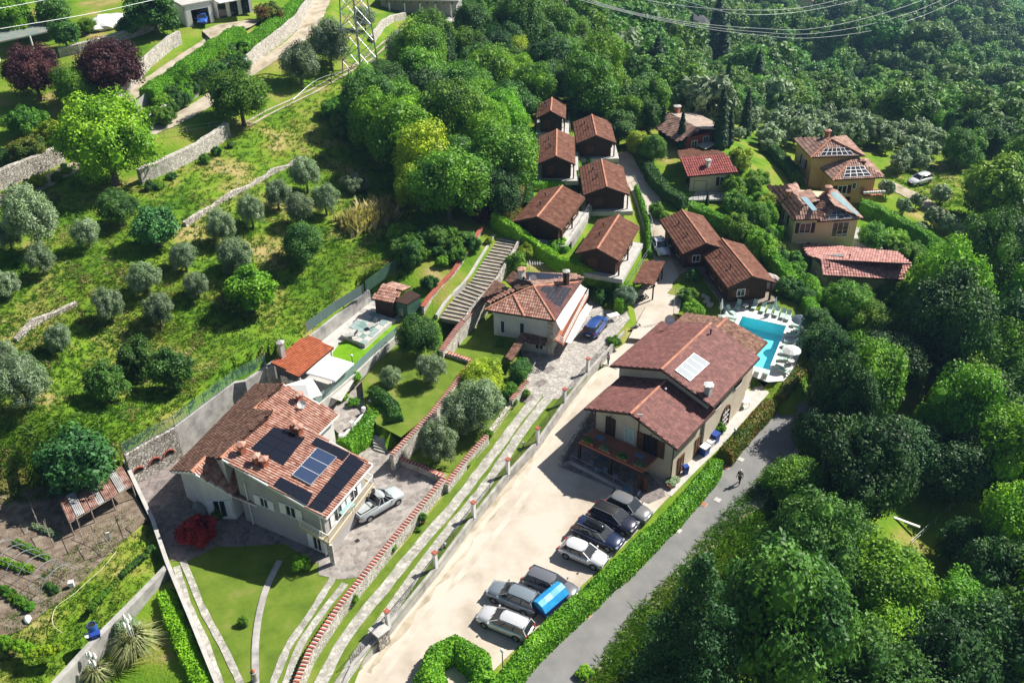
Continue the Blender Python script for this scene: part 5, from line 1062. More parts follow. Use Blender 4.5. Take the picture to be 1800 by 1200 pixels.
sh = mono('garden_shed', 'small shed with pale terracotta tile roof at the end of the sun deck', 'shed', [P(653,525,6.3), P(691,533,6.3), P(706,512,7.0), P(670,502,7.0)], 4.2, M_tileT, M_wood, pitch=.25, tl=.4, h=.09)
roof_face(sh, [P(706,511,7.02), P(722,505,6.6), P(690,496,6.6), P(670,501,7.02)], P(690,496,6.6)-P(722,505,6.6), M_tileP, Vector(sh.location), pitch=.25, tl=.4, h=.08)
mono('tarp_shelter', 'dark green tarpaulin shelter leaning beside the small tiled shed', 'shelter', [P(694,529,6.2), P(715,535,6.1), P(740,519,6.3), P(720,509,6.6)], 4.4, M_tarp, M_tarp, tile=False, ins=.1)
def parasol(label, cs, zt, base, m=M_canvas, name='parasol', group=None):
    q = [P(*c, zt) for c in cs]; c0 = sum(q, Vector())/4; o = Vector((c0.x, c0.y, base)); t = thing(name, label, 'parasol', o, group); ap = c0+Vector((0, 0, .55)); b = MB(o); mids = [(q[i]+q[(i+1) % 4])/2+Vector((0, 0, .05)) for i in range(4)]
    vs = [ap]+[v for p in zip(q, mids) for v in p]; b.add(vs, [(0, 1+i, 1+(i+1) % 8) for i in range(8)]); vs2 = [p-Vector((0, 0, .18)) for p in vs[1:]]; b.add(vs[1:]+vs2, [(i, 8+i, 8+(i+1) % 8, (i+1) % 8) for i in range(8)]); b.build('canopy', m, t)
    b = MB(o); b.tube([Vector((c0.x, c0.y, base)), ap], .035); b.build('pole', M_metal, t)
    for p in q: b = MB(o); b.bar(ap-Vector((0, 0, .06)), p-Vector((0, 0, .05)), .03, .03); b.build('rib', M_metal, t)
    b = MB(o); b.box(Vector((c0.x, c0.y, base+.05)), (.7, .7, .1)); b.build('base', M_grey, t); return t
parasol('large square white parasol spread beside the orange kitchen roof', ((538,655),(589,669),(622,638),(574,624)), 6.1, 3.9)
parasol('smaller white parasol tucked against the rear gable of the solar villa', ((498,677),(548,664),(566,694),(545,701)), 5.9, 3.9)

# ------------------------------------------------------------------ houses further away
def polyhouse(name, label, z0, faces, wallpx, wallz, wallm, tm, cat='house', org=None, extra=0, **k):
    o = P(*faces[0][1][0], z0) if org is None else org; o.z = z0; t = thing(name, label, cat, o); rs = []
    for pl3, pxs, *mm in faces:
        pl = PL(pl3); q = rpx(pl, pxs); n = (q[1]-q[0]).cross(q[2]-q[1]); 
        if n.z < 0: pass
        rs.append(roof_face(t, q if n.z > 0 else q[::-1], q[1]-q[0], mm[0] if mm else tm, o, th=.14, **k))
    w = inset([P(*c, z) for c, z in zip(wallpx, wallz)], .75); wallmesh(t, w, z0-extra, [z-.15 for z in wallz], wallm, o); return t, o, w, rs
KD = dict(pitch=.34, tl=.55, h=.08)
# ochre house
H1, o, w, rs = polyhouse('ochre_house', 'ochre two-level house with stepped hipped roofs and solar panels on the slope edge', -1.6,
 [(((1394,243,4.6),(1425,277,4.6),(1461,244,6.2)), [(1394,243),(1425,277),(1461,244),(1452,242)]), (((1425,277,4.6),(1521,274,4.6),(1461,244,6.2)), [(1425,277),(1521,274),(1461,244)]), (((1521,274,4.6),(1485,238,4.6),(1461,244,6.2)), [(1521,274),(1486,238),(1461,243)], M_tileP)],
 [(1394,243),(1425,277),(1521,274),(1486,239)], [4.6]*4, M_ochre, M_tileP, **KD)
o2 = o
for pl3, pxs in ((((1432,286,2.6),(1464,317,2.6),(1499,282,4.2)), [(1432,286),(1464,317),(1494,284),(1470,281)]), (((1464,317,2.6),(1556,312,2.6),(1499,282,4.2)), [(1464,317),(1556,312),(1503,281),(1494,284)]), (((1556,312,2.6),(1525,277,3.0),(1503,280,4.2)), [(1556,312),(1524,278),(1503,280)])):
    q = rpx(PL(pl3), pxs); rr_ = roof_face(H1, q, q[1]-q[0], M_tileP, o, th=.14, **KD)
w2_ = inset([P(1432,286,2.6), P(1464,317,2.6), P(1548,312,2.6), P(1525,280,2.6)], .7); wallmesh(H1, w2_, -2.6, [2.4]*4, M_ochre, o)
ridge([P(1425,277,4.7), P(1461,244,6.3), P(1521,274,4.7)], M_ridge, rr_, o, .14, .5); ridge([P(1464,317,2.7), P(1495,283,4.2)], M_ridge, rr_, o, .14, .5)
panel_on('solar_panel', 'upper double row of dark solar panels on the ochre house', H1, PL(((1425,277,4.6),(1521,274,4.6),(1461,244,6.2))), ((1441,275),(1501,273),(1489,261),(1450,262)), M_pv, 6, 2, frame=M_frame)
panel_on('solar_panel', 'lower double row of dark solar panels on the ochre house', H1, PL(((1464,317,2.6),(1556,312,2.6),(1499,282,4.2))), ((1482,313),(1531,310),(1517,293),(1488,294)), M_pv, 4, 3, frame=M_frame)
c, n = on(w2_[1], w2_[2], .22, .8); window(H1, o, c, n, 1.4, 1.3, shut=M_wood, shw=.6); c, n = on(w2_[1], w2_[2], .5, 1.3); window(H1, o, c, n, .6, 1.0, bars=1); c, n = on(w[0], w[1], .55, 2.4); window(H1, o, c, n, 1.2, 1.4, shut=M_wood, shw=.6); c, n = on(w[0], w[1], .75, -.4); window(H1, o, c, n, 1.2, 1.0); c, n = on(w[0], w[1], .3, 2.6); window(H1, o, c, n, .4, 1.2, bars=1)
c, n = on(w2_[1], w2_[2], .35, -2.4); door(H1, o, c, n, 1.3, 1.9, M_wood)
chimney(H1, o, P(1454,240,6.0), .8, .6, M_terra); chimney(H1, o, P(1517,291,3.4), .7, .5, M_wood)
b = MB(o); b.slab(pp([(1512,338),(1520,345),(1552,343),(1545,332)], .3), .18); b.build('balcony_floor', M_terra, H1)
bq = pp([(1512,338),(1520,345),(1552,343),(1545,332)], .3)
for a, c in zip(bq, bq[1:]): b = MB(o); b.bar(a+Vector((0, 0, .9)), c+Vector((0, 0, .9)), .05, .05); [b.bar(a.lerp(c, k/8), a.lerp(c, k/8)+Vector((0, 0, .9)), .03, .03) for k in range(9)]; b.build('balcony_railing', M_dmetal, H1)
for k in range(7): q = bq[1].lerp(bq[2], k/6); b = MB(o); b.box(q+Vector((0, .1, .5)), (.5, .35, .3), k); b.build('planter', M_whitew, H1)
# beige house
H2, o, w, rs = polyhouse('beige_house', 'beige house with joined pink tile hips and pale glass roof strips', -1.6,
 [(((1347,326,3.6),(1394,387,3.4),(1384,326,5.0)), [(1347,326),(1394,387),(1412,363),(1384,326)], M_tileD), (((1394,387,3.4),(1435,385,3.4),(1412,363,4.6)), [(1394,387),(1435,385),(1440,376),(1412,363)]),
  (((1437,390,3.3),(1517,384,3.3),(1466,361,4.7)), [(1437,390),(1517,384),(1466,361)]), (((1437,390,3.3),(1466,361,4.7),(1425,354,3.5)), [(1437,390),(1466,361),(1450,338),(1425,355)], M_tileD), (((1517,384,3.3),(1467,333,3.4),(1450,338,4.8)), [(1517,384),(1469,333),(1450,338),(1466,361)])],
 [(1347,326),(1394,387),(1517,384),(1469,333)], [3.4]*4, M_yelcr, M_tileP, **KD)
q = rpx(PL(((1384,326,5.0),(1400,326,3.6),(1412,363,4.6))), [(1384,326),(1400,322),(1412,348),(1409,358)]); roof_face(H2, q, q[2]-q[1], M_tileP, o, **KD)
q = rpx(PL(((1394,344,4.3),(1425,350,4.3),(1412,363,4.5))), [(1400,338),(1425,334),(1440,352),(1412,362)]); roof_face(H2, q, q[2]-q[1], M_tileP, o, **KD)
plg = PL(((1517,384,3.3),(1469,333,3.4),(1450,338,4.8))); q = [p+Vector((0, 0, .16)) for p in rpx(plg, [(1466,350),(1504,379),(1510,378),(1470,338),(1459,341)])]; b = MB(o); b.slab(q, .05); b.build('glass_roof', mat('pale_glass_sheet', (.22, .34, .36), .12, spec=.8), H2)
q = [p+Vector((0, 0, .3)) for p in pp([(1406,350),(1418,350),(1436,372),(1428,374)], 4.3)]; b = MB(o); b.slab(q, .05); b.build('skylight', mat('skylight_glass', (.25, .38, .42), .12, spec=.8), H2)
panel_on('solar_panel', 'slate grey solar tiles on the front hip of the beige house', H2, PL(((1437,390,3.3),(1517,384,3.3),(1466,361,4.7))), ((1455,387),(1500,384),(1480,370),(1464,371)), mat('grey_solar_tile', (.05, .06, .08), .3), 3, 2, frame=M_frame)
for t_, z_, h_ in ((.18, 1.9, 1.5), (.15, -1.0, 1.3)): c, n = on(w[1], w[2], t_, z_); window(H2, o, c, n, 1.5, h_, shut=M_wood, shw=.5)
for t_ in (.35, .7): c, n = on(w[0], w[1], t_, 2.0); window(H2, o, c, n, .9, 1.3, shut=M_wood)
c, n = on(w[1], w[2], .75, 1.6); window(H2, o, c, n, 2.2, 2.2, bars=3, sill=False)
b = MB(o); p = P(1494,432,-1.3); b.bar(Vector((p.x, p.y, -1.6)), Vector((p.x, p.y, 3.2)), .5, .5, (1, 0, 0)); b.build('pillar', M_concl, H2)
bq = pp([(1466,400),(1472,412),(1500,408),(1503,396)], 1.0); b = MB(o); b.slab(bq, .2); b.build('balcony_floor', M_concl, H2); b = MB(o); [b.bar(a+Vector((0, 0, .8)), c+Vector((0, 0, .8)), .05, .05) for a, c in zip(bq, bq[1:])]; b.build('balcony_railing', M_dmetal, H2)
for k in range(4): b = MB(o); b.box(bq[0].lerp(bq[2], .2+.18*k)+Vector((0, 0, .35)), (.6, .6, .5), k); b.build('balcony_chair', M_whitew, H2)
chimney(H2, o, P(1385,345,4.4), .7, .5, M_terra); chimney(H2, o, P(1455,338,4.9), .7, .6, M_tileT)
shp('beige_house_terrace', [(1472,430),(1505,400),(1530,410),(1552,438),(1500,440)], -1.5, M_conc, .1)
# long low house
H3, o, w, rs = polyhouse('long_house', 'long low house with pink tiled gable roof half hidden by trees', -2.4,
 [(((1419,449,1.5),(1578,443,1.5),(1442,456,2.3)), [(1442,456),(1602,464),(1578,443),(1462,432),(1408,426),(1419,449)]), (((1447,484,1.75),(1581,490,1.75),(1442,456,2.3)), [(1447,484),(1585,492),(1602,464),(1442,456)])],
 [(1419,449),(1447,484),(1590,488),(1578,446)], [1.5, 1.3, 1.3, 1.3], M_tan, mat('pink_red_barrel_tile', (.36, .16, .14), .8, stops=[(.28,.11,.10),(.40,.19,.16),(.50,.30,.26)], scale=2, island=.3), **KD)
panel_on('solar_collector', 'three pale blue solar collectors on the long low house', H3, PL(((1419,449,1.3),(1578,443,1.3),(1442,456,2.6))), ((1447,450),(1484,453),(1479,444),(1443,443)), M_pvg, 3, 1, frame=M_frame)
c, n = on(w[0], w[1], .4, -.4); window(H3, o, c, n, .8, 1.1, bars=2); vent(H3, o, P(1493,455,2.6), .5, M_black); vent(H3, o, P(1457,472,1.9), .5, M_black)
# red-roofed house by the lane
H4, o, w, rs = polyhouse('red_roof_house', 'cream house with crimson tiled roof above the lane hedge', 1.4,
 [(((1208,311,5.3),(1297,303,5.3),(1195,278,6.6)), [(1208,311),(1297,303),(1276,271),(1195,278)]), (((1191,266,5.6),(1256,263,5.6),(1195,278,6.6)), [(1195,278),(1276,271),(1256,264),(1238,268),(1219,262),(1191,266)], M_tileB)],
 [(1200,290),(1208,311),(1297,303),(1272,272)], [5.5, 5.2, 5.2, 5.5], M_yelcr, M_tileC, **KD)
c, n = on(w[1], w[2], .80, 3.9); window(H4, o, c, n, 1.1, 1.3, shut=M_wood, shw=.5)
for t_ in (.25, .55, .8): c, n = on(w[0], w[1], t_, 3.8); window(H4, o, c, n, .5, 1.4, frame=M_wood, bars=1)
chimney(H4, o, P(1244,291,6.0), .7, .55, M_whitew, M_concl); c, n = on(w[1], w[2], .0, 0)
b = MB(o); q = pp([(1208,352),(1275,350),(1285,338),(1225,336)], 2.6); b.slab(q, .3); b.build('terrace_floor', M_grey, H4)
b = MB(o); [b.bar(q[0].lerp(q[1], k/7), q[0].lerp(q[1], k/7)+Vector((0, 0, .9)), .05, .05) for k in range(8)]; b.bar(q[0]+Vector((0, 0, .9)), q[1]+Vector((0, 0, .9)), .06, .06); b.build('terrace_railing', M_dmetal, H4)
b = MB(o); a = P(1218,344,2.6); c = P(1240,344,2.6); [b.bar(x, x+Vector((0, 0, 2.3)), .06, .06, (1, 0, 0)) for x in (a, c)]; b.bar(a+Vector((0, 0, 2.3)), c+Vector((0, 0, 2.3)), .06, .06); b.build('awning_frame', M_dmetal, H4)
# pale-roofed house with red gable
H5, o, w, rs = polyhouse('pale_roof_house', 'house with a pale sunlit roof slope and red gable behind the cypresses', 3.4,
 [(((1231,227,7.6),(1278,228,6.3),(1176,199,7.6)), [(1231,227),(1278,228),(1224,199),(1176,199)], mat('sunlit_roof_tile', (.55,.44,.36), .85, stops=[(.46,.36,.29),(.60,.50,.42)], scale=1, island=.15)), (((1176,200,7.6),(1231,227,7.6),(1192,250,6.0)), [(1176,200),(1153,225),(1192,250),(1212,240),(1231,227)])],  # sunlight on the first slope put into its paler tile colour
 [(1160,222),(1200,246),(1274,228),(1222,202)], [5.9, 6.0, 6.2, 6.3], M_redpl, M_tileP, **KD)
c, n = on(w[1], w[2], .3, 4.6); window(H5, o, c, n, 1.0, 1.2); c, n = on(w[1], w[2], .62, 4.9); window(H5, o, c, n, 1.0, 1.3); chimney(H5, o, P(1190,198,7.4), .9, .7, M_terra, M_concl)
b = MB(o); q = pp([(1215,250),(1240,262),(1262,250),(1250,243)], 4.6); b.slab(q, .1); b.build('greenhouse_roof', M_concl, H5)
# garage house at the top of the hill
gp = G(356, 46); gz = gp.z
def gpt(px, py): return P(px, py, gz)
a, c = P(338,47,gz+.05), P(374,40,gz+.05); d = (c-a).normalized(); bk = Vector((-d.y, d.x, 0)); bk = bk if bk.y > 0 else -bk
H6 = thing('garage_house', 'white house with an open garage at the top of the hill', 'house', a); w_ = (c-a).length
for u0_, u1_, z_0, z_1 in ((-.9, .25, 0, 3.4), (w_-.35, w_+.35, 0, 3.4), (.25, w_-.35, 2.6, 3.4)): b = MB(a); b.hexa([a+d*u0_+Vector((0, 0, z_0)), a+d*u1_+Vector((0, 0, z_0)), a+d*u1_+bk*.3+Vector((0, 0, z_0)), a+d*u0_+bk*.3+Vector((0, 0, z_0))], [a+d*u0_+Vector((0, 0, z_1)), a+d*u1_+Vector((0, 0, z_1)), a+d*u1_+bk*.3+Vector((0, 0, z_1)), a+d*u0_+bk*.3+Vector((0, 0, z_1))]); b.build('wall', M_white, H6)
for u_ in (-.9, w_+.05): b = MB(a); s0 = a+d*u_; b.hexa([s0, s0+d*.3, s0+d*.3+bk*7, s0+bk*7], [x+Vector((0, 0, 3.4)) for x in (s0, s0+d*.3, s0+d*.3+bk*7, s0+bk*7)]); b.build('wall', M_white, H6)
b = MB(a); s0 = a-d*1.1-bk*.1+Vector((0, 0, 3.42)); b.hexa([s0, s0+d*(w_+1.7), s0+d*(w_+1.7)+bk*7.4, s0+bk*7.4], [x+Vector((0, 0, .25)) for x in (s0, s0+d*(w_+1.7), s0+d*(w_+1.7)+bk*7.4, s0+bk*7.4)]); b.build('roof', M_concl, H6)
b = MB(a); s0 = a+bk*6.6; b.hexa([s0, s0+d*w_, s0+d*w_+bk*.2, s0+bk*.2], [x+Vector((0, 0, 3.3)) for x in (s0, s0+d*w_, s0+d*w_+bk*.2, s0+bk*.2)]); b.build('wall', M_grey, H6)
s0 = a+d*(w_+1.6)+bk*1.6; b = MB(a); b.hexa([s0, s0+d*6.5, s0+d*6.5+bk*5, s0+bk*5], [x+Vector((0, 0, 5.5)) for x in (s0, s0+d*6.5, s0+d*6.5+bk*5, s0+bk*5)]); b.build('wing', M_white, H6)
for k in range(3): door(H6, a, s0+d*(1+k*2.1), -bk, 1.3, 2.3, M_glass, 'glazed_door')
s1 = s0-bk*.05+Vector((0, 0, 3)); b = MB(a); b.bar(s1+bk*-1.0, s1+d*6.5+bk*-1.0, 2.2, .15, (0, 0, 1)); b.build('canopy', M_white, H6)
# dark house by the pylon track
g = G(738, 38); H7 = thing('pergola_house', 'low grey-roofed house with dark pergola near the top of the frame', 'house', g)
b = MB(g); b.box(g+Vector((0, 7, 1.4)), (15, 6, 3.2), -.15); b.build('wall', M_grey, H7); b = MB(g); b.box(g+Vector((0, 6.6, 3.25)), (16.5, 8, .3), -.15); b.build('roof', M_grey, H7)
for k in range(5): b = MB(g); p = g+Vector((-6+k*3, 3.4-k*.4, 0)); b.bar(p, p+Vector((0, 0, 2.7)), .25, .25, (1, 0, 0)); b.build('pergola_post', M_white, H7)
for k in range(9): b = MB(g); p = g+Vector((-6.6+k*1.6, 3.0-k*.22, 2.8)); b.bar(p, p+Vector((.3, 3, 0)), .12, .16); b.build('pergola_beam', M_wood, H7)
b = MB(g); b.prism([g+Vector(v) for v in ((-8, 1.5, 0), (8, -1, 0), (9, 4, 0), (-7, 6, 0))], g.z-.4, g.z+.06); b.build('terrace', M_concl, H7)
# stone house on the far slope
g = G(1405, 30); H8 = House(0, 0, 0, g.z+7, 2.2, g.z-2, ov=.4, og=.3, world=(g+Vector((-5, 0, 0)), g+Vector((5, -3, 0)), g+Vector((9.5, 10, 0)))); H8.ze = g.z+8; H8.zr = g.z+10; H8.make('stone_house', 'old grey stone house on the far wooded slope under the power lines', 'house', M_stone2, M_tileD, pitch=.8, tl=1.2, h=.12)
for u in (2, 5, 8):
    for z_ in (2, 5.5): H8.win(0, u, g.z+z_, 1.0, 1.4)
    H8.win(1, u, g.z+4, 1.0, 1.4)
g = G(1622, 14); b = MB(g); H9 = House(0, 0, 0, g.z+4, 1.5, g.z-1, world=(g+Vector((-7, 0, 0)), g+Vector((3, -2, 0)), g+Vector((6, 6, 0)))); H9.ze = g.z+4; H9.zr = g.z+5.5; H9.make('white_house', 'tiny white house beside a lawn at the far top right', 'house', M_white, M_tileP, pitch=.8, tl=1.2, h=.12); [H9.win(0, u, g.z+1.6, 1.2, 1.3) for u in (2, 5, 7.5)]
# long green shed roof top left
q = [G(*c)+Vector((0, 0, 2.4)) for c in ((0,108),(60,90),(104,76),(72,68),(5,88))]; zz = sum(p.z for p in q)/5; o = q[1].copy(); o.z = zz-2.6; t = thing('long_shed', 'long low shed with faded grey green roof behind the purple tree', 'shed', o)
b = MB(o); b.slab([Vector((p.x, p.y, zz+(.5 if i > 2 else 0))) for i, p in enumerate(q)], .2); b.build('roof', mat('faded_felt_roof', (.18, .2, .18), .8, stops=[(.12, .2, .18), (.26, .24, .2)], scale=.6), t)
for i in (0, 1, 2): b = MB(o); p = q[i]; b.bar(Vector((p.x, p.y, zz-3)), Vector((p.x, p.y, zz-.1)), .2, .2, (1, 0, 0)); b.build('post', M_white, t)
# cliff
def rock(label, loc, sx, sy, sz, m=M_boulder, name='boulder', seed=0, cat='rock', sub=3, kind=None):
    bm = bmesh.new(); bmesh.ops.create_icosphere(bm, subdivisions=sub, radius=1); rr = np.random.default_rng(seed)
    pl = [(rr.normal(size=3)) for _ in range(16)]
    for v in bm.verts:
        k = 1
        for n_ in pl: n_ = n_/np.linalg.norm(n_); dd = v.co.dot(Vector(n_)); k = min(k, .78/dd if dd > .78 else 1)
        k *= 1+.08*math.sin(v.co.x*9+seed)*math.cos(v.co.z*8+v.co.y*6); v.co *= k
    me = bpy.data.meshes.new(name); bm.to_mesh(me); bm.free(); me.materials.append(m); o = inst(name, me, None, loc, seed, (sx, sy, sz)); return tag(o, label, cat if not kind else None, None, kind)
for i, (x, y, s_) in enumerate(((1235,50,13),(1222,85,10),(1250,25,14),(1228,15,12),(1262,60,9))):
    g = G(x, y); rock(None, g-Vector((0, 0, s_*.1)), s_*.9, s_*.7, s_*1.35, M_rock, 'cliff', i, kind='structure')
g = P(1354,505,1.1); rock('large pale boulder under the open corner of the poolside chalet', g+Vector((0, .2, .6)), 1.5, 1.0, 1.35, M_boulder, 'boulder', 3)
for i, (x, y) in enumerate(((1236,520),(1242,530),(1248,536),(1244,524))): rock('small garden rock, number %s from the top in the rockery by the shrubs' % ('one', 'two', 'three', 'four')[i] if False else ('topmost', 'second', 'lowest', 'widest')[i]+' rock of the little rockery beside the poolside chalet', P(x, y, .95), .45+.1*i, .35, .3, M_boulder, 'boulder', 5+i, sub=2)
# lake
sheet('lake', [Vector((-900, 300, 0)), Vector((1500, 300, 0)), Vector((1500, 1720, 0)), Vector((-900, 1720, 0))], -150, mat('lake_water', (.03, .16, .26), .25, spec=.4))

# ------------------------------------------------------------------ pylon and cables
pb = [G(603,141), G(636,151), G(668,137)]; zb = min(p.z for p in pb); pb = [P(603,141,zb), P(636,151,zb), P(668,137,zb)]; pb.append(pb[0]+pb[2]-pb[1]); pcn = sum(pb, Vector())/4
py = thing('lattice_pylon', 'tall galvanised lattice power pylon on the hillside at the top', 'pylon', Vector((pcn.x, pcn.y, zb)))
def leg(i, z): p = pb[i % 4]; k = 1-.78*min(z/34, 1); return Vector((pcn.x+(p.x-pcn.x)*k, pcn.y+(p.y-pcn.y)*k, zb+z))
lv = [0, 3.2, 6, 8.6, 11, 13.2, 15.4, 17.6, 19.6, 21.6, 23.6, 25.6, 27.6, 29.6, 31.6, 34]
for i in range(4): b = MB(py.location); b.bar(leg(i, -1), leg(i, 34), .2, .2); b.build('leg', M_metal, py)
for a, c in zip(lv, lv[1:]):
    for i in range(4):
        b = MB(py.location); b.bar(leg(i, a), leg(i+1, c), .09, .09); b.bar(leg(i+1, a), leg(i, c), .085, .085)
        if a in (3.2, 8.6): b.bar(leg(i, a), leg(i+1, a), .09, .09)
        b.build('cross_brace', M_metal, py)
for z_, hw in ((24, 6), (28.5, 7), (33, 5)):
    ax = (pb[2]-pb[0]).normalized()
    for s_ in (-1, 1): c = Vector((pcn.x, pcn.y, zb+z_)); b = MB(py.location); [b.bar(leg(i, z_), c+ax*hw*s_, .1, .1) for i in range(4)]; b.build('cross_arm', M_metal, py)
for i in range(4): q = leg(i, -.3); b = MB(py.location); b.box(q, (.9, .9, 1.0)); b.build('footing', M_concl, py)
def cable(label, pts, r=.055, group=None): p = smooth(pts, 8); b = MB(p[0]); b.tube(p, r, 4, False); o = b.build('power_cable', M_cable); return tag(o, label, 'power line', group)
for k, (dy, lab) in enumerate(((0, 'lowest cable of the sagging power line across the wooded valley'), (-7, 'second lowest cable of the sagging power line over the valley'), (-15, 'third cable of the sagging valley power line'))):
    cable(lab, [PR(900,-40+dy*1.5,185), PR(1060,12+dy*.3,215), PR(1200,44+dy*.4,255), PR(1330,62+dy*.8,300), PR(1430,67+dy*1.1,335), PR(1550,50+dy*1.7,380), PR(1660,12+dy*2,420), PR(1800,-60+dy*3,480)], .05)
for k, (y0, y1, y2, lab) in enumerate(((-8, 8, -12, 'upper pair of thin cables crossing the far wood, near one'), (-20, 15, 0, 'upper pair of thin cables crossing the far wood, far one'))):
    cable(lab, [PR(1050,y0-10,220), PR(1180,y0+16,250), PR(1300,y1+10,300), PR(1420,y1+4,330), PR(1560,y2-12,380)], .045)
cable('upper pale cable crossing the top left corner', [PR(-60,26,120), PR(90,-2+0,125), PR(320,-50,135)], .024)
cable('lower pale cable crossing above the purple trees', [PR(-60,63,118), PR(0,51,120), PR(150,26,125), PR(275,-1,130), PR(360,-20,135)], .024)
cable('low black service cable sagging over the grassy slope by the pylon', [leg(0, 1.5), G(560,175)+Vector((0, 0, 3)), G(520,210)+Vector((0, 0, 3))], .03)
# ------------------------------------------------------------------ vehicles
def car(label, c, head, L=4.5, Wd=1.82, H=1.48, col=(.5, .5, .52), kind='hatch', zg=0.0, name='parked_car', group=None, roofm=None, rails=True, cat='car'):
    """c = photograph point of the body centre, head = two photograph points rear->front (all at body height)"""
    cz = zg+.65; p = P(*c, cz); a, b_ = P(*head[0], cz), P(*head[1], cz); rz = math.atan2(b_.y-a.y, b_.x-a.x); t = thing(name, label, cat, (p.x, p.y, zg), group, rz)
    M1 = paint('car_paint', col); h = L/2; w = Wd/2
    # body stations: x, half width, sill z, shoulder z, centre z
    st = [(-h, .80, .42, .70, .74), (-h+.10, .90, .30, .86, .90), (-h+.45, .97, .22, .95, .99), (-h*.45, 1, .20, .94, .98), (0, 1, .20, .92, .96), (h*.38, 1, .20, .90, .96), (h*.62, .98, .22, .86, .94), (h-.35, .93, .26, .74, .84), (h-.10, .84, .32, .62, .70), (h, .70, .42, .54, .56)]
    if kind in ('suv', 'pickup'): st = [(x, a_, z0+.08, z1+.12, z2+.13) for x, a_, z0, z1, z2 in st]
    b = MB(); vs = []
    for x, k, z0, z1, z2 in st:
        ww = w*k; vs += [(x, -ww*.9, z0), (x, -ww, z0+.14), (x, -ww, z1-.16), (x, -ww*.93, z1-.02), (x, -ww*.55, z2), (x, 0, z2+.015), (x, ww*.55, z2), (x, ww*.93, z1-.02), (x, ww, z1-.16), (x, ww, z0+.14), (x, ww*.9, z0)]
    n = 11; b.add(vs, [(i*n+j, i*n+j+1, (i+1)*n+j+1, (i+1)*n+j) for i in range(len(st)-1) for j in range(n-1)]+[(i*n+n-1, i*n, (i+1)*n, (i+1)*n+n-1) for i in range(len(st)-1)]+[tuple(range(n)), tuple(range((len(st)-1)*n, len(st)*n))[::-1]])
    b.f = [f[::-1] for f in b.f]; b.build('body', M1, t, True)
    zb = (1.06 if kind in ('suv', 'pickup') else .93); zr = H
    if kind == 'wagon' or kind == 'suv': xs = (-h+.10, -h+.42, h*.12, h*.48)
    elif kind == 'hatch': xs = (-h+.16, -h+.60, h*.10, h*.46)
    elif kind == 'sedan': xs = (-h+.62, -h+1.25, h*.06, h*.44)
    else: xs = (-h*.16, -h*.02, h*.22, h*.50)      # pickup cab
    wb, wt = w*.90, w*.72
    lo = [(xs[0], -wb*.96, zb), (xs[3], -wb*.9, zb-.02), (xs[3], wb*.9, zb-.02), (xs[0], wb*.96, zb)]; hi = [(xs[1], -wt, zr-.04), (xs[2], -wt, zr-.03), (xs[2], wt, zr-.03), (xs[1], wt, zr-.04)]
    g = MB(); g.add(lo+hi, [(0, 1, 5, 4), (1, 2, 6, 5), (2, 3, 7, 6), (3, 0, 4, 7), (4, 5, 6, 7)]); g.build('windows', M_glass, t)
    r = MB(); xm = (xs[1]+xs[2])/2; R_ = []
    for x, z, k in ((xs[1]-.06, zr-.07, .97), (xs[1]+.25, zr-.005, 1.0), (xm, zr+.02, 1.02), (xs[2]-.2, zr, 1.0), (xs[2]+.05, zr-.06, .97)): R_ += [(x, -wt*k-.015, z-.05), (x, -wt*k*.86, z), (x, 0, z+.025), (x, wt*k*.86, z), (x, wt*k+.015, z-.05)]
    r.add(R_, [(i*5+j, (i+1)*5+j, (i+1)*5+j+1, i*5+j+1) for i in range(4) for j in range(4)]); r.build('roof', roofm or M1, t, True)
    for s in (-1, 1):
        for x0, x1 in ((xs[0], xs[1]), (xs[3], xs[2])): q = MB(); q.bar((x0, s*wb*.94, zb-.02), (x1, s*wt, zr-.05), .075, .05); q.build('pillar', M1, t)
        for f_ in (.36, .70): q = MB(); xa = xs[0]+(xs[3]-xs[0])*f_; xb_ = xs[1]+(xs[2]-xs[1])*f_; q.bar((xa, s*(wb*.94), zb), (xb_, s*(wt+.01), zr-.06), .06, .03); q.build('door_pillar', M_black if kind != 'pickup' else M1, t)
        q = MB(); q.box((xs[3]-.12, s*(w+.07), zb+.06), (.12, .17, .11)); q.build('mirror', M1, t)
        q = MB(); q.box((h-.13, s*w*.62, .66 if kind != 'suv' else .80), (.16, w*.38, .12)); q.build('headlight', M_lampw, t)
        q = MB(); q.box((-h+.06, s*w*.70, .82 if kind != 'suv' else .95), (.12, w*.30, .15)); q.build('tail_light', M_lampr, t)
        if rails and kind in ('wagon', 'suv'): q = MB(); q.bar((xs[1]+.1, s*wt*.9, zr+.04), (xs[2]-.1, s*wt*.9, zr+.04), .04, .04); q.build('roof_rail', M_rim, t)
        q = MB(); q.box((0, s*(w+.004), .30), (L*.52, .03, .12)); q.build('sill_trim', M_black, t)
        for x in (-h*.60, h*.62):
            q = MB(); y = s*(w-.10); k = [(x+.335*math.cos(i*PI/10), y+e*.11, .335+.335*math.sin(i*PI/10)) for e in (-1, 1) for i in range(20)]
            q.add(k, [(i, (i+1) % 20, 20+(i+1) % 20, 20+i) for i in range(20)]+[tuple(range(20))[::-1], tuple(range(20, 40))]); wo = q.build('tyre', M_tire, t)
            q = MB(); yy = s*(w+.018); q.add([(x+.21*math.cos(i*PI/6), yy, .335+.21*math.sin(i*PI/6)) for i in range(12)]+[(x, yy+s*.01, .335)], [(i, (i+1) % 12, 12) for i in range(12)]); q.build('rim', M_rim, wo)
            q = MB(); q.add([(x+.40*math.cos(i*PI/12), s*(w+.008), .335+.40*math.sin(i*PI/12)) for i in range(25)], [tuple(range(25))] if False else [tuple(range(13))]); q.build('wheel_arch', M_black, t)
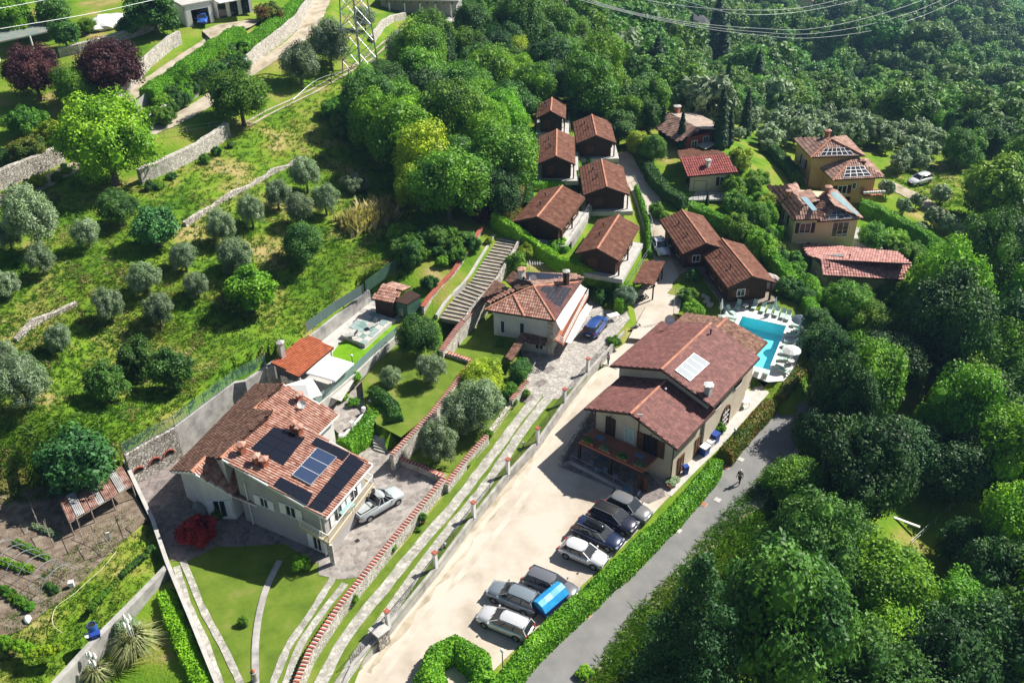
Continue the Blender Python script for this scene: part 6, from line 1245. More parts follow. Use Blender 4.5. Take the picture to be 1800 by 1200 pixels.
    q = MB(); q.box((h-.02, 0, .50), (.08, w*.9, .16)); q.build('grille', M_black, t); q = MB(); q.box((-h+.02, 0, .62), (.05, .5, .12)); q.build('number_plate', M_white, t)
    for y_ in (-.3, .3): q = MB(); q.bar((xs[3]+.03, y_, zb+.02), (xs[3]-.18, y_-.35, zb+.15), .025, .02); q.build('wiper', M_black, t)
    return t
HD = lambda x, y, dx, dy: ((x-dx, y-dy), (x+dx, y+dy))
GC = 'cars parked in the gravel car park'
car('silver estate car nearest the bottom of the car park', (888,1092), HD(888,1092,-44,-18), 4.75, 1.84, 1.46, (.62,.62,.62), 'wagon', group=GC)
car('blue-grey SUV parked behind the silver estate, nose to the left', (903,1048), HD(903,1048,-42,-17), 4.6, 1.88, 1.62, (.22,.26,.29), 'suv', group=GC)
car('dark grey estate with silver bonnet reflection, nose to the hedge beside the blue trailer', (969,1027), HD(969,1027,42,17), 4.8, 1.86, 1.5, (.16,.165,.18), 'wagon', group=GC)
car('white hatchback, lowest car of the row of five by the hedge', (1026,971), HD(1026,971,37,15), 4.3, 1.78, 1.45, (.68,.68,.67), 'hatch', group=GC)
nv = car('dark navy estate carrying a black roof box in the row by the hedge', (1051,938), HD(1051,938,42,19), 4.75, 1.85, 1.48, (.018,.028,.07), 'wagon', group=GC)
car('black SUV with long sunroof between roof-box car and grey hatchback', (1079,911), HD(1079,911,38,17), 4.6, 1.88, 1.62, (.03,.03,.05), 'suv', group=GC, roofm=M_black)
car('grey people carrier parked nearest the guest house patio', (1105,891), HD(1105,891,37,17), 4.4, 1.82, 1.6, (.20,.20,.20), 'hatch', group=GC)
b = MB(); vs = []
for x, k in ((-.95, .55), (-.8, .9), (0, 1), (.75, .85), (1.0, .35)): vs += [(x, -.38*k, 1.54), (x, -.34*k, 1.54+.3*k), (x, 0, 1.54+.36*k), (x, .34*k, 1.54+.3*k), (x, .38*k, 1.54)]
b.add(vs, [(i*5+j, (i+1)*5+j, (i+1)*5+j+1, i*5+j+1) for i in range(4) for j in range(4)]+[(0, 1, 2, 3, 4), (24, 23, 22, 21, 20)]); rbx = b.build('roof_box', mat('gloss_black', (.012,.012,.014), .2, coat=.6), None, True); rbx.parent = nv; rbx.location = (-.35, 0, 0)
pk = car('silver grey pickup truck on the villa forecourt below the balcony', (664,884), HD(664,884,36,-21), 5.1, 1.85, 1.72, (.52,.56,.56), 'pickup', 1.6, name='pickup_truck', cat='pickup truck')
b = MB(); b.box((-1.55, 0, .96), (1.75, 1.5, .3)); b.build('load_bed', M_dark, pk)
for s in (-1, 1): b = MB(); b.box((-1.5, s*.82, 1.12), (1.95, .1, .2)); b.build('bed_side', pk.children[0].data.materials[0], pk)
b = MB(); b.box((-2.42, 0, 1.1), (.1, 1.7, .28)); b.build('tailgate', pk.children[0].data.materials[0], pk); b = MB(); b.tube([(-.55, -.7, 1.15), (-.45, -.6, 1.68), (-.45, .6, 1.68), (-.55, .7, 1.15)], .04, 6); b.build('roll_bar', M_black, pk)
car('dark blue SUV parked on the cobbled forecourt of the hipped villa', (1047,573), HD(1047,573,14,-17), 4.3, 1.8, 1.58, (.03,.08,.28), 'suv', .9)
g = G(1161,440); car('white saloon parked on the lane beside the timber chalet', (1161,432), HD(1161,432,8,14), 4.7, 1.84, 1.42, (.68,.69,.70), 'sedan', g.z+.1)
g = G(1617,320); car('small white car parked on the far meadow', (1617,316), HD(1617,316,-14,4), 4.2, 1.75, 1.6, (.7,.7,.7), 'suv', g.z+.1)
g = G(356,36); car('bright blue car inside the open garage at the top', (356,33), HD(356,33,-3,14), 4.0, 1.7, 1.45, (.03,.12,.5), 'hatch', g.z+.15)
# tarpaulined trailer
p = P(966,1066,0); t = thing('covered_trailer', 'small trailer wrapped in a bright blue tarpaulin between the parked cars', 'trailer', p, rz=math.atan2(*(lambda v: (v.y, v.x))(P(985,1040,.8)-P(944,1075,.8))))
Mt = mat('blue_tarpaulin', (.02,.22,.52), .35, var=(.03,.34,.66), scale=1.5, spec=.5, bump=.3, bscale=3); Mt2 = mat('navy_tarpaulin', (.02,.04,.15), .4)
b = MB(); L_, w_ = 1.45, .85; vs = []
for x in (-L_, -L_/2, 0, L_/2, L_): k = random.uniform(-.02, .02); vs += [(x, -w_, 1.05), (x, -w_*.55, 1.55+k), (x, 0, 1.72+k), (x, w_*.55, 1.55+k), (x, w_, 1.05)]
b.add(vs, [(i*5+j, (i+1)*5+j, (i+1)*5+j+1, i*5+j+1) for i in range(4) for j in range(4)]+[(0, 1, 2, 3, 4), (24, 23, 22, 21, 20)]); b.build('tarpaulin_top', Mt, t)
b = MB(); b.box((0, 0, .74), (2*L_-.04, 2*w_-.04, .66)); b.build('tarpaulin_side', Mt2, t)
for s in (-1, 1): q = MB(); q.tube([(0, s*.88, .3), (0, s*1.02, .3)], .3, 14); q.build('tyre', M_tire, t)
b = MB(); b.bar((-L_, 0, .4), (-L_-.9, 0, .4), .08, .08); b.build('drawbar', M_dmetal, t)
def moto(label, px, py, z, rz, col):
    t = thing('motorbike', label, 'motorbike', P(px, py, z), 'motorbikes by the lane', rz)
    for x in (-.68, .70):
        q = MB(); K = 14; vs = []
        for r_, y in ((.31, -.06), (.31, .06), (.20, .05), (.20, -.05)): vs += [(x+r_*math.cos(2*PI*i/K), y, .31+r_*math.sin(2*PI*i/K)) for i in range(K)]
        q.add(vs, [(a*K+i, a*K+(i+1) % K, ((a+1) % 4)*K+(i+1) % K, ((a+1) % 4)*K+i) for a in range(4) for i in range(K)]); q.build('wheel', M_tire, t)
    b = MB(); b.tube([(-.35, 0, .5), (0, 0, .62), (.3, 0, .82)], [.16, .20, .14], 8); b.build('fairing', paint('moto_paint', col), t, True); b = MB(); b.tube([(-.85, 0, .86), (-.4, 0, .78), (0, 0, .82)], [.06, .13, .10], 8); b.build('saddle', M_black, t)
    b = MB(); b.box((-.02, 0, .42), (.5, .34, .34)); b.build('engine', M_dmetal, t); b = MB(); b.tube([(.70, 0, .31), (.42, 0, .98)], .04, 6); b.build('fork', M_rim, t); b = MB(); b.tube([(.34, -.36, 1.0), (.42, 0, .98), (.34, .36, 1.0)], .02, 5); b.build('handlebar', M_black, t); b = MB(); b.box((.56, 0, .84), (.12, .2, .16)); b.build('headlight', M_lampw, t); return t
for i, (x, y, z, r_, c_, lab) in enumerate(((1138,507,.75,.2,(.03,.03,.04),'black motorbike nearest the front corner of the carport'),(1145,497,.85,.3,(.05,.02,.03),'dark motorbike in the middle under the carport edge'),(1152,486,.95,.3,(.02,.03,.08),'navy motorbike deepest under the carport'),(1128,530,.5,.5,(.02,.02,.02),'black scooter standing in front of the carport by the grey-leaved shrub'),(1117,583,.15,.6,(.05,.03,.06),'motorbike alone on the verge beside the cobbled forecourt wall'))): moto(lab, x, y, z, r_, c_)

# ------------------------------------------------------------------ people and the dog
def person(label, px, py, z, h, rz, skin, shirt, trousers, hair, pose='walk', feet=True):
    g = P(px, py, z); t = thing('person', label, 'person', g, rz=rz); s = h/1.75
    J = dict(pel=(0,0,.93,.125), wai=(0,0,1.08,.115), che=(.02,0,1.30,.135), nck=(.03,0,1.47,.055), hd0=(.045,0,1.58,.082), hd1=(.04,0,1.68,.088), shl=(0,.17,1.42,.062), shr=(0,-.17,1.42,.062), ell=(-.10,.24,1.16,.042), elr=(.12,-.24,1.17,.042), wrl=(-.02,.27,.94,.030), wrr=(.32,-.24,1.02,.030), hal=(0,.27,.86,.035), har=(.39,-.23,.99,.035),
        hil=(0,.09,.88,.088), hir=(0,-.09,.88,.088), knl=(.20,.10,.50,.058), knr=(-.05,-.10,.50,.058), anl=(.26,.10,.09,.038), anr=(-.33,-.10,.13,.038), tol=(.42,.11,.035,.034), tor=(-.17,-.10,.035,.034))
    if pose == 'stand': J.update(knl=(.03,.10,.50,.058), knr=(.02,-.10,.50,.058), anl=(0,.11,.08,.038), anr=(0,-.11,.08,.038), tol=(.15,.13,.035,.034), tor=(.15,-.13,.035,.034), wrl=(.10,.22,.98,.03), hal=(.17,.18,.95,.035), ell=(-.04,.25,1.17,.042))
    E = [('pel','wai'),('wai','che'),('che','nck'),('nck','hd0'),('hd0','hd1'),('che','shl'),('che','shr'),('shl','ell'),('shr','elr'),('ell','wrl'),('elr','wrr'),('wrl','hal'),('wrr','har'),('pel','hil'),('pel','hir'),('hil','knl'),('hir','knr'),('knl','anl'),('knr','anr'),('anl','tol'),('anr','tor')]
    def skinmesh(nm, keys, grow_, m, root='pel', sub=2):
        ks = [k for k in J if k in keys]; me = bpy.data.meshes.new(nm); me.from_pydata([tuple(c*s for c in J[k][:3]) for k in ks], [(ks.index(a), ks.index(b_)) for a, b_ in E if a in ks and b_ in ks], []); o = bpy.data.objects.new(nm, me); COL.objects.link(o); o.parent = t; me.materials.append(m)
        md = o.modifiers.new('skin', 'SKIN'); md.use_smooth_shade = True
        for i, k in enumerate(ks): r_ = J[k][3]*s+grow_; me.skin_vertices[0].data[i].radius = (r_, r_*(1.0 if k not in ('che', 'pel', 'wai') else 1.0)); me.skin_vertices[0].data[i].use_root = (k == root)
        sb = o.modifiers.new('sub', 'SUBSURF'); sb.levels = sub; sb.render_levels = sub; return o
    skinmesh('body', list(J), 0, skin)
    skinmesh('shirt', ['wai','che','shl','shr','ell','elr'], .016, shirt, 'wai'); skinmesh('trousers', ['pel','hil','hir','knl','knr','anl','anr'], .014, trousers, 'pel')
    b = MB(); b.lathe((.03*s, 0, 1.655*s), [(.098*s, 0), (.104*s, .05*s), (.085*s, .10*s), (.03*s, .125*s)], 12); b.build('hair', hair, t, True)
    b = MB(); b.box((.135*s, 0, 1.62*s), (.03, .022, .035)); b.build('nose', skin, t)
    for sy in (-1, 1):
        b = MB(); b.box((.122*s, sy*.032*s, 1.645*s), (.012, .02, .012)); b.build('eye', M_black, t); b = MB(); b.box((.04*s, sy*.095*s, 1.63*s), (.04, .015, .05)); b.build('ear', skin, t)
        k = 'hal' if sy > 0 else 'har'; hp = Vector(J[k][:3])*s; b = MB()
        for f_ in range(4): b.tube([hp+Vector((.0, (f_-1.5)*.017, -.02)), hp+Vector((.03, (f_-1.5)*.018, -.06)), hp+Vector((.02, (f_-1.5)*.017, -.09-.01*(f_ in (1, 2))))], [.009, .008, .006], 5)
        b.tube([hp+Vector((.02, -sy*.03, 0)), hp+Vector((.05, -sy*.045, -.04))], [.010, .007], 5); b.build('fingers', skin, t)
    return t
Sk = mat('skin', (.45, .26, .18), .6); Hr = mat('white_hair', (.6, .58, .55), .8); Hd = mat('dark_hair', (.04, .03, .02), .7)
person('person with white hair in navy top and trousers walking on the asphalt road', 1299, 850, -.55, 1.78, math.radians(-125), Sk, mat('navy_shirt', (.02, .03, .09), .8), mat('dark_trousers', (.03, .035, .06), .85), Hr)
person('person in a bright blue shirt standing on the gravel by the concrete wall', 1069, 641, .0, 1.72, math.radians(-160), Sk, mat('blue_shirt', (.03, .20, .60), .8), mat('slate_trousers', (.06, .09, .16), .85), Hd, 'stand')
def dog(label, px, py, z, rz):
    g = P(px, py, z); t = thing('dog', label, 'dog', g, rz=rz); J = [((-.24,0,.34),.075),((0,0,.33),.085),((.18,0,.35),.095),((.30,0,.46),.055),((.36,0,.53),.06),((.45,0,.50),.032),((-.36,0,.42),.022),((-.44,0,.50),.015)]
    V = [j[0] for j in J]; R_ = [j[1] for j in J]; E = [(0,1),(1,2),(2,3),(3,4),(4,5),(0,6),(6,7)]
    for x, b0 in ((.19, 2), (-.24, 0)):
        for y in (-.075, .075):
            k = len(V)
            if b0 == 2: V += [(x,y,.22),(x+.02,y,.11),(x,y,.02)]; R_ += [.038,.022,.022]
            else: V += [(x+.05,y,.24),(x-.07,y,.12),(x-.03,y,.02)]; R_ += [.048,.022,.022]
            E += [(b0,k),(k,k+1),(k+1,k+2)]
    me = bpy.data.meshes.new('body'); me.from_pydata(V, E, []); o = bpy.data.objects.new('body', me); COL.objects.link(o); o.parent = t; me.materials.append(M_whitew); md = o.modifiers.new('skin', 'SKIN'); md.use_smooth_shade = True
    for i, r_ in enumerate(R_): me.skin_vertices[0].data[i].radius = (r_, r_); me.skin_vertices[0].data[i].use_root = i == 1
    sb = o.modifiers.new('sub', 'SUBSURF'); sb.levels = 2; sb.render_levels = 2
    for y in (-.04, .04): b = MB(); b.add([(.33, y-.015, .57), (.37, y+.015, .57), (.34, y*1.4, .64)], [(0, 1, 2)]); b.tube([(.345, y, .56), (.34, y*1.3, .63)], [.02, .006], 5); b.build('ear', M_whitew, t)
    b = MB(); b.lathe((.478, 0, .485), [(.012, 0), (.014, .012), (.004, .022)], 6); b.build('nose', M_black, t); return t
dog('small white dog walking at the hedge side of the asphalt road', 1209, 893, -.55, math.radians(-20))

# ------------------------------------------------------------------ pool furniture
def lounger_proto():
    t = thing('sun_lounger', '', 'sun lounger', (0, 0, 0), 'sun loungers around the pool')
    for s in (-1, 1): b = MB(); b.bar((-.9, s*.30, .30), (.95, s*.30, .30), .06, .06); b.build('frame_rail', M_whitew, t)
    b = MB(); b.box((-.35, 0, .36), (1.25, .58, .06)); b.build('seat', M_greenc, t); M = Matrix.Rotation(math.radians(-48), 3, 'Y')
    b = MB(); b.box((.50, 0, .62), (.78, .58, .06), M=M); b.build('backrest', M_greenc, t)
    for x in (-.75, .6):
        for s in (-1, 1): b = MB(); b.bar((x, s*.28, 0), (x, s*.28, .30), .05, .05, (1, 0, 0)); b.build('leg', M_whitew, t)
    return t
lp = lounger_proto(); lp.scale = (.86, .86, .86)
ex = (P(1385,573,.8)-P(1303,555,.8)).normalized(); ax = math.atan2(ex.y, ex.x); LG = []
ords = ['first', 'second', 'third', 'fourth', 'fifth', 'sixth', 'seventh', 'eighth', 'ninth']
for i, (x, y) in enumerate(((1297,540),(1326,540),(1341,545),(1352,549),(1365,552),(1376,556),(1385,559))): LG.append((x, y, ax+PI/2, ords[i]+' green sun lounger from the left along the far edge of the pool'))
for i, (x, y, r_) in enumerate(((1274,544,ax+PI*.95),(1284,550,ax+PI*.8),(1284,560,ax+PI),(1278,566,ax+PI))): LG.append((x, y, r_, ords[i]+' lounger from the top in the jumble at the left pool corner'))
for i, (x, y, r_) in enumerate(((1402,575,ax),(1406,584,ax),(1394,592,ax),(1391,604,ax+.2),(1386,612,ax),(1383,624,ax),(1381,634,ax+.3),(1374,650,ax-.3),(1380,656,ax-.3))): LG.append((x, y, r_, ords[i]+' sun lounger from the top along the right side of the pool'))
for i, (x, y) in enumerate(((1331,658),(1346,661))): LG.append((x, y, ax-PI/2, ('left', 'right')[i]+' of two sun loungers at the near end of the pool'))
for i, (x, y, r_, lab) in enumerate(LG):
    if i == 0: lp.location = P(x, y, .87); lp.rotation_euler.z = r_; lp['label'] = lab
    else: dup(lp, P(x, y, .87), r_, lab)
def closed_parasol(label, px, py, m, z=.87):
    o = P(px, py, z); t = thing('closed_parasol', label, 'parasol', o, 'closed parasols by the pool'); b = MB(); b.tube([(0, 0, 0), (0, 0, 2.5)], .025, 6); b.build('pole', M_white, t)
    b = MB(); b.lathe((0, 0, 1.0), [(.16, 0), (.20, .15), (.13, .8), (.05, 1.35), (.02, 1.5)], 10); b.build('canopy', m, t); b = MB(); b.box((0, 0, .05), (.5, .5, .1)); b.build('base', M_grey, t)
closed_parasol('closed pale green parasol on the far edge of the pool', 1360, 553, M_greenc); closed_parasol('closed pale green parasol on the right side of the pool', 1402, 594, M_greenc); closed_parasol('closed parasol among the jumbled loungers at the left corner', 1266, 556, M_canvas)
def round_parasol(label, px, py, zt, r, m, z=.87):
    c = P(px, py, zt); o = Vector((c.x, c.y, z)); t = thing('round_parasol', label, 'parasol', o); K = 12; b = MB(o); vs = [c+Vector((0, 0, .45))]+[c+Vector((math.cos(2*PI*i/K)*r*q, math.sin(2*PI*i/K)*r*q, h_)) for q, h_ in ((.55, .22), (1, -.08), (1, -.22)) for i in range(K)]
    b.add(vs, [(0, 1+i, 1+(i+1) % K) for i in range(K)]+[(1+a*K+i, 1+(a+1)*K+i, 1+(a+1)*K+(i+1) % K, 1+a*K+(i+1) % K) for a in range(2) for i in range(K)]); b.build('canopy', m, t)
    b = MB(o); b.tube([o, c+Vector((0, 0, .5))], .03, 6); b.build('pole', M_white, t); b = MB(o); b.box(o+Vector((0, 0, .05)), (.5, .5, .1)); b.build('base', M_grey, t)
round_parasol('open round white parasol on the right side of the pool', 1392, 614, 3.0, 1.0, M_canvas); round_parasol('open dark slate parasol in the tree shade at the top right pool corner', 1407, 560, 2.9, 1.0, mat('slate_canvas', (.10, .13, .16), .85))
for x, y, lab in ((1310,543,'small white table among the loungers at the far pool edge'),(1390,640,'white plastic table beside the right pool deck')):
    o = P(x, y, .87); t = thing('side_table', lab, 'table', o, 'pool side tables'); b = MB(); b.lathe((0, 0, .5), [(.34, 0), (.36, .03)], 12); b.build('table_top', M_white, t); b = MB(); b.tube([(0, 0, 0), (0, 0, .5)], .05, 6); b.build('leg', M_white, t)
# deck chairs on the villa sun deck
for i, (x, y, r_, lab) in enumerate(((620,592,.2,'grey reclining lounger at the near corner of the raised sun deck'),(655,573,.9,'flat grey lounger along the outer edge of the raised sun deck'))):
    t = dup(lp, P(x, y, 4.4), r_, lab); t['group'] = 'loungers on the villa sun deck'
    for c in t.children:
        if c.name.split('.')[0] in ('seat', 'backrest'): c.material_slots[0].link = 'OBJECT'; c.material_slots[0].material = M_grey

# ------------------------------------------------------------------ guest house terrace and odds and ends
def pot(label, base, r, h, m, kind='bush', name='flower_box', box=None, pr=.5):
    t = thing(name, label, 'planter', base); b = MB()
    if box: b.box((0, 0, h/2), (box[0], box[1], h), box[2])
    else: b.lathe((0, 0, 0), [(r*.7, 0), (r, h), (r*.86, h)], 12)
    b.build('pot', m, t); pk, mk = KIND[kind]; me, tm, zc = PROTO[pk][0]; c = inst('foliage', me, t, (0, 0, h-.45*pr), 0, (pr*(box[0]*.9/pr if box else 1), pr, pr) if not box else (box[0]*.55, box[1]*1.3, pr))
    if box: c.rotation_euler.z = box[2]
    c.material_slots[0].link = 'OBJECT'; c.material_slots[0].material = LM[mk]; return t
ra = math.atan2(hA.ex.y, hA.ex.x)
for i in range(4): pot('terracotta flower box on the balcony railing, %s from the left' % ords[i], hA.W(hA.ov+.7+i*1.95, yb+.28, 2.47), .3, .3, M_terra, 'busho' if i % 2 else 'bush', box=(1.3, .32, ra), pr=.45)
def table(label, c, w, d, h, m, rz=0, name='table', rnd=False):
    t = thing(name, label, 'table', c, rz=rz); b = MB()
    if rnd: b.lathe((0, 0, h-.04), [(w/2, 0), (w/2, .04)], 16)
    else: b.box((0, 0, h-.02), (w, d, .04))
    b.build('table_top', m, t)
    for x in (-1, 1):
        for y in (-1, 1): b = MB(); k = .34 if rnd else .44; b.bar((x*w*k, y*d*k, 0), (x*w*k, y*d*k, h-.04), .04, .04, (1, 0, 0)); b.build('leg', m, t)
    return t
def chair(label, c, m, rz=0, group='chairs on the shaded patio'):
    t = thing('garden_chair', label, 'chair', c, group, rz); b = MB(); b.box((0, 0, .44), (.46, .46, .04)); b.build('seat', m, t); b = MB(); b.box((-.22, 0, .70), (.04, .46, .5)); b.build('backrest', m, t)
    for x in (-.2, .2):
        for y in (-.2, .2): b = MB(); b.bar((x, y, 0), (x, y, .43), .035, .035, (1, 0, 0)); b.build('leg', m, t)
    return t
Mgb = mat('blue_grey_plastic', (.10, .15, .22), .5)
table('small grey table at the left end of the guest house balcony', hA.W(hA.ov+1.6, -.75, 2.46), .9, .6, .74, Mgb, ra); table('grey table at the right end of the guest house balcony', hA.W(hA.w-3.4, -.75, 2.46), .9, .6, .74, Mgb, ra)
table('garden table in the shade under the guest house balcony', hA.W(3.0, -.6, .03), 1.4, .8, .74, Mgb, ra, rnd=False); table('round table at the patio fence in front of the guest house', hA.W(7.0, -3.2, .03), 1.0, 1.0, .74, Mgb, ra, rnd=True)
for i, (x, y, r_) in enumerate(((2.2,-1.6,1.5),(3.8,-1.7,1.7),(3.1,-2.3,2),(6.2,-3.7,.3),(7.9,-2.8,3),(5.0,-2.0,2.2))): chair(ords[i]+' plastic chair from the left on the shaded patio', hA.W(x, y, .03), Mgb, ra+r_)
table('white round table in the gap between the terrace hedges', P(1310,703,.75)-Vector((0, 0, .7)), 1.1, 1.1, .75, M_white, 0, rnd=True)
table('white garden table under the plants beside the blue SUV', P(1078,553,1.65)-Vector((0, 0, .75)), 1.4, .8, .75, M_white, .4)
table('mint green table on the ochre balcony of the solar villa', P(606,890,4.9)-Vector((0, 0, .78)), 1.6, 1.0, .75, mat('mint_plastic', (.25,.42,.38), .5), .9)
def crate(label, c, d, m, rz=0, name='recycling_bin', lid=None):
    t = thing(name, label, 'bin', c, rz=rz); b = MB(); b.hexa([(-d[0]*.42, -d[1]*.42, 0), (d[0]*.42, -d[1]*.42, 0), (d[0]*.42, d[1]*.42, 0), (-d[0]*.42, d[1]*.42, 0)], [(-d[0]/2, -d[1]/2, d[2]), (d[0]/2, -d[1]/2, d[2]), (d[0]/2, d[1]/2, d[2]), (-d[0]/2, d[1]/2, d[2])]); b.build('bin_body', m, t); b = MB(); b.box((0, 0, d[2]+.03), (d[0]*1.06, d[1]*1.06, .07)); b.build('lid', lid or m, t); return t
Mbl = mat('royal_blue_plastic', (.02, .06, .28), .4)
crate('blue wheeled bin with white lid beside the guest house flank', P(1239,791,.5)-Vector((0, 0, .5)), (.9,.7,1.0), Mbl, .8, lid=M_white); crate('blue bin under the yucca beside the guest house flank', P(1257,770,.5)-Vector((0, 0, .5)), (.8,.7,1.1), Mbl, .8); crate('white appliance box next to the blue wheeled bin', P(1249,778,.5)-Vector((0, 0, .5)), (.7,.6,.7), M_whitew, .8, 'storage_box'); crate('folded blue chair stack by the flank door', P(1205,826,.4)-Vector((0, 0, .4)), (.5,.5,.9), Mbl, .3, 'chair_stack')
pot('tall yucca in a pot above the blue bins of the guest house', P(1262,762,.2), .35, .5, M_terra, 'bushb', 'potted_yucca', pr=.9)
pot('long terracotta trough at the front corner of the guest house', P(1183,850,.1), .3, .35, M_terra, 'busho', 'flower_box', box=(1.6,.5,math.atan2(hA.ey.y, hA.ey.x)), pr=.25)
pot('terracotta pot in the red-capped wall niche nearest the pickup', P(744,917,1.0), .3, .5, M_terra, 'bush', 'flower_pot', pr=.5)
pot('brick planter with leafy plant at the corner of the villa terrace', P(624,672,3.0), .6, .5, M_terra, 'bushb', 'brick_planter', pr=.9)
for i, (x, y, z) in enumerate(((860,768,1.0),(903,712,1.0),(925,697,1.0),(622,1058,1.0),(690,968,1.0))): pot('plant growing in the drive-side wall niche, '+ords[i]+' listed from the cobbled end' if False else ('bushy plant at the foot of the low wall by the silver olives','plant in the arched niche below the cobbled end','plant at the wall corner beside the cobbles','climber in the lowest niche of the striped-cap wall','climber in the middle niche of the striped-cap wall')[i], P(x, y, z), .2, .3, M_terra, 'bush', 'niche_plant', pr=.55)
def lamp(label, px, py, zb, h, r=.16, group='white globe garden lamps'):
    o = P(px, py, zb); t = thing('globe_lamp', label, 'lamp', o, group); b = MB(); b.tube([(0, 0, 0), (0, 0, h)], .04, 8); b.build('post', M_dmetal, t); bm = bmesh.new(); bmesh.ops.create_uvsphere(bm, u_segments=14, v_segments=8, radius=r); me = bpy.data.meshes.new('globe'); bm.to_mesh(me); bm.free(); me.materials.append(M_white); [setattr(f, 'use_smooth', True) for f in me.polygons]; inst('globe', me, t, (0, 0, h+r*.8)); b = MB(); b.lathe((0, 0, 0), [(.12, 0), (.10, .08), (.05, .1)], 8); b.build('foot', M_dmetal, t)
for x, y, z, h, lab in ((884,1183,0,2.6,'globe lamp on a tall post at the bottom of the car park hedge'),(1287,792,0,2.6,'globe lamp in the middle of the terrace hedge'),(1279,520,1,1.0,'globe lamp at the front corner of the poolside chalet'),(1006,294,5,1.6,'globe lamp at the fence between the rear chalets'),(1020,362,4.3,1.6,'globe lamp beside the middle chalets'),(775,955-300+100,1.7,.1,'x')): 
    if lab != 'x': lamp(lab, x, y, z, h)
lamp('globe lamp on the bank by the ball shrub', 797, 448, 6.3, 1.2); lamp('white lamp on the terrace edge of the deck lawn', 621, 648, 3.9, 1.6, .14); lamp('globe lamp low on the verge of the wheel-track drive', 782, 962, .9, .35, .15); lamp('second low globe lamp on the drive verge', 920, 785, .9, .35, .15)
# aerial mast behind the guest house
o = P(1183,560,.6); t = thing('aerial_mast', 'thin aerial mast with crossbars on the gravel behind the guest house', 'aerial', o); b = MB(); b.tube([(0, 0, 0), (0, 0, 4.2)], .03, 6); b.build('mast', M_metal, t)
for k, z_ in enumerate((3.2, 3.7, 4.1)): b = MB(); b.bar((-.9, 0, z_), (.9, .2, z_), .03, .03); b.build('crossbar', M_metal, t)
o = P(931,492,5.9); t = thing('aerial_mast', 'white television aerial behind the hipped villa roof', 'aerial', o); b = MB(); b.tube([(0, 0, 0), (0, 0, 2.6)], .04, 6); b.build('mast', M_white, t)
for k in range(6): b = MB(); b.bar((-.2+k*.28, -.45, 2.2), (-.2+k*.28, .45, 2.2), .03, .03); b.build('crossbar', M_white, t)
b = MB(); b.bar((-.4, 0, 2.2), (1.6, 0, 2.2), .03, .03); b.build('boom', M_white, t)
# manhole covers and patches on the road
for i, (x, y, m_, lab) in enumerate(((1033,1081,M_terra,'rusty square cover in the lower part of the asphalt road'),(1145,967,M_concl,'pale square cover in the road beside the hedge bend'),(1237,886,M_terra,'reddish road cover nearer the hedge of the pair'),(1261,878,M_concl,'pale road cover nearer the verge of the pair'),(1277,821,M_terra,'reddish road cover at the edge of the tree shadow'),(1302,807,M_concl,'pale road cover inside the edge of the tree shadow'),(1192,932,M_concl,'pale road cover beside the small white dog'),(1165,933,M_terra,'rusty stained cover against the hedge'))):
    p = P(x, y, -.62); z_ = Z(p.x, p.y)+.09; q = P(x, y, z_); t = thing('manhole_cover', lab, 'manhole cover', q, 'covers in the asphalt road', .85); b = MB(); b.box((0, 0, .0), (.62, .62, .03)); b.build('frame', M_conc, t); b = MB(); b.box((0, 0, .02), (.5, .5, .02)); b.build('lid', m_, t)
for x, y, z_, lab in ((928,700,.93,'cover plate at the start of the wheel-track drive'),(965,649,.93,'upper of two square plates in the cobbles'),(951,673,.93,'lower of two square plates in the cobbles'),(628,950,1.62,'dark drain cover on the villa forecourt')):
    t = thing('drain_plate', lab, 'drain cover', P(x, y, z_), 'drain plates in the paving', .7); b = MB(); b.box((0, 0, .0), (1.3, .9, .03) if z_ < 1 else (.4, .4, .03)); b.build('lid', M_crazyd if z_ < 1 else M_dark, t); b = MB(); b.box((0, 0, -.005), (1.4, 1.0, .02) if z_ < 1 else (.5, .5, .02)); b.build('frame', M_conc, t)
rock('white stone lying under the weeping tree on the upper lawn', P(756,664,3.35), .6, .4, .35, M_whitew, 'garden_rock', 12, sub=2)
o = P(886,585,2.4); t = thing('bird_bath', 'white stone bird bath on the shaded lawn of the hipped villa', 'bird bath', o); b = MB(); b.lathe((0, 0, 0), [(.25, 0), (.10, .1), (.09, .8)], 10); b.build('pedestal', M_white, t); b = MB(); b.lathe((0, 0, .8), [(.12, 0), (.38, .16), (.33, .16), (.1, .06)], 14); b.build('basin', M_white, t)
rock('covered round object under grey sheet in the villa courtyard', P(357,893,1.9), 1.0, .8, .8, mat('grey_sheet', (.24,.25,.22), .8, bump=.5, bscale=3), 'covered_furniture', 9, 'cover')
rock('crumpled white tarpaulin spread over a heap on the hillside', G(192,42)+Vector((0, 0, .2)), 4.2, 3.2, 1.3, mat('white_plastic_sheet', (.75,.75,.73), .5, bump=1, bscale=1.2, dist=.3), 'tarpaulin_heap', 4, 'tarpaulin')
# balcony & stair of the villa corner: steps between lawn and forecourt
st2 = thing('garden_steps', 'small flight of grey steps between forecourt and hedge path', 'steps', P(668,790,1.6))
for k in range(5): b = MB(st2.location); p = P(668,792,1.6)+Vector((-.05, .32, 0))*k; b.box(p+Vector((0, 0, .13*k+.07)), (1.3, .34, .14), -.45); b.build('step', M_conc, st2)

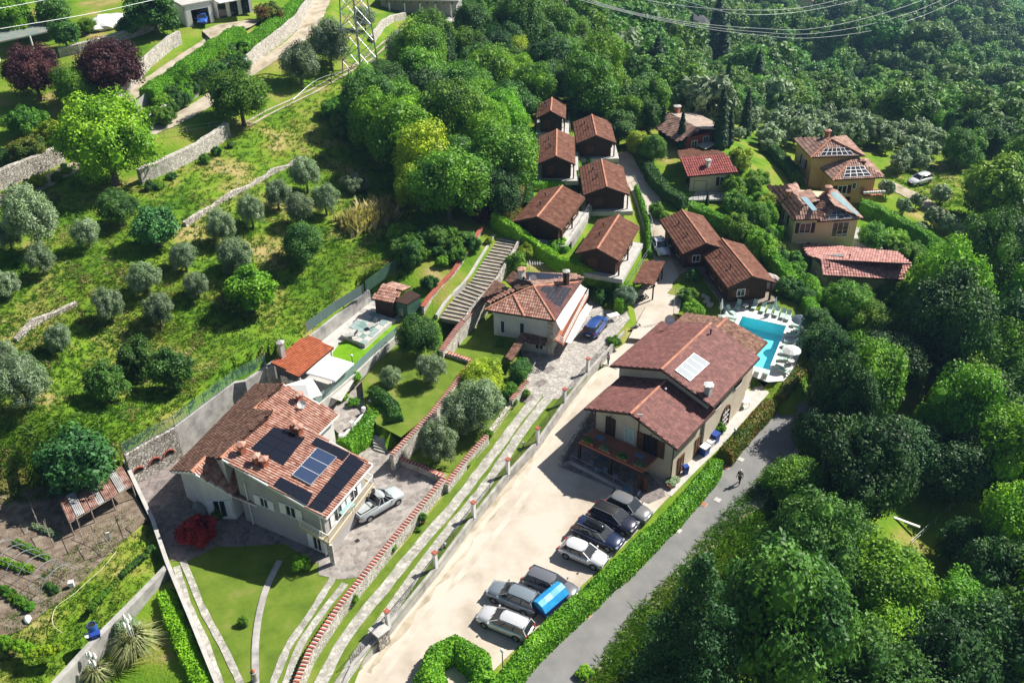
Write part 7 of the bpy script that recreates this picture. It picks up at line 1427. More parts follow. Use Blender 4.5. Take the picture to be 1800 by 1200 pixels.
# ------------------------------------------------------------------ kitchen garden
sheet('vegetable_beds', pads['veg'], 2.5, M_soil)
def hoopframe(label, base, dirv, n, sp, r, name='hoop_greenhouse'):
    t = thing(name, label, 'greenhouse frame', base); d = Vector(dirv).normalized(); s = Vector((d.y, -d.x, 0))
    for k in range(n): b = MB(); c = d*(sp*k); b.tube([c+s*(math.cos(PI*j/12)*r)+Vector((0, 0, math.sin(PI*j/12)*r*.95)) for j in range(13)], .026, 6); b.build('hoop', M_metal, t)
    for a_ in (0, 35, 65, 90, 115, 145, 180): b = MB(); v = s*(math.cos(math.radians(a_))*r)+Vector((0, 0, math.sin(math.radians(a_))*r*.95)); b.bar(v-d*.2, v+d*(sp*(n-1)+.2), .03, .03); b.build('rail', M_metal, t)
    return t
a = P(104,1030,2.5); c = P(0,985,2.5); hoopframe('bare tunnel greenhouse frame of white hoops over the vegetable beds', a, c-a, 7, 1.35, 1.9)
Mrust = mat('rusty_corrugated_iron', (.3, .16, .12), .7, stops=[(.10,.05,.04),(.30,.16,.12),(.42,.33,.30)], scale=1.4, metal=.3, detail=8)
Mtin = mat('pale_corrugated_iron', (.5, .5, .5), .5, stops=[(.3,.28,.27),(.55,.55,.54)], scale=1.2, metal=.4)
ts = thing('tin_shed', 'ramshackle shed roofed with rusty corrugated sheets beside the fig tree', 'shed', P(165,885,2.6))
q0, q1, q2, q3 = P(105,880,4.2), P(122,918,4.0), P(232,853,4.0), P(212,820,4.2)
for i in range(9):
    for (pm, m_) in (((i % 3 == 1), Mtin if i % 3 == 1 else Mrust),):
        u0_, u1_ = i/9, (i+1.15)/9; A_, B_, C_, D_ = q0.lerp(q3, u0_), q1.lerp(q2, u0_), q1.lerp(q2, min(u1_, 1.05)), q0.lerp(q3, min(u1_, 1.05)); b = MB(ts.location); vs = []; dz = Vector((0, 0, .05*(i % 2)+random.uniform(0, .12)))
        K = 10
        for k in range(K+1): z_ = Vector((0, 0, .035*(k % 2))); vs += [A_.lerp(D_, k/K)+z_+dz, B_.lerp(C_, k/K)+z_+dz*.5+Vector((random.uniform(-.05, .05), random.uniform(-.1, .1), 0))*(1 if k == 0 else 0)]
        b.add(vs, [(2*k, 2*k+1, 2*k+3, 2*k+2) for k in range(K)]); b.build('roof_sheet', m_, ts)
for p in (q1, q1.lerp(q2, .33), q1.lerp(q2, .66), q2, q0, q3): b = MB(ts.location); b.bar(Vector((p.x, p.y, 2.3)), Vector((p.x, p.y, 4.05)), .09, .09, (1, 0, 0)); b.build('post', M_woodg, ts)
for a_, c_ in ((q1, q2), (q0, q3)): b = MB(ts.location); b.bar(Vector((a_.x, a_.y, 3.95)), Vector((c_.x, c_.y, 3.95)), .07, .07); b.build('beam', M_woodg, ts)
for k in range(8): b = MB(ts.location); p = q0.lerp(q3, k/7.5); p2 = q0.lerp(q3, (k+.9)/7.5); b.bar(Vector((p.x, p.y, 3.2)), Vector((p2.x, p2.y, 3.2)), .03, 1.5); b.build('board', M_woodg, ts)
for i, (x0, y0, x1, y1, h_) in enumerate(((142,930,152,962,1.8),(165,948,178,975,1.6),(210,905,224,945,.4),(130,945,165,960,.3),(225,925,240,940,.3),(186,955,200,972,1.2),(60,905,72,930,1.6),(84,935,95,960,1.5))):
    a_ = P(x0, y0, 2.5); c_ = P(x1, y1, 2.5); o = a_.copy(); t = thing('bean_poles', 'leaning wooden poles in the vegetable beds, '+('behind the hoops','beside the pale sheet','near the wall','lying on the soil','by the wall corner','at the path edge','far left','left of the tin shed')[i], 'poles', o, 'garden poles'); 
    b = MB(o); b.bar(a_, a_+Vector((.1, .1, h_)), .05, .05); b.build('pole', M_woodg, t); b = MB(o); b.bar(a_+Vector((0, 0, h_*.9)), c_+Vector((0, 0, h_*.8)), .04, .04); b.build('crossbar', M_woodg, t); b = MB(o); b.bar(c_, c_+Vector((-.1, 0, h_)), .05, .05); b.build('pole', M_woodg, t)
def rows(label, pxs, n, r, kind, group='vegetable rows'):
    a_, c_ = P(*pxs[0], 2.5), P(*pxs[1], 2.5); pk, mk = KIND[kind]; me = PROTO[pk][0][0]; t = thing('vegetable_row', label, 'vegetable plants', a_, group)
    for k in range(n): p = a_.lerp(c_, (k+random.uniform(-.2, .2))/n)-a_; c = inst('plant', me, t, p-Vector((0, 0, r*.25)), random.uniform(0, 6), (r, r, r*random.uniform(.7, 1.1))); c.material_slots[0].link = 'OBJECT'; c.material_slots[0].material = LM[mk]
for i, (p_, n, r_, k_, lab) in enumerate((([(5,990),(60,1005)],8,.45,'bushb','bright lettuce-like row inside the hoops'),([(10,1040),(60,1075)],7,.5,'bush','tall green row in the lower beds'),([(60,925),(110,945)],8,.4,'busho','grey-green vegetable row behind the hoops'),([(30,955),(90,985)],9,.4,'bush','vegetable row at the back of the hoops'),([(85,1030),(105,1045)],3,.4,'bushd','dark clump by the end hoop'),([(5,1130),(70,1150)],7,.55,'bushb','bright weedy row at the lower left'),([(60,1150),(110,1140)],6,.5,'bushy','yellow-green weedy row at the lower left'),([(215,1010),(272,960)],10,.36,'bushd','dark leafy border along the concrete wall'),([(160,1070),(210,1015)],9,.32,'bush','green border lower along the concrete wall'))): rows(lab, p_, n, r_, k_)
o = P(166,1112,2.4); t = thing('water_barrel', 'large blue water barrel in the grass by the concrete wall', 'barrel', o); b = MB(); b.lathe((0, 0, 0), [(.34, 0), (.38, .3), (.38, .75), (.34, 1.0), (.30, 1.0), (.30, .9)], 16); b.build('drum', mat('blue_drum', (.03,.10,.30), .4), t); b = MB(); b.lathe((0, 0, .93), [(.29, 0), (.29, .01)], 16); b.build('water', M_dark, t)
crate('blue crate beside the round water barrel', P(170,1120,2.4), (.7,.5,.5), Mbl, .4, 'plastic_crate'); o = P(158,1122,2.4); t = thing('bucket', 'white-rimmed bucket next to the blue barrel', 'bucket', o); b = MB(); b.lathe((0, 0, 0), [(.22, 0), (.28, .4), (.22, .4)], 12); b.build('pail', M_pvb, t); b = MB(); b.lathe((0, 0, .4), [(.29, 0), (.29, .04), (.24, .04)], 12); b.build('rim', M_white, t)
hs_ = [P(x, y, 2.55) for x, y in ((205,968),(180,998),(150,1025),(128,1045),(100,1065),(92,1085),(95,1100),(110,1112))]; b = MB(hs_[0]); b.tube(smooth(hs_, 5), .035, 5); tag(b.build('garden_hose', mat('pale_hose', (.5,.45,.28), .6)), 'pale yellow garden hose snaking across the kitchen garden grass', 'hose')
rock('white sack at the foot of the bean poles', P(48,1088,2.6), .5, .3, .3, M_white, 'sack', 2, 'sack', sub=2); crate('small pale sheet standing in the vegetable bed', P(193,948,2.5), (.25,.1,.8), M_white, .4, 'white_board'); crate('white box beside the end hoop of the tunnel frame', P(127,1030,2.5), (.4,.35,.5), M_white, .3, 'white_box')
for i, (x, y) in enumerate(((440,1205),)): 
    o = P(449,1195,1.65); t = thing('gate_post', 'short round gate post at the bottom end of the garden path', 'post', o); b = MB(); b.lathe((0, 0, 0), [(.2, 0), (.2, .9), (.26, .92), (.26, 1.0)], 12); b.build('post', M_conc, t); b = MB(); b.lathe((0, 0, 1.0), [(.12, 0), (.18, .12), (.05, .25)], 10); b.build('finial', M_terra, t)
# stone letterbox wall by the entrance
o = P(670,1130,0); t = thing('entrance_pier', 'square rough stone pier at the bottom of the car park wall', 'pier', o); b = MB(); b.box((0, 0, .8), (1.1, 1.1, 1.7), .8); b.build('pier', M_stone, t); b = MB(); b.box((0, 0, 1.7), (1.25, 1.25, .12), .8); b.build('capstone', M_concl, t)
# ------------------------------------------------------------------ planting
def T(kind, cx, cy, w, label, **k):
    t = tree_px(kind, cx, cy, w, label, **k)
    if t: PL_.append((t.location.x, t.location.y, t.scale[0]))
    return t
for a in (
 ('bright',185,250,168,'biggest bright green tree, overhanging the hill road at upper left'),
 ('broad',420,168,112,'full mid-green tree between the hill road and the pylon'),
 ('plum',55,122,112,'left one of the two dark purple plum trees'),
 ('plum',188,114,126,'right, wider one of the two purple plum trees'),
 ('broad',130,148,88,'yellowish green tree squeezed between the two purple trees'),
 ('midb',22,32,84,'bright green tree in the very top left corner'),
 ('midd',92,20,80,'dark tree beside the corner tree under the upper cable'),
 ('midd',112,58,62,'dark rounded tree behind the long green-roofed shed'),
 ('bush',152,46,34,'small round shrub on the left of the white tarpaulin'),
 ('bushd',228,44,46,'clipped dark shrub on the right of the white tarpaulin'),
 ('midd',266,18,88,'broad dark tree between tarpaulin and garage house'),
 ('photinia',470,22,56,'tall yellow-green shrub beside the forecourt of the garage house'),
 ('bush',42,214,70,'leafy shrub above the yellow bushes at the left edge'),
 ('bushy',95,238,60,'yellow-green shrub left of the biggest bright tree'),
 ('photinia',50,262,66,'olive-yellow hedge shrub over the left stone wall'),
 ('bushd',12,275,44,'dark shrub on the wall at the left frame edge'),
 ('olive',525,106,74,'olive tree left of the pylon beside the hill road'),
 ('olive',578,76,80,'olive tree directly behind the pylon legs'),
 ('olive',710,82,74,'large rounded olive right of the pylon below the track'),
 ('olive',640,30,44,'small olive tree seen through the top of the pylon'),
 ('bush',582,190,44,'shrub on the grassy slope below the pylon'),
 ('busho',622,322,44,'lone small olive nearest the dark shadow of the wood'),
 ('olive',50,385,108,'wide olive by the left edge just below the hill road'),
 ('olive',12,410,56,'olive cut by the left frame edge below the road wall'),
 ('olive',150,408,54,'olive right of the wide olive below the road'),
 ('dark',205,362,74,'dark olive-green tree in the shade under the biggest tree'),
 ('fig',272,400,88,'glossy dark green tree among the upper olives'),
 ('olive',68,452,62,'tall grey olive, second row from the left edge'),
 ('olive',8,498,54,'grey olive cut by the left frame edge, mid grove'),
 ('olive',322,447,58,'olive below the glossy dark tree'),
 ('olive',252,486,66,'olive in the centre of the grove above the bright shadow gap'),
 ('olive',345,498,52,'low olive left of the bright young tree'),
 ('olive',190,537,60,'olive in the lower row, left of centre'),
 ('olive',276,541,62,'olive in the lower row, right neighbour of the centre gap'),
 ('olive',101,592,53,'isolated ball-shaped olive below the short stone wall'),
 ('olive',440,371,56,'ball-shaped olive on the broken terrace wall'),
 ('olive',388,400,60,'grey olive just below the broken terrace wall'),
 ('olive',414,445,70,'broad grey olive above the bright young tree'),
 ('olive',486,341,50,'small olive in the upper row near the wall end'),
 ('olive',536,307,60,'highest olive of the grove under the wall end'),
 ('olive',571,349,54,'olive at the right end of the upper row'),
 ('olive',526,368,56,'olive in the middle of the right-hand cluster'),
 ('dark',532,425,86,'dark bushy tree at the right end of the olive grove'),
 ('midb',438,508,98,'bright young tree with open crown in the lower grove'),
 ('olive',34,668,104,'large silver olive at the left edge above the fig'),
 ('olive',6,622,50,'olive behind the large silver olive at the left edge'),
 ('midd',182,672,84,'left one of three dark shrubby trees in the lower meadow'),
 ('midd',236,632,80,'upper middle one of three dark shrubby trees in the lower meadow'),
 ('midd',298,650,92,'right one of three dark shrubby trees in the lower meadow'),
 ('fig',140,812,142,'big leafy fig tree beside the rusty tin shed'),
 ('bushd',756,496,32,'dark round shrub on the bank left of the stair wall'),
 ('ball',778,458,24,'small yellow-green ball shrub on the bank'),
 ('bush',742,446,30,'shrub on the bank above the ball shrub'),
 ('bush',800,430,34,'leafy shrub beside the top of the bank'),
 ('dark',733,590,88,'dark spreading tree at the end of the terrace glass balustrade'),
 ('olive',686,664,44,'small olive on the upper lawn in the shade'),
 ('olive',757,645,56,'sparse weeping tree in the middle of the upper lawn'),
 ('yellow',846,662,78,'yellow-green citrus-like tree between lawn wall and olives'),
 ('midd',914,652,50,'flowering dark shrub tree at the cobbled end'),
 ('olive',842,712,96,'broad silver olive in the sunken bed, uphill one'),
 ('olive',806,728,84,'silver olive in the middle of the sunken bed'),
 ('olive',770,778,76,'round silver olive nearest the red-capped wall corner'),
 ('bush',895,688,34,'leafy shrub above the low cobble-side wall'),
 ('bush',878,600,22,'small flowering shrub by the porch of the hipped villa'),
 ('ball',597,694,30,'neatly clipped ball tree behind the white garden wall'),
 ('bush',621,706,22,'low dark shrub beside the clipped ball tree'),
 ('midb',625,658,18,'potted leafy tree on the terrace wall corner'),
 ('maple',348,933,66,'crimson Japanese maple in the villa courtyard'),
 ('bushd',383,898,34,'dark green pot shrub behind the crimson maple'),
 ('ball',528,988,34,'low clipped yellow-green shrub by the villa corner'),
 ('bush',428,1092,22,'lone tiny sapling on the villa lawn'),
 ('bush',735,1000-70,12,'plant in the wall niche nearest the pickup'),
 ('yellow',742,283,126,'brightest yellow-green tree at the lower edge of the central wood'),
 ('yellow',735,330,88,'lower half-crown of yellow-green foliage in the central wood'),
 ('dark',806,292,98,'blue-green tree right beside the brightest yellow-green tree'),
 ('silver',800,330,70,'greyish tree below the blue-green one in the central wood'),
 ('dark',890,262,100,'dark tree crown leaning over the left row of chalets'),
 ('dark',896,180,92,'tall dark tree beside the topmost chalet'),
 ('broad',815,190,120,'large mid-green crown in the centre of the wood'),
 ('yellow',912,98,64,'lime-yellow crown standing out in the upper central wood'),
 ('yellow',890,45,60,'lime-yellow crown at the top of the central wood'),
 ('plum',846,372,46,'dark purple-leaved tree at the foot of the central wood'),
 ('broad',1145,262,56,'rounded tree with yellowish top, left of the red roofed house'),
 ('yellow',1122,250,52,'pale yellow-green round tree beside the upper lane'),
 ('broad',1322,378,66,'round bright tree between the red-roofed and beige houses'),
 ('bushb',1290,330,50,'bright shrubs on the right of the red-roofed house'),
 ('bushy',1300,280,54,'yellow shrubs right of the red-roofed house'),
 ('bush',1155,372,32,'round shrub by the lane opposite the parked white car'),
 ('bush',1166,380,22,'reddish shrub beside the round lane shrub'),
 ('bushb',980,432,46,'bright leafy shrub in front of the lowest chalet'),
 ('bushb',1030,462,36,'feathery bright shrub left of the carport chalet'),
 ('bushd',1219,482,32,'clipped dark shrub beside the gravel turning area'),
 ('bush',1209,519,36,'upper of two round shrubs beside the lane curve'),
 ('bushb',1220,548,40,'lower of two round shrubs, right behind the guest house roof'),
 ('photinia',1190,560,20,'yellow-flowering shrub behind the guest house dish'),
 ('bushb',1335,668,26,'bright ground shrub by the pool-side corner of the guest house'),
 ('silver',1100,520,42,'grey-leaved shrub at the end of the long hedge by the carport'),
 ('bush',905,462,44,'shrub behind the chimney side of the hipped villa'),
 ('bushy',925,440,36,'yellow-green shrub by the hedge above the hipped villa'),
 ('bushd',1055,522,30,'palm-like dark shrub beside the blue car'),
 ('bush',1078,600,26,'bright shrub on the wall near the blue car'),
 ('bright',1540,1030,190,'domed yellow-green tree in the lower right wood'),
 ('dark',1470,940,150,'feathery grey-green tree above the domed one'),
 ('bright',1560,1130,180,'leafy bright tree at the bottom right centre'),
 ('broad',1700,1090,170,'large mid-green tree at the bottom right'),
 ('broad',1400,842,110,'tree with sunlit left side overhanging the asphalt road'),
 ('broad',1420,1120,130,'bushy tree at the bottom edge right of the conifer'),
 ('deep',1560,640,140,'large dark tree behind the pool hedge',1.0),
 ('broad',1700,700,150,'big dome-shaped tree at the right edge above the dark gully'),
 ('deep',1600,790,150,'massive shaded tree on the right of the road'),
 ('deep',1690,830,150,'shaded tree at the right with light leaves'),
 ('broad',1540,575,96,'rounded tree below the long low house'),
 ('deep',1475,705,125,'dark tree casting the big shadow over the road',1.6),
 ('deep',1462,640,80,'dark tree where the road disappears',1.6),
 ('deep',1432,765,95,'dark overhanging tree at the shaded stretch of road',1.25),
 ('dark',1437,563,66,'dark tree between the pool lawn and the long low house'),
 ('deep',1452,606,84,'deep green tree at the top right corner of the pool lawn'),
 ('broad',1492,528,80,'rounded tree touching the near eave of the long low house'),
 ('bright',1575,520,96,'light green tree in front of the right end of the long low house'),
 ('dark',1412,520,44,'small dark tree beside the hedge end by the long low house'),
 ('deep',1692,958,100,'deep tree added beyond the guard rail to darken the clearing'),  # tree added to take light off the clearing
 ('broad',1690,262,76,'solitary meadow tree with spreading crown'),
 ('ball',1028,1180,30,'small clipped ball bush beside the asphalt road at the bottom'),
 ('busho',225,1105,56,'grey-green shrub behind the pampas grass'),
 ('bushy',860,430-8,16,'little yellow shrub at the top of the stepped path'),
): T(*a[:5], sz=a[5] if len(a) > 5 else 1.15 if a[0] == 'olive' else 1.0)
# olives by the ochre and beige houses
for i, (x, y, w) in enumerate(((1590,360,34),(1612,352,30),(1640,380,36),(1668,392,40),(1614,400,30),(1655,340,40),(1560,330,34),(1530,215,34),(1600,250,34),(1640,240,30),(1500,205,34),(1555,225,34),(1580,290,34),(1620,285,34),(1770,320,34),(1345,232,30),(1375,240,32),(1320,222,30),(1300,232,28),(1350,255,30),(1380,222,30),(1420,215,30),(1450,210,30),(1640,262,30),(1560,255,32),(1525,240,32),(1590,225,32),(1475,222,28))):
    T('olivefar', x, y, w, 'grey-green olive tree on the slope around the ochre and beige houses', group='olives around the ochre and beige houses')
for bx, by, h, lab in ((1165,240,52,'cypress in front of the pale-roofed house, left end'),(1196,262,62,'cypress on the near side of the pale-roofed house'),(1262,262,98,'tallest cypress of the trio beside the pale-roofed house'),(1270,262,58,'slim short cypress squeezed in the trio'),(1279,258,64,'right cypress of the trio beside the pale-roofed house'),(1307,242,78,'solitary cypress right of the pale-roofed house'),(1271,215,96,'cypress standing just behind the pale-roofed house'),(1237,205,60,'cypress behind the ridge of the pale-roofed house'),
 (1140,155,68,'left of two slim cypresses in the valley behind the chalets'),(1152,160,88,'right of two slim cypresses in the valley behind the chalets'),(1255,120,112,'tall far cypress against the grey cliff, left'),(1264,148,96,'far cypress just right of the cliff pair'),(1325,178,80,'far cypress in the middle of the wooded slope'),(1298,168,44,'short far cypress beside the middle one'),(1440,45,52,'far cypress beside the old stone house'),(1466,60,42,'far cypress under the lowest power cable, left'),(1496,78,60,'far cypress under the lowest power cable, right'),(1605,82,70,'far cypress near the white house, top right'),(1242,362,24,'small cypress on the terrace of the red-roofed house'),(1175,100,70,'slim far cypress left of the grey cliff')):
    cypress_px(bx, by, h*1.1, lab, wid=1.25 if by > 195 else 1.7)
cypress_px(1200, 1262, 235, 'tall dark conifer in the lower right beside the road', kind='conifer', wid=1.0)
for x, y, r_ in ((952,212,4),(932,222,4),(962,236,3),(975,215,3),(1617,316,3.5),(1612,335,4),(1628,338,4),(1590,326,3),(1650,325,4),(1690,330,4)): q = G(x, y); PL_.append((q.x, q.y, r_))
gr = [G(x, y) for x, y in ((1598,962),(1620,942),(1643,921),(1668,898))]
for q in gr: PL_ += [(q.x, q.y, 1.6), (q.x-1.2, q.y-4, 1.6)]
gt = thing('guard_rail', 'bluish metal guard rail in the dark gully of the lower right wood', 'railing', gr[0]); fence(gt, gr, 1.0, M_metal, M_metal, 2, (.5, 1.0), .04)
o_ = G(1592,925); PL_.append((o_.x, o_.y, 2)); b = MB(o_); b.bar(o_+Vector((-1, .8, .5)), o_+Vector((1.1, -.6, .5)), .25, .12); bb_ = b.build('white_barrier', M_white); tag(bb_, 'short white barrier board lying in the dark gully', 'barrier')
# leafless tree
o_ = G(1525,868); PL_.append((o_.x, o_.y, 2.0)); bt = thing('bare_tree', 'leafless brown tree with tangled branches among the dark right wood', 'tree', o_); b = MB(); b.tube([(0, 0, 0), (.1, .1, 4), (.3, 0, 7)], [.2, .15, .1], 6); b.build('trunk', M_trunkg, bt)
for i in range(16):
    a_ = i*2.4; z_ = 4+i*.28; L_ = random.uniform(1.8, 3.2); b = MB(); s_ = Vector((.1, .1, z_)); e_ = s_+Vector((math.cos(a_)*L_, math.sin(a_)*L_, random.uniform(.3, 1.6))); b.tube([s_, s_.lerp(e_, .5)+Vector((0, 0, .3)), e_], [.07, .045, .02], 4)
    for k in range(5): q_ = s_.lerp(e_, .35+k*.15)+Vector((0, 0, .2)); b.tube([q_, q_+Vector((random.uniform(-1, 1), random.uniform(-1, 1), random.uniform(-.1, .8)))], [.03, .012], 4)
    b.build('branch', M_trunkg, bt)
def grow(label, poly, kinds, rmin, rmax, n, group, gap=.78, parts=True, sz=1.0, lim=10**9, maxtry=None, name='broadleaf_tree'):
    xs = [p[0] for p in poly]; ys = [p[1] for p in poly]; made = []
    q = [(Vector((*p, 0))) for p in poly]
    for _ in range(maxtry or n*14):
        if len(made) >= n: break
        x, y = random.uniform(min(xs), max(xs)), random.uniform(min(ys), max(ys))
        if not in2(poly, x, y): continue
        r = random.uniform(rmin, rmax); g = G(x, y, r*1.1)
        if g is None: continue
        if any((g.x-a)**2+(g.y-b)**2 < (gap*(r+c))**2 for a, b, c in PL_): continue
        PL_.append((g.x, g.y, r)); made.append((g, r)); k = random.choice(kinds)
        place_tree(k, g-Vector((0, 0, .1)), r, label, group=group, parts=parts, sz=sz*random.uniform(.85, 1.2), name=name)
    return made
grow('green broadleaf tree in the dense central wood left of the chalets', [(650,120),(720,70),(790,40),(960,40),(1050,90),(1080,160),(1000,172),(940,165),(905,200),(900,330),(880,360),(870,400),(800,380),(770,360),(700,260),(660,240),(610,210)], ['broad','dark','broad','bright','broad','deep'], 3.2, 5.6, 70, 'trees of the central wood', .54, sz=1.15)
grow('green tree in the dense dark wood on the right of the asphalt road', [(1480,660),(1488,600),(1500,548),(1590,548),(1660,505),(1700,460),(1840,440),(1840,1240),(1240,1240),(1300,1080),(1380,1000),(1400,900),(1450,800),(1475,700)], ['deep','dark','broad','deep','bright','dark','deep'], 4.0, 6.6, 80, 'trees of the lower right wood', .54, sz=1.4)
grow('tree growing between the houses and the valley wood', [(1060,160),(1120,165),(1165,180),(1150,205),(1110,230),(1060,195)], ['mid','midd'], 2.6, 3.8, 26, 'trees behind the chalets', .6)
grow('shrub in the hedged gardens between the beige house and the chalets', [(1345,400),(1400,440),(1410,480),(1440,510),(1400,520),(1370,450),(1330,410),(1290,350),(1310,345)], ['bush','bushb','bushd'], 1.2, 2.2, 26, 'garden shrubs below the beige house', .6, name='bush')
grow('shrub along the bright hedge beyond the beige house', [(1530,395),(1560,400),(1640,430),(1690,450),(1650,470),(1600,440),(1540,420)], ['bush','bushb'], 1.3, 2.2, 18, 'garden shrubs below the beige house', .6, name='bush')
grow('shrub on the bank beside the left chalet row', [(640,190),(680,270),(700,330),(640,250),(600,220),(560,200)], ['bush','bushd','mid'], 1.2, 2.4, 14, 'scrub under the pylon', .6, name='bush')
grow('low bramble shrub at the upper edge of the meadow', [(690,400),(800,400),(840,420),(790,450),(700,440)], ['bush','bushd'], .8, 1.7, 22, 'brambles above the stair bank', .6, name='bush')
grow('leafy shrub tumbling over the ivy bank between the two hill roads', [(255,190),(300,150),(345,118),(400,80),(425,62),(440,85),(420,120),(380,135),(330,170),(290,200)], ['bush','bushb','bushd','bush'], .9, 1.7, 34, 'shrubs of the ivy bank', .45, name='bush')
grow('x', [(1310,205),(1420,196),(1560,212),(1655,245),(1600,272),(1575,290),(1540,238),(1400,236),(1320,236)], ['olivefar'], 1.9, 2.7, 60, 'olives around the ochre and beige houses', .6, name='olive_tree')
grow('x', [(1282,270),(1318,250),(1342,330),(1385,405),(1335,430),(1292,385)], ['bushy','bushb','bush','bushb'], 1.4, 2.6, 18, 'garden shrubs below the beige house', .55, name='bush')
grow('x', [(250,318),(330,282),(402,240),(408,250),(330,296),(262,334)], ['bush','bushd'], .5, 1.0, 9, 'shrubs of the hill walls', .6, name='bush')
grow('x', [(0,338),(112,286),(120,300),(0,362)], ['bush','bushd','bushy'], .5, 1.1, 9, 'shrubs of the hill walls', .6, name='bush')
far1 = grow('distant green tree on the near side of the wooded valley', [(1060,100),(960,40),(700,-30),(1000,-30),(1300,60),(1700,190),(1840,240),(1840,420),(1740,310),(1690,280),(1600,190),(1430,190),(1300,180),(1180,165),(1090,160)], ['mid','far','mid','midd','olivefar'], 3.2, 5.8, 130, 'trees of the wooded valley', .62, parts=False, maxtry=9000)
LMK = [(1480,270,'the ochre house'),(1430,360,'the beige house'),(1510,455,'the long low house'),(1617,316,'the white meadow car'),(1340,240,'the solitary cypress'),(1240,290,'the red-roofed house'),(1215,215,'the pale-roofed house'),(980,200,'the topmost chalet'),(1045,235,'the rear right chalet'),(975,275,'the half-covered chalet'),(740,290,'the brightest tree'),(905,80,'the lime-yellow crowns'),(635,100,'the pylon'),(740,40,'the pergola house'),(1430,700,'the road end'),(1300,850,'the walker on the road'),(1200,1100,'the tall conifer'),(1540,1030,'the domed yellow-green tree'),(1690,700,'the dome-shaped tree'),(1700,1090,'the bottom right tree'),(1390,560,'the pool corner'),(1790,500,'the right frame edge'),(1640,950,'the dark gully'),(860,400,'the top of the stepped path'),(1650,400,'the stony track'),(1150,250,'the upper lane'),(1780,900,'the right frame edge'),(230,200,'the sheet metal gate'),(420,165,'the roadside tree'),(400,60,'the garage forecourt')]
WH = {'trees of the central wood': 'in the central wood', 'trees of the lower right wood': 'in the lower right wood', 'trees behind the chalets': 'behind the chalets', 'olives around the ochre and beige houses': 'on the right slope', 'brambles above the stair bank': 'on the stair bank', 'garden shrubs below the beige house': 'in the gardens', 'scrub under the pylon': 'under the pylon', 'shrubs of the ivy bank': 'on the ivy bank', 'shrubs of the hill walls': 'by the hill wall'}
CN = {'broad': 'mid-green', 'far': 'green', 'midb': 'fresh green', 'dark': 'dark green', 'bright': 'bright green', 'olive': 'grey-green', 'hedge': 'green', 'yellow': 'yellow-green'}
bk = {}
for o in list(COL.objects):
    g_ = o.get('group')
    if o.parent or g_ not in WH: continue
    x, y = proj(o.location); lm = min(LMK, key=lambda q: (q[0]-x)**2+(q[1]-y)**2); c = [k for k in o.children if k.name.split('.')[0] in ('crown', 'foliage')]
    mn = c[0].material_slots[0].material.name if c else ''; col = 'yellow-green' if 'yellow' in mn else 'bright green' if 'fresh' in mn else 'deep green' if 'deep' in mn else 'dark green' if 'dark' in mn else 'grey-green' if 'olive' in mn else 'mid-green'
    r_ = max(o.scale); kd = 'shrub' if o.name.startswith('bush') else 'olive' if o.name.startswith('olive') else 'tree'
    side = ('left' if x < lm[0]-18 else 'right' if x > lm[0]+18 else '')+(' above' if y < lm[1]-14 else ' below' if y > lm[1]+14 else ' level with'); side = side.strip()
    side = {'left above': 'above and left of', 'left below': 'below and left of', 'right above': 'above and right of', 'right below': 'below and right of', 'left level with': 'left of', 'right level with': 'right of', 'above': 'above', 'below': 'below', 'level with': 'beside'}[side]
    bk.setdefault((col, kd, side, lm[2], WH[g_]), []).append((math.hypot(x-lm[0], y-lm[1]), o))
ON = ['nearest', 'second nearest', 'third nearest', 'fourth nearest', 'fifth nearest', 'sixth nearest', 'seventh nearest', 'eighth nearest', 'ninth nearest', 'tenth nearest', 'eleventh nearest', 'twelfth nearest', 'thirteenth nearest', 'fourteenth nearest', 'fifteenth nearest', 'farthest']
for (col, kd, side, lm, wh), v in bk.items():
    for i, (d_, o) in enumerate(sorted(v, key=lambda q: q[0])): o['label'] = (f'{col} {kd} {wh}, {side} {lm}' if len(v) == 1 and len(lm) < 24 else f'{col} {kd} {side} {lm}' if len(v) == 1 else f'{ON[min(i, 15)]} {col} {kd} {side} {lm}')
# the rest of the far wood: one mass
pts = []; grid = {}
for (a, b_, c) in PL_: grid.setdefault((int(a//12), int(b_//12)), []).append((a, b_, c))
tries = 0
while len(pts) < 2300 and tries < 24000:
    tries += 1; x = random.uniform(880, 1860); y = random.uniform(-60, 330)
    if y > 20+ (x-880)*.30+60 : continue
    if 1590 < x < 1720 and 8 < y < 66 and random.random() < .85: continue
    if 1375 < x < 1432 and 8 < y < 78 and random.random() < .9: continue
    if 1598 < x < 1650 and y < 48 and random.random() < .8: continue
    if 1205 < x < 1262 and y < 100 and random.random() < .6: continue
    if any(abs(x-a) < 9 and b-6 < y < b+30 for a, b in ((1255,120),(1264,148),(1325,178),(1298,168),(1440,45),(1466,60),(1496,78),(1605,82),(1175,100),(1140,155),(1152,160))): continue
    g = G(x, y, 3.5, 150)
    if g is None or g.z < -148 or (g.xy.length < 185): continue
    r = random.uniform(3.8, 8.2)*(1+g.length/2500); cx, cy = int(g.x//12), int(g.y//12); ok = True
    for i in (-1, 0, 1):
        for j in (-1, 0, 1):
            for a, b_, c in grid.get((cx+i, cy+j), ()):
                if (a-g.x)**2+(b_-g.y)**2 < (.58*(c+r))**2: ok = False
    if ok: grid.setdefault((cx, cy), []).append((g.x, g.y, r)); pts.append((g.x, g.y, g.z-.2, r))
src = [o for o in bpy.data.objects if o.type == 'MESH' and o.data.name.startswith('crown_far') and o.parent is None]
srcs = list({o.data.name: o for o in src}.values())[:3]
me = bpy.data.meshes.new('far_wood'); me.from_pydata([p[:3] for p in pts], [], []); at = me.attributes.new('r', 'FLOAT', 'POINT'); at.data.foreach_set('value', [p[3] for p in pts])
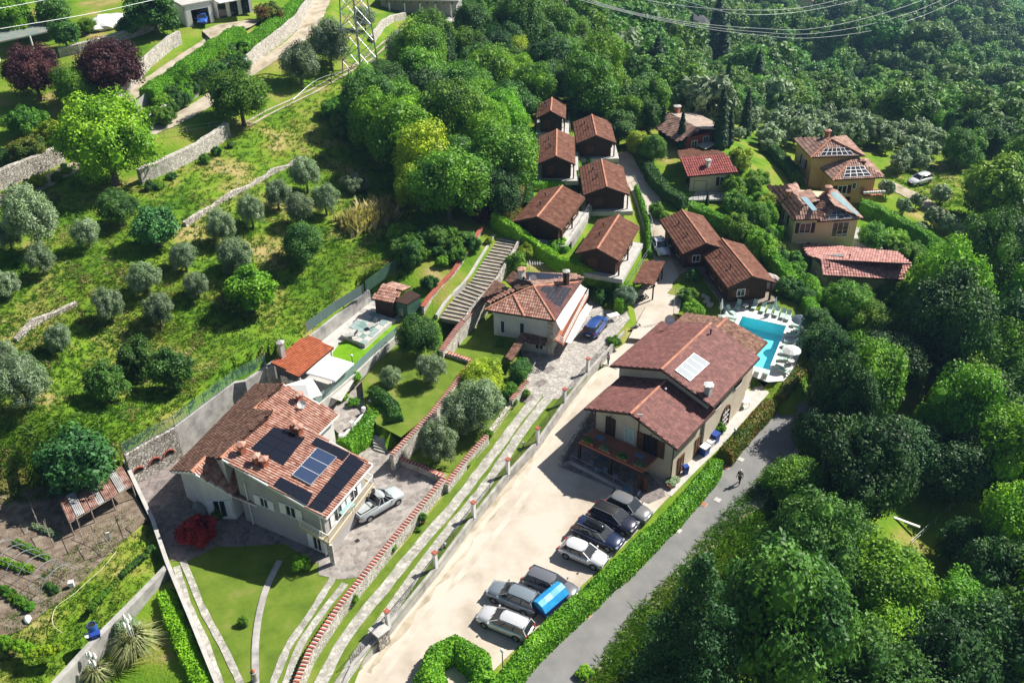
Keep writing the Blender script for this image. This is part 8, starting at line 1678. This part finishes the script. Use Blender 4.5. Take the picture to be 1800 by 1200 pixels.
fw = bpy.data.objects.new('far_wood', me); COL.objects.link(fw); tag(fw, 'dense green wood covering the far valley slopes', 'woodland', kind='stuff')
ng = bpy.data.node_groups.new('wood', 'GeometryNodeTree'); ng.interface.new_socket('Geometry', in_out='INPUT', socket_type='NodeSocketGeometry'); ng.interface.new_socket('Geometry', in_out='OUTPUT', socket_type='NodeSocketGeometry')
N = ng.nodes; L = ng.links; gi = N.new('NodeGroupInput'); go = N.new('NodeGroupOutput'); jn = N.new('GeometryNodeJoinGeometry'); ix = N.new('GeometryNodeInputIndex'); na = N.new('GeometryNodeInputNamedAttribute'); na.data_type = 'FLOAT'; na.inputs[0].default_value = 'r'
rv = N.new('FunctionNodeRandomValue'); rv.data_type = 'FLOAT'; rv.inputs[3].default_value = 6.28; cb = N.new('ShaderNodeCombineXYZ'); L.new(rv.outputs[1], cb.inputs[2])
m2p = N.new('GeometryNodeMeshToPoints'); L.new(gi.outputs[0], m2p.inputs[0])
for k, s_ in enumerate(srcs):
    md = N.new('ShaderNodeMath'); md.operation = 'MODULO'; L.new(ix.outputs[0], md.inputs[0]); md.inputs[1].default_value = len(srcs); cp = N.new('ShaderNodeMath'); cp.operation = 'COMPARE'; L.new(md.outputs[0], cp.inputs[0]); cp.inputs[1].default_value = k; cp.inputs[2].default_value = .1
    oi = N.new('GeometryNodeObjectInfo'); oi.inputs[0].default_value = s_; oi.inputs['As Instance'].default_value = False; ip = N.new('GeometryNodeInstanceOnPoints'); L.new(m2p.outputs[0], ip.inputs['Points']); L.new(cp.outputs[0], ip.inputs['Selection']); L.new(oi.outputs['Geometry'], ip.inputs['Instance']); L.new(cb.outputs[0], ip.inputs['Rotation']); L.new(na.outputs[0], ip.inputs['Scale']); L.new(ip.outputs[0], jn.inputs[0])
L.new(jn.outputs[0], go.inputs[0]); fm = fw.modifiers.new('wood', 'NODES'); fm.node_group = ng
print('far wood', len(pts), 'far singles', len(far1), len(srcs))
# hedges
def hz(label, pxs, zt, zb, w, m='hedge', **k):
    """hedge whose top line shows at pxs at height zt"""
    return hedge(label, [Vector((*P(x, y, zt).xy, zb)) for x, y in pxs], w, zt-zb, m, **k)
hz('long bright clipped hedge between the car park and the asphalt road', [(862,1222),(900,1172),(945,1118),(1018,1052),(1100,978),(1180,900),(1222,856),(1262,806)], 1.3, -.6, 1.35, dens=130)
hz('yellowish-topped hedge beside the guest house terrace, middle stretch', [(1276,790),(1300,762),(1330,730),(1357,700)], 1.2, -.5, 1.3, 'hedgeb', dens=130)
hz('reddish photinia hedge at the pool end of the road', [(1372,694),(1392,668),(1412,640),(1428,618)], 1.3, -.4, 1.3, 'hedgeb', dens=130)
hz('ring of clipped laurel round a dark hollow at the bottom of the car park', [(852,1192),(838,1150),(800,1125),(765,1142),(752,1180),(772,1212),(812,1222),(848,1198)], 1.6, 0, 1.9, 'hedge', dens=130, round_=.7)
hz('thick sculpted hedge block beside the solar villa forecourt', [(604,776),(628,756),(648,735),(660,712)], 3.4, 1.5, 1.9, 'hedge', dens=130, round_=.6)
hz('darker sculpted hedge curving along the upper lawn edge', [(656,680),(672,692),(690,708),(694,728)], 4.2, 2.6, 1.4, 'hedged', dens=130, round_=.5)
hz('bright lime hedge along the wall at the bottom left', [(290,1036),(305,1080),(325,1130),(350,1180),(372,1230)], 2.0, .1, 1.7, 'lime', dens=130, round_=.4)
hpx('long clipped hedge curving behind the hipped villa', [(868,398),(900,418),(940,448),(985,476),(1035,494),(1085,512),(1098,530)], 1.1, 2.0, 'lime', dens=110)
hpx('short hedge stub dropping towards the blue car', [(1098,528),(1086,552)], 1.2, 1.9, 'hedge')
hpx('straight clipped hedge between the lower left chalets', [(935,334),(960,332),(1000,330)], 1.3, 1.2, 'hedge')
hpx('low hedge between the two nearest right-hand chalets', [(1042,378),(1066,380),(1090,382)], .9, .9, 'lime')
hpx('low hedge behind the middle chalet of the right row', [(1030,288),(1060,284),(1085,290)], .9, .9, 'hedge')
hpx('dark tall hedge behind the topmost chalets', [(990,196),(1010,198),(1040,205),(1060,215)], 1.2, 1.8, 'hedged')
hpx('dark hedge on the outer side of the narrow lane', [(1112,250),(1128,285),(1150,325),(1175,352),(1203,368)], 1.6, 1.8, 'hedged')
hpx('long dark hedge running behind the two poolside chalets', [(1212,378),(1245,392),(1285,412),(1320,432),(1352,462),(1385,500),(1412,535),(1432,572)], 1.5, 2.0, 'hedge')
hpx('dark hedge on the left side of the ochre house', [(1340,256),(1362,280),(1385,305),(1400,325)], 1.6, 2.0, 'hedged')
hpx('bright hedge sweeping right below the ochre house', [(1510,374),(1545,386),(1585,408),(1625,430),(1660,455)], 1.6, 2.0, 'hedge')
hpx('ivy-covered hedge bank between the two hill roads', [(262,182),(300,155),(345,125),(390,92),(425,70)], 2.6, 2.2, 'hedge')
hpx('second hedge of the ivy bank beside the hill road wall', [(290,188),(330,165),(375,135),(410,112)], 2.2, 1.6, 'hedged')
hpx('hedge along the top of the pale road wall by the garage house', [(430,95),(465,70),(500,42),(528,15),(540,-10)], 2.2, 2.0, 'hedge')
hpx('climber-covered fence strip beside the lane and chalet lawn', [(1141,452),(1140,425),(1137,395),(1127,362),(1118,335)], .6, 1.0, 'hedge')
hpx('climber on the fence between the rear chalets', [(1020,330),(1018,305),(1014,285)], .7, 1.2, 'hedge')
hpx('ivy strip beside the lowest left chalet', [(932,330),(930,350),(926,370)], .9, 1.2, 'hedged')
# grass and weeds
M_blade = leafmat('wild_grass', [(.06, .15, .014), (.11, .22, .018), (.20, .26, .045)], scale=.12, rand=0, trans=.35)
M_straw = leafmat('dry_straw_grass', [(.22, .20, .06), (.36, .31, .13), (.46, .40, .2)], scale=.2, rand=0, trans=.3)
def grass(name, label, poly, n, size, m, patch=None):
    xs = [p[0] for p in poly]; ys = [p[1] for p in poly]; C = []
    while len(C) < n:
        x, y = random.uniform(min(xs), max(xs)), random.uniform(min(ys), max(ys))
        if not in2(poly, x, y): continue
        if patch and math.sin(x*.045+math.sin(y*.03)*2)*math.cos(y*.05+math.sin(x*.02)*2) < patch: continue
        g = G(x, y)
        if g: C.append(g)
        else: n -= 1
    o = C[0].copy(); B = 9; c = np.repeat(np.array([(p-o)[:] for p in C]), B, 0); N_ = len(c); sc = np.repeat(rng.uniform(.6, 1.5, len(C)), B)*size
    c = c+np.stack([rng.normal(0, .30, N_)*sc*1.4, rng.normal(0, .30, N_)*sc*1.4, np.zeros(N_)], 1); h = sc*rng.uniform(.5, 1.2, N_); a = rng.uniform(0, 2*PI, N_); w = sc*.14; dx = np.cos(a); dy = np.sin(a); lean = rng.normal(0, .95 if size < 1 else .4, (N_, 2))*h[:, None]
    zz = np.zeros(N_); top = c+np.stack([lean[:, 0], lean[:, 1], h], 1); b0 = c-np.stack([dx*w, dy*w, zz+.1], 1); b1 = c+np.stack([dx*w, dy*w, zz-.1], 1); mid = (c+top)/2+np.stack([dx*w*1.4, dy*w*1.4, zz], 1)
    v = np.stack([b0, b1, mid, top], 1).reshape(-1, 3); me = bpy.data.meshes.new(name); me.vertices.add(4*N_); me.vertices.foreach_set('co', v.ravel().astype('f')); me.loops.add(4*N_); me.polygons.add(N_); me.loops.foreach_set('vertex_index', np.arange(4*N_, dtype='i')); me.polygons.foreach_set('loop_start', np.arange(0, 4*N_, 4, dtype='i')); me.polygons.foreach_set('loop_total', np.full(N_, 4, 'i')); me.update(calc_edges=True); me.validate(); me.materials.append(m)
    ob = inst(name, me, None, o); return tag(ob, label, 'grass', kind='stuff')
slope = [(-10,340),(110,310),(260,325),(420,235),(480,200),(600,140),(640,190),(700,280),(730,380),(820,400),(700,500),(640,505),(540,585),(470,635),(400,668),(215,790),(205,860),(-10,890)]
grass('meadow_grass', 'long wild grass over the olive grove slope', slope, 12000, .24, M_blade)
grass('dry_grass', 'patches of dry straw-coloured grass on the slope', slope, 1500, .24, M_straw, .5)
grass('tall_straw', 'clump of tall pale straw beside the central wood', [(610,395),(650,370),(690,362),(690,385),(650,400),(620,410)], 260, 1.3, M_straw)
grass('verge_grass', 'rough grass between road and wood', [(1005,1240),(1096,1100),(1160,1030),(1205,990),(1255,925),(1320,858),(1372,800),(1400,830),(1380,900),(1300,1000),(1200,1100),(1120,1240)], 4200, .26, M_blade)
grass('garden_grass', 'grass in the kitchen garden', [(0,1070),(130,960),(180,920),(245,880),(275,960),(280,1000),(200,1080),(80,1200),(0,1240)], 1500, .16, M_blade)
grass('bank_grass', 'grass on the banks around chalets and far meadow', [(880,340),(930,330),(900,400),(875,395),(860,380)], 700, .5, M_straw)
grass('far_meadow_grass', 'long grass of the meadow at the right', [(1560,310),(1650,265),(1800,330),(1800,360),(1700,400),(1600,330)], 900, .3, M_blade)
# pampas grass
def pampas(label, px, py, s):
    g = G(px, py); t = thing('pampas_grass', label, 'grass clump', g, 'x'); del t['group']; n = 420; a = rng.uniform(0, 2*PI, n); L_ = rng.uniform(.9, 2.1, n)*s; sp = rng.uniform(.2, 1.2, n); vs = []; fs = []
    for i in range(n):
        d = np.array((math.cos(a[i]), math.sin(a[i]), 0)); w = np.array((-d[1], d[0], 0))*.025; p0 = d*.15; p1 = d*sp[i]*.6*s+np.array((0, 0, L_[i]*.8)); p2 = d*sp[i]*1.5*s+np.array((0, 0, L_[i]*.55)); k = len(vs); vs += [p0-w, p0+w, p1+w*1.5, p1-w*1.5, p2]; fs += [(k, k+1, k+2, k+3), (k+3, k+2, k+4)]
    me = bpy.data.meshes.new('blades'); me.from_pydata([tuple(v) for v in vs], [], fs); me.materials.append(M_blade2); inst('blades', me, t)
    for i in range(5):
        b = MB(); dx, dy = random.uniform(-.5, .5), random.uniform(-.5, .5); b.tube([(0, 0, 0), (dx*.5, dy*.5, 1.6*s), (dx, dy, 2.7*s)], .02, 4); b.lathe((dx, dy, 2.3*s), [(.03, 0), (.14, .2), (.12, .5), (.02, .8)], 6); x = b.build('plume', M_canvas, t)
    return t
M_blade2 = leafmat('pampas_blade', [(.16, .2, .06), (.28, .30, .12), (.36, .36, .18)], rand=0)
pampas('large pampas grass clump with pale plumes at the bottom left', 245, 1150, 1.5); pampas('smaller pampas clump at the very bottom edge, left', 175, 1195, .9)
# ------------------------------------------------------------------ air
hb = MB(); hb.hexa([(-960, -90, -178), (1560, -90, -178), (1560, 1770, -178), (-960, 1770, -178)], [(-960, -90, 66), (1560, -90, 66), (1560, 1770, 66), (-960, 1770, 66)])
Mh = bpy.data.materials.new('valley_haze'); Mh.use_nodes = True; N = Mh.node_tree.nodes; N.remove(N['Principled BSDF']); pv = N.new('ShaderNodeVolumePrincipled'); pv.inputs['Color'].default_value = (.36, .62, 1, 1); pv.inputs['Density'].default_value = .00015; pv.inputs['Anisotropy'].default_value = .2
Mh.node_tree.links.new(pv.outputs[0], N['Material Output'].inputs['Volume']); ho = hb.build('haze', Mh); tag(ho, 'thin blue haze filling the valley air', 'haze', kind='stuff')
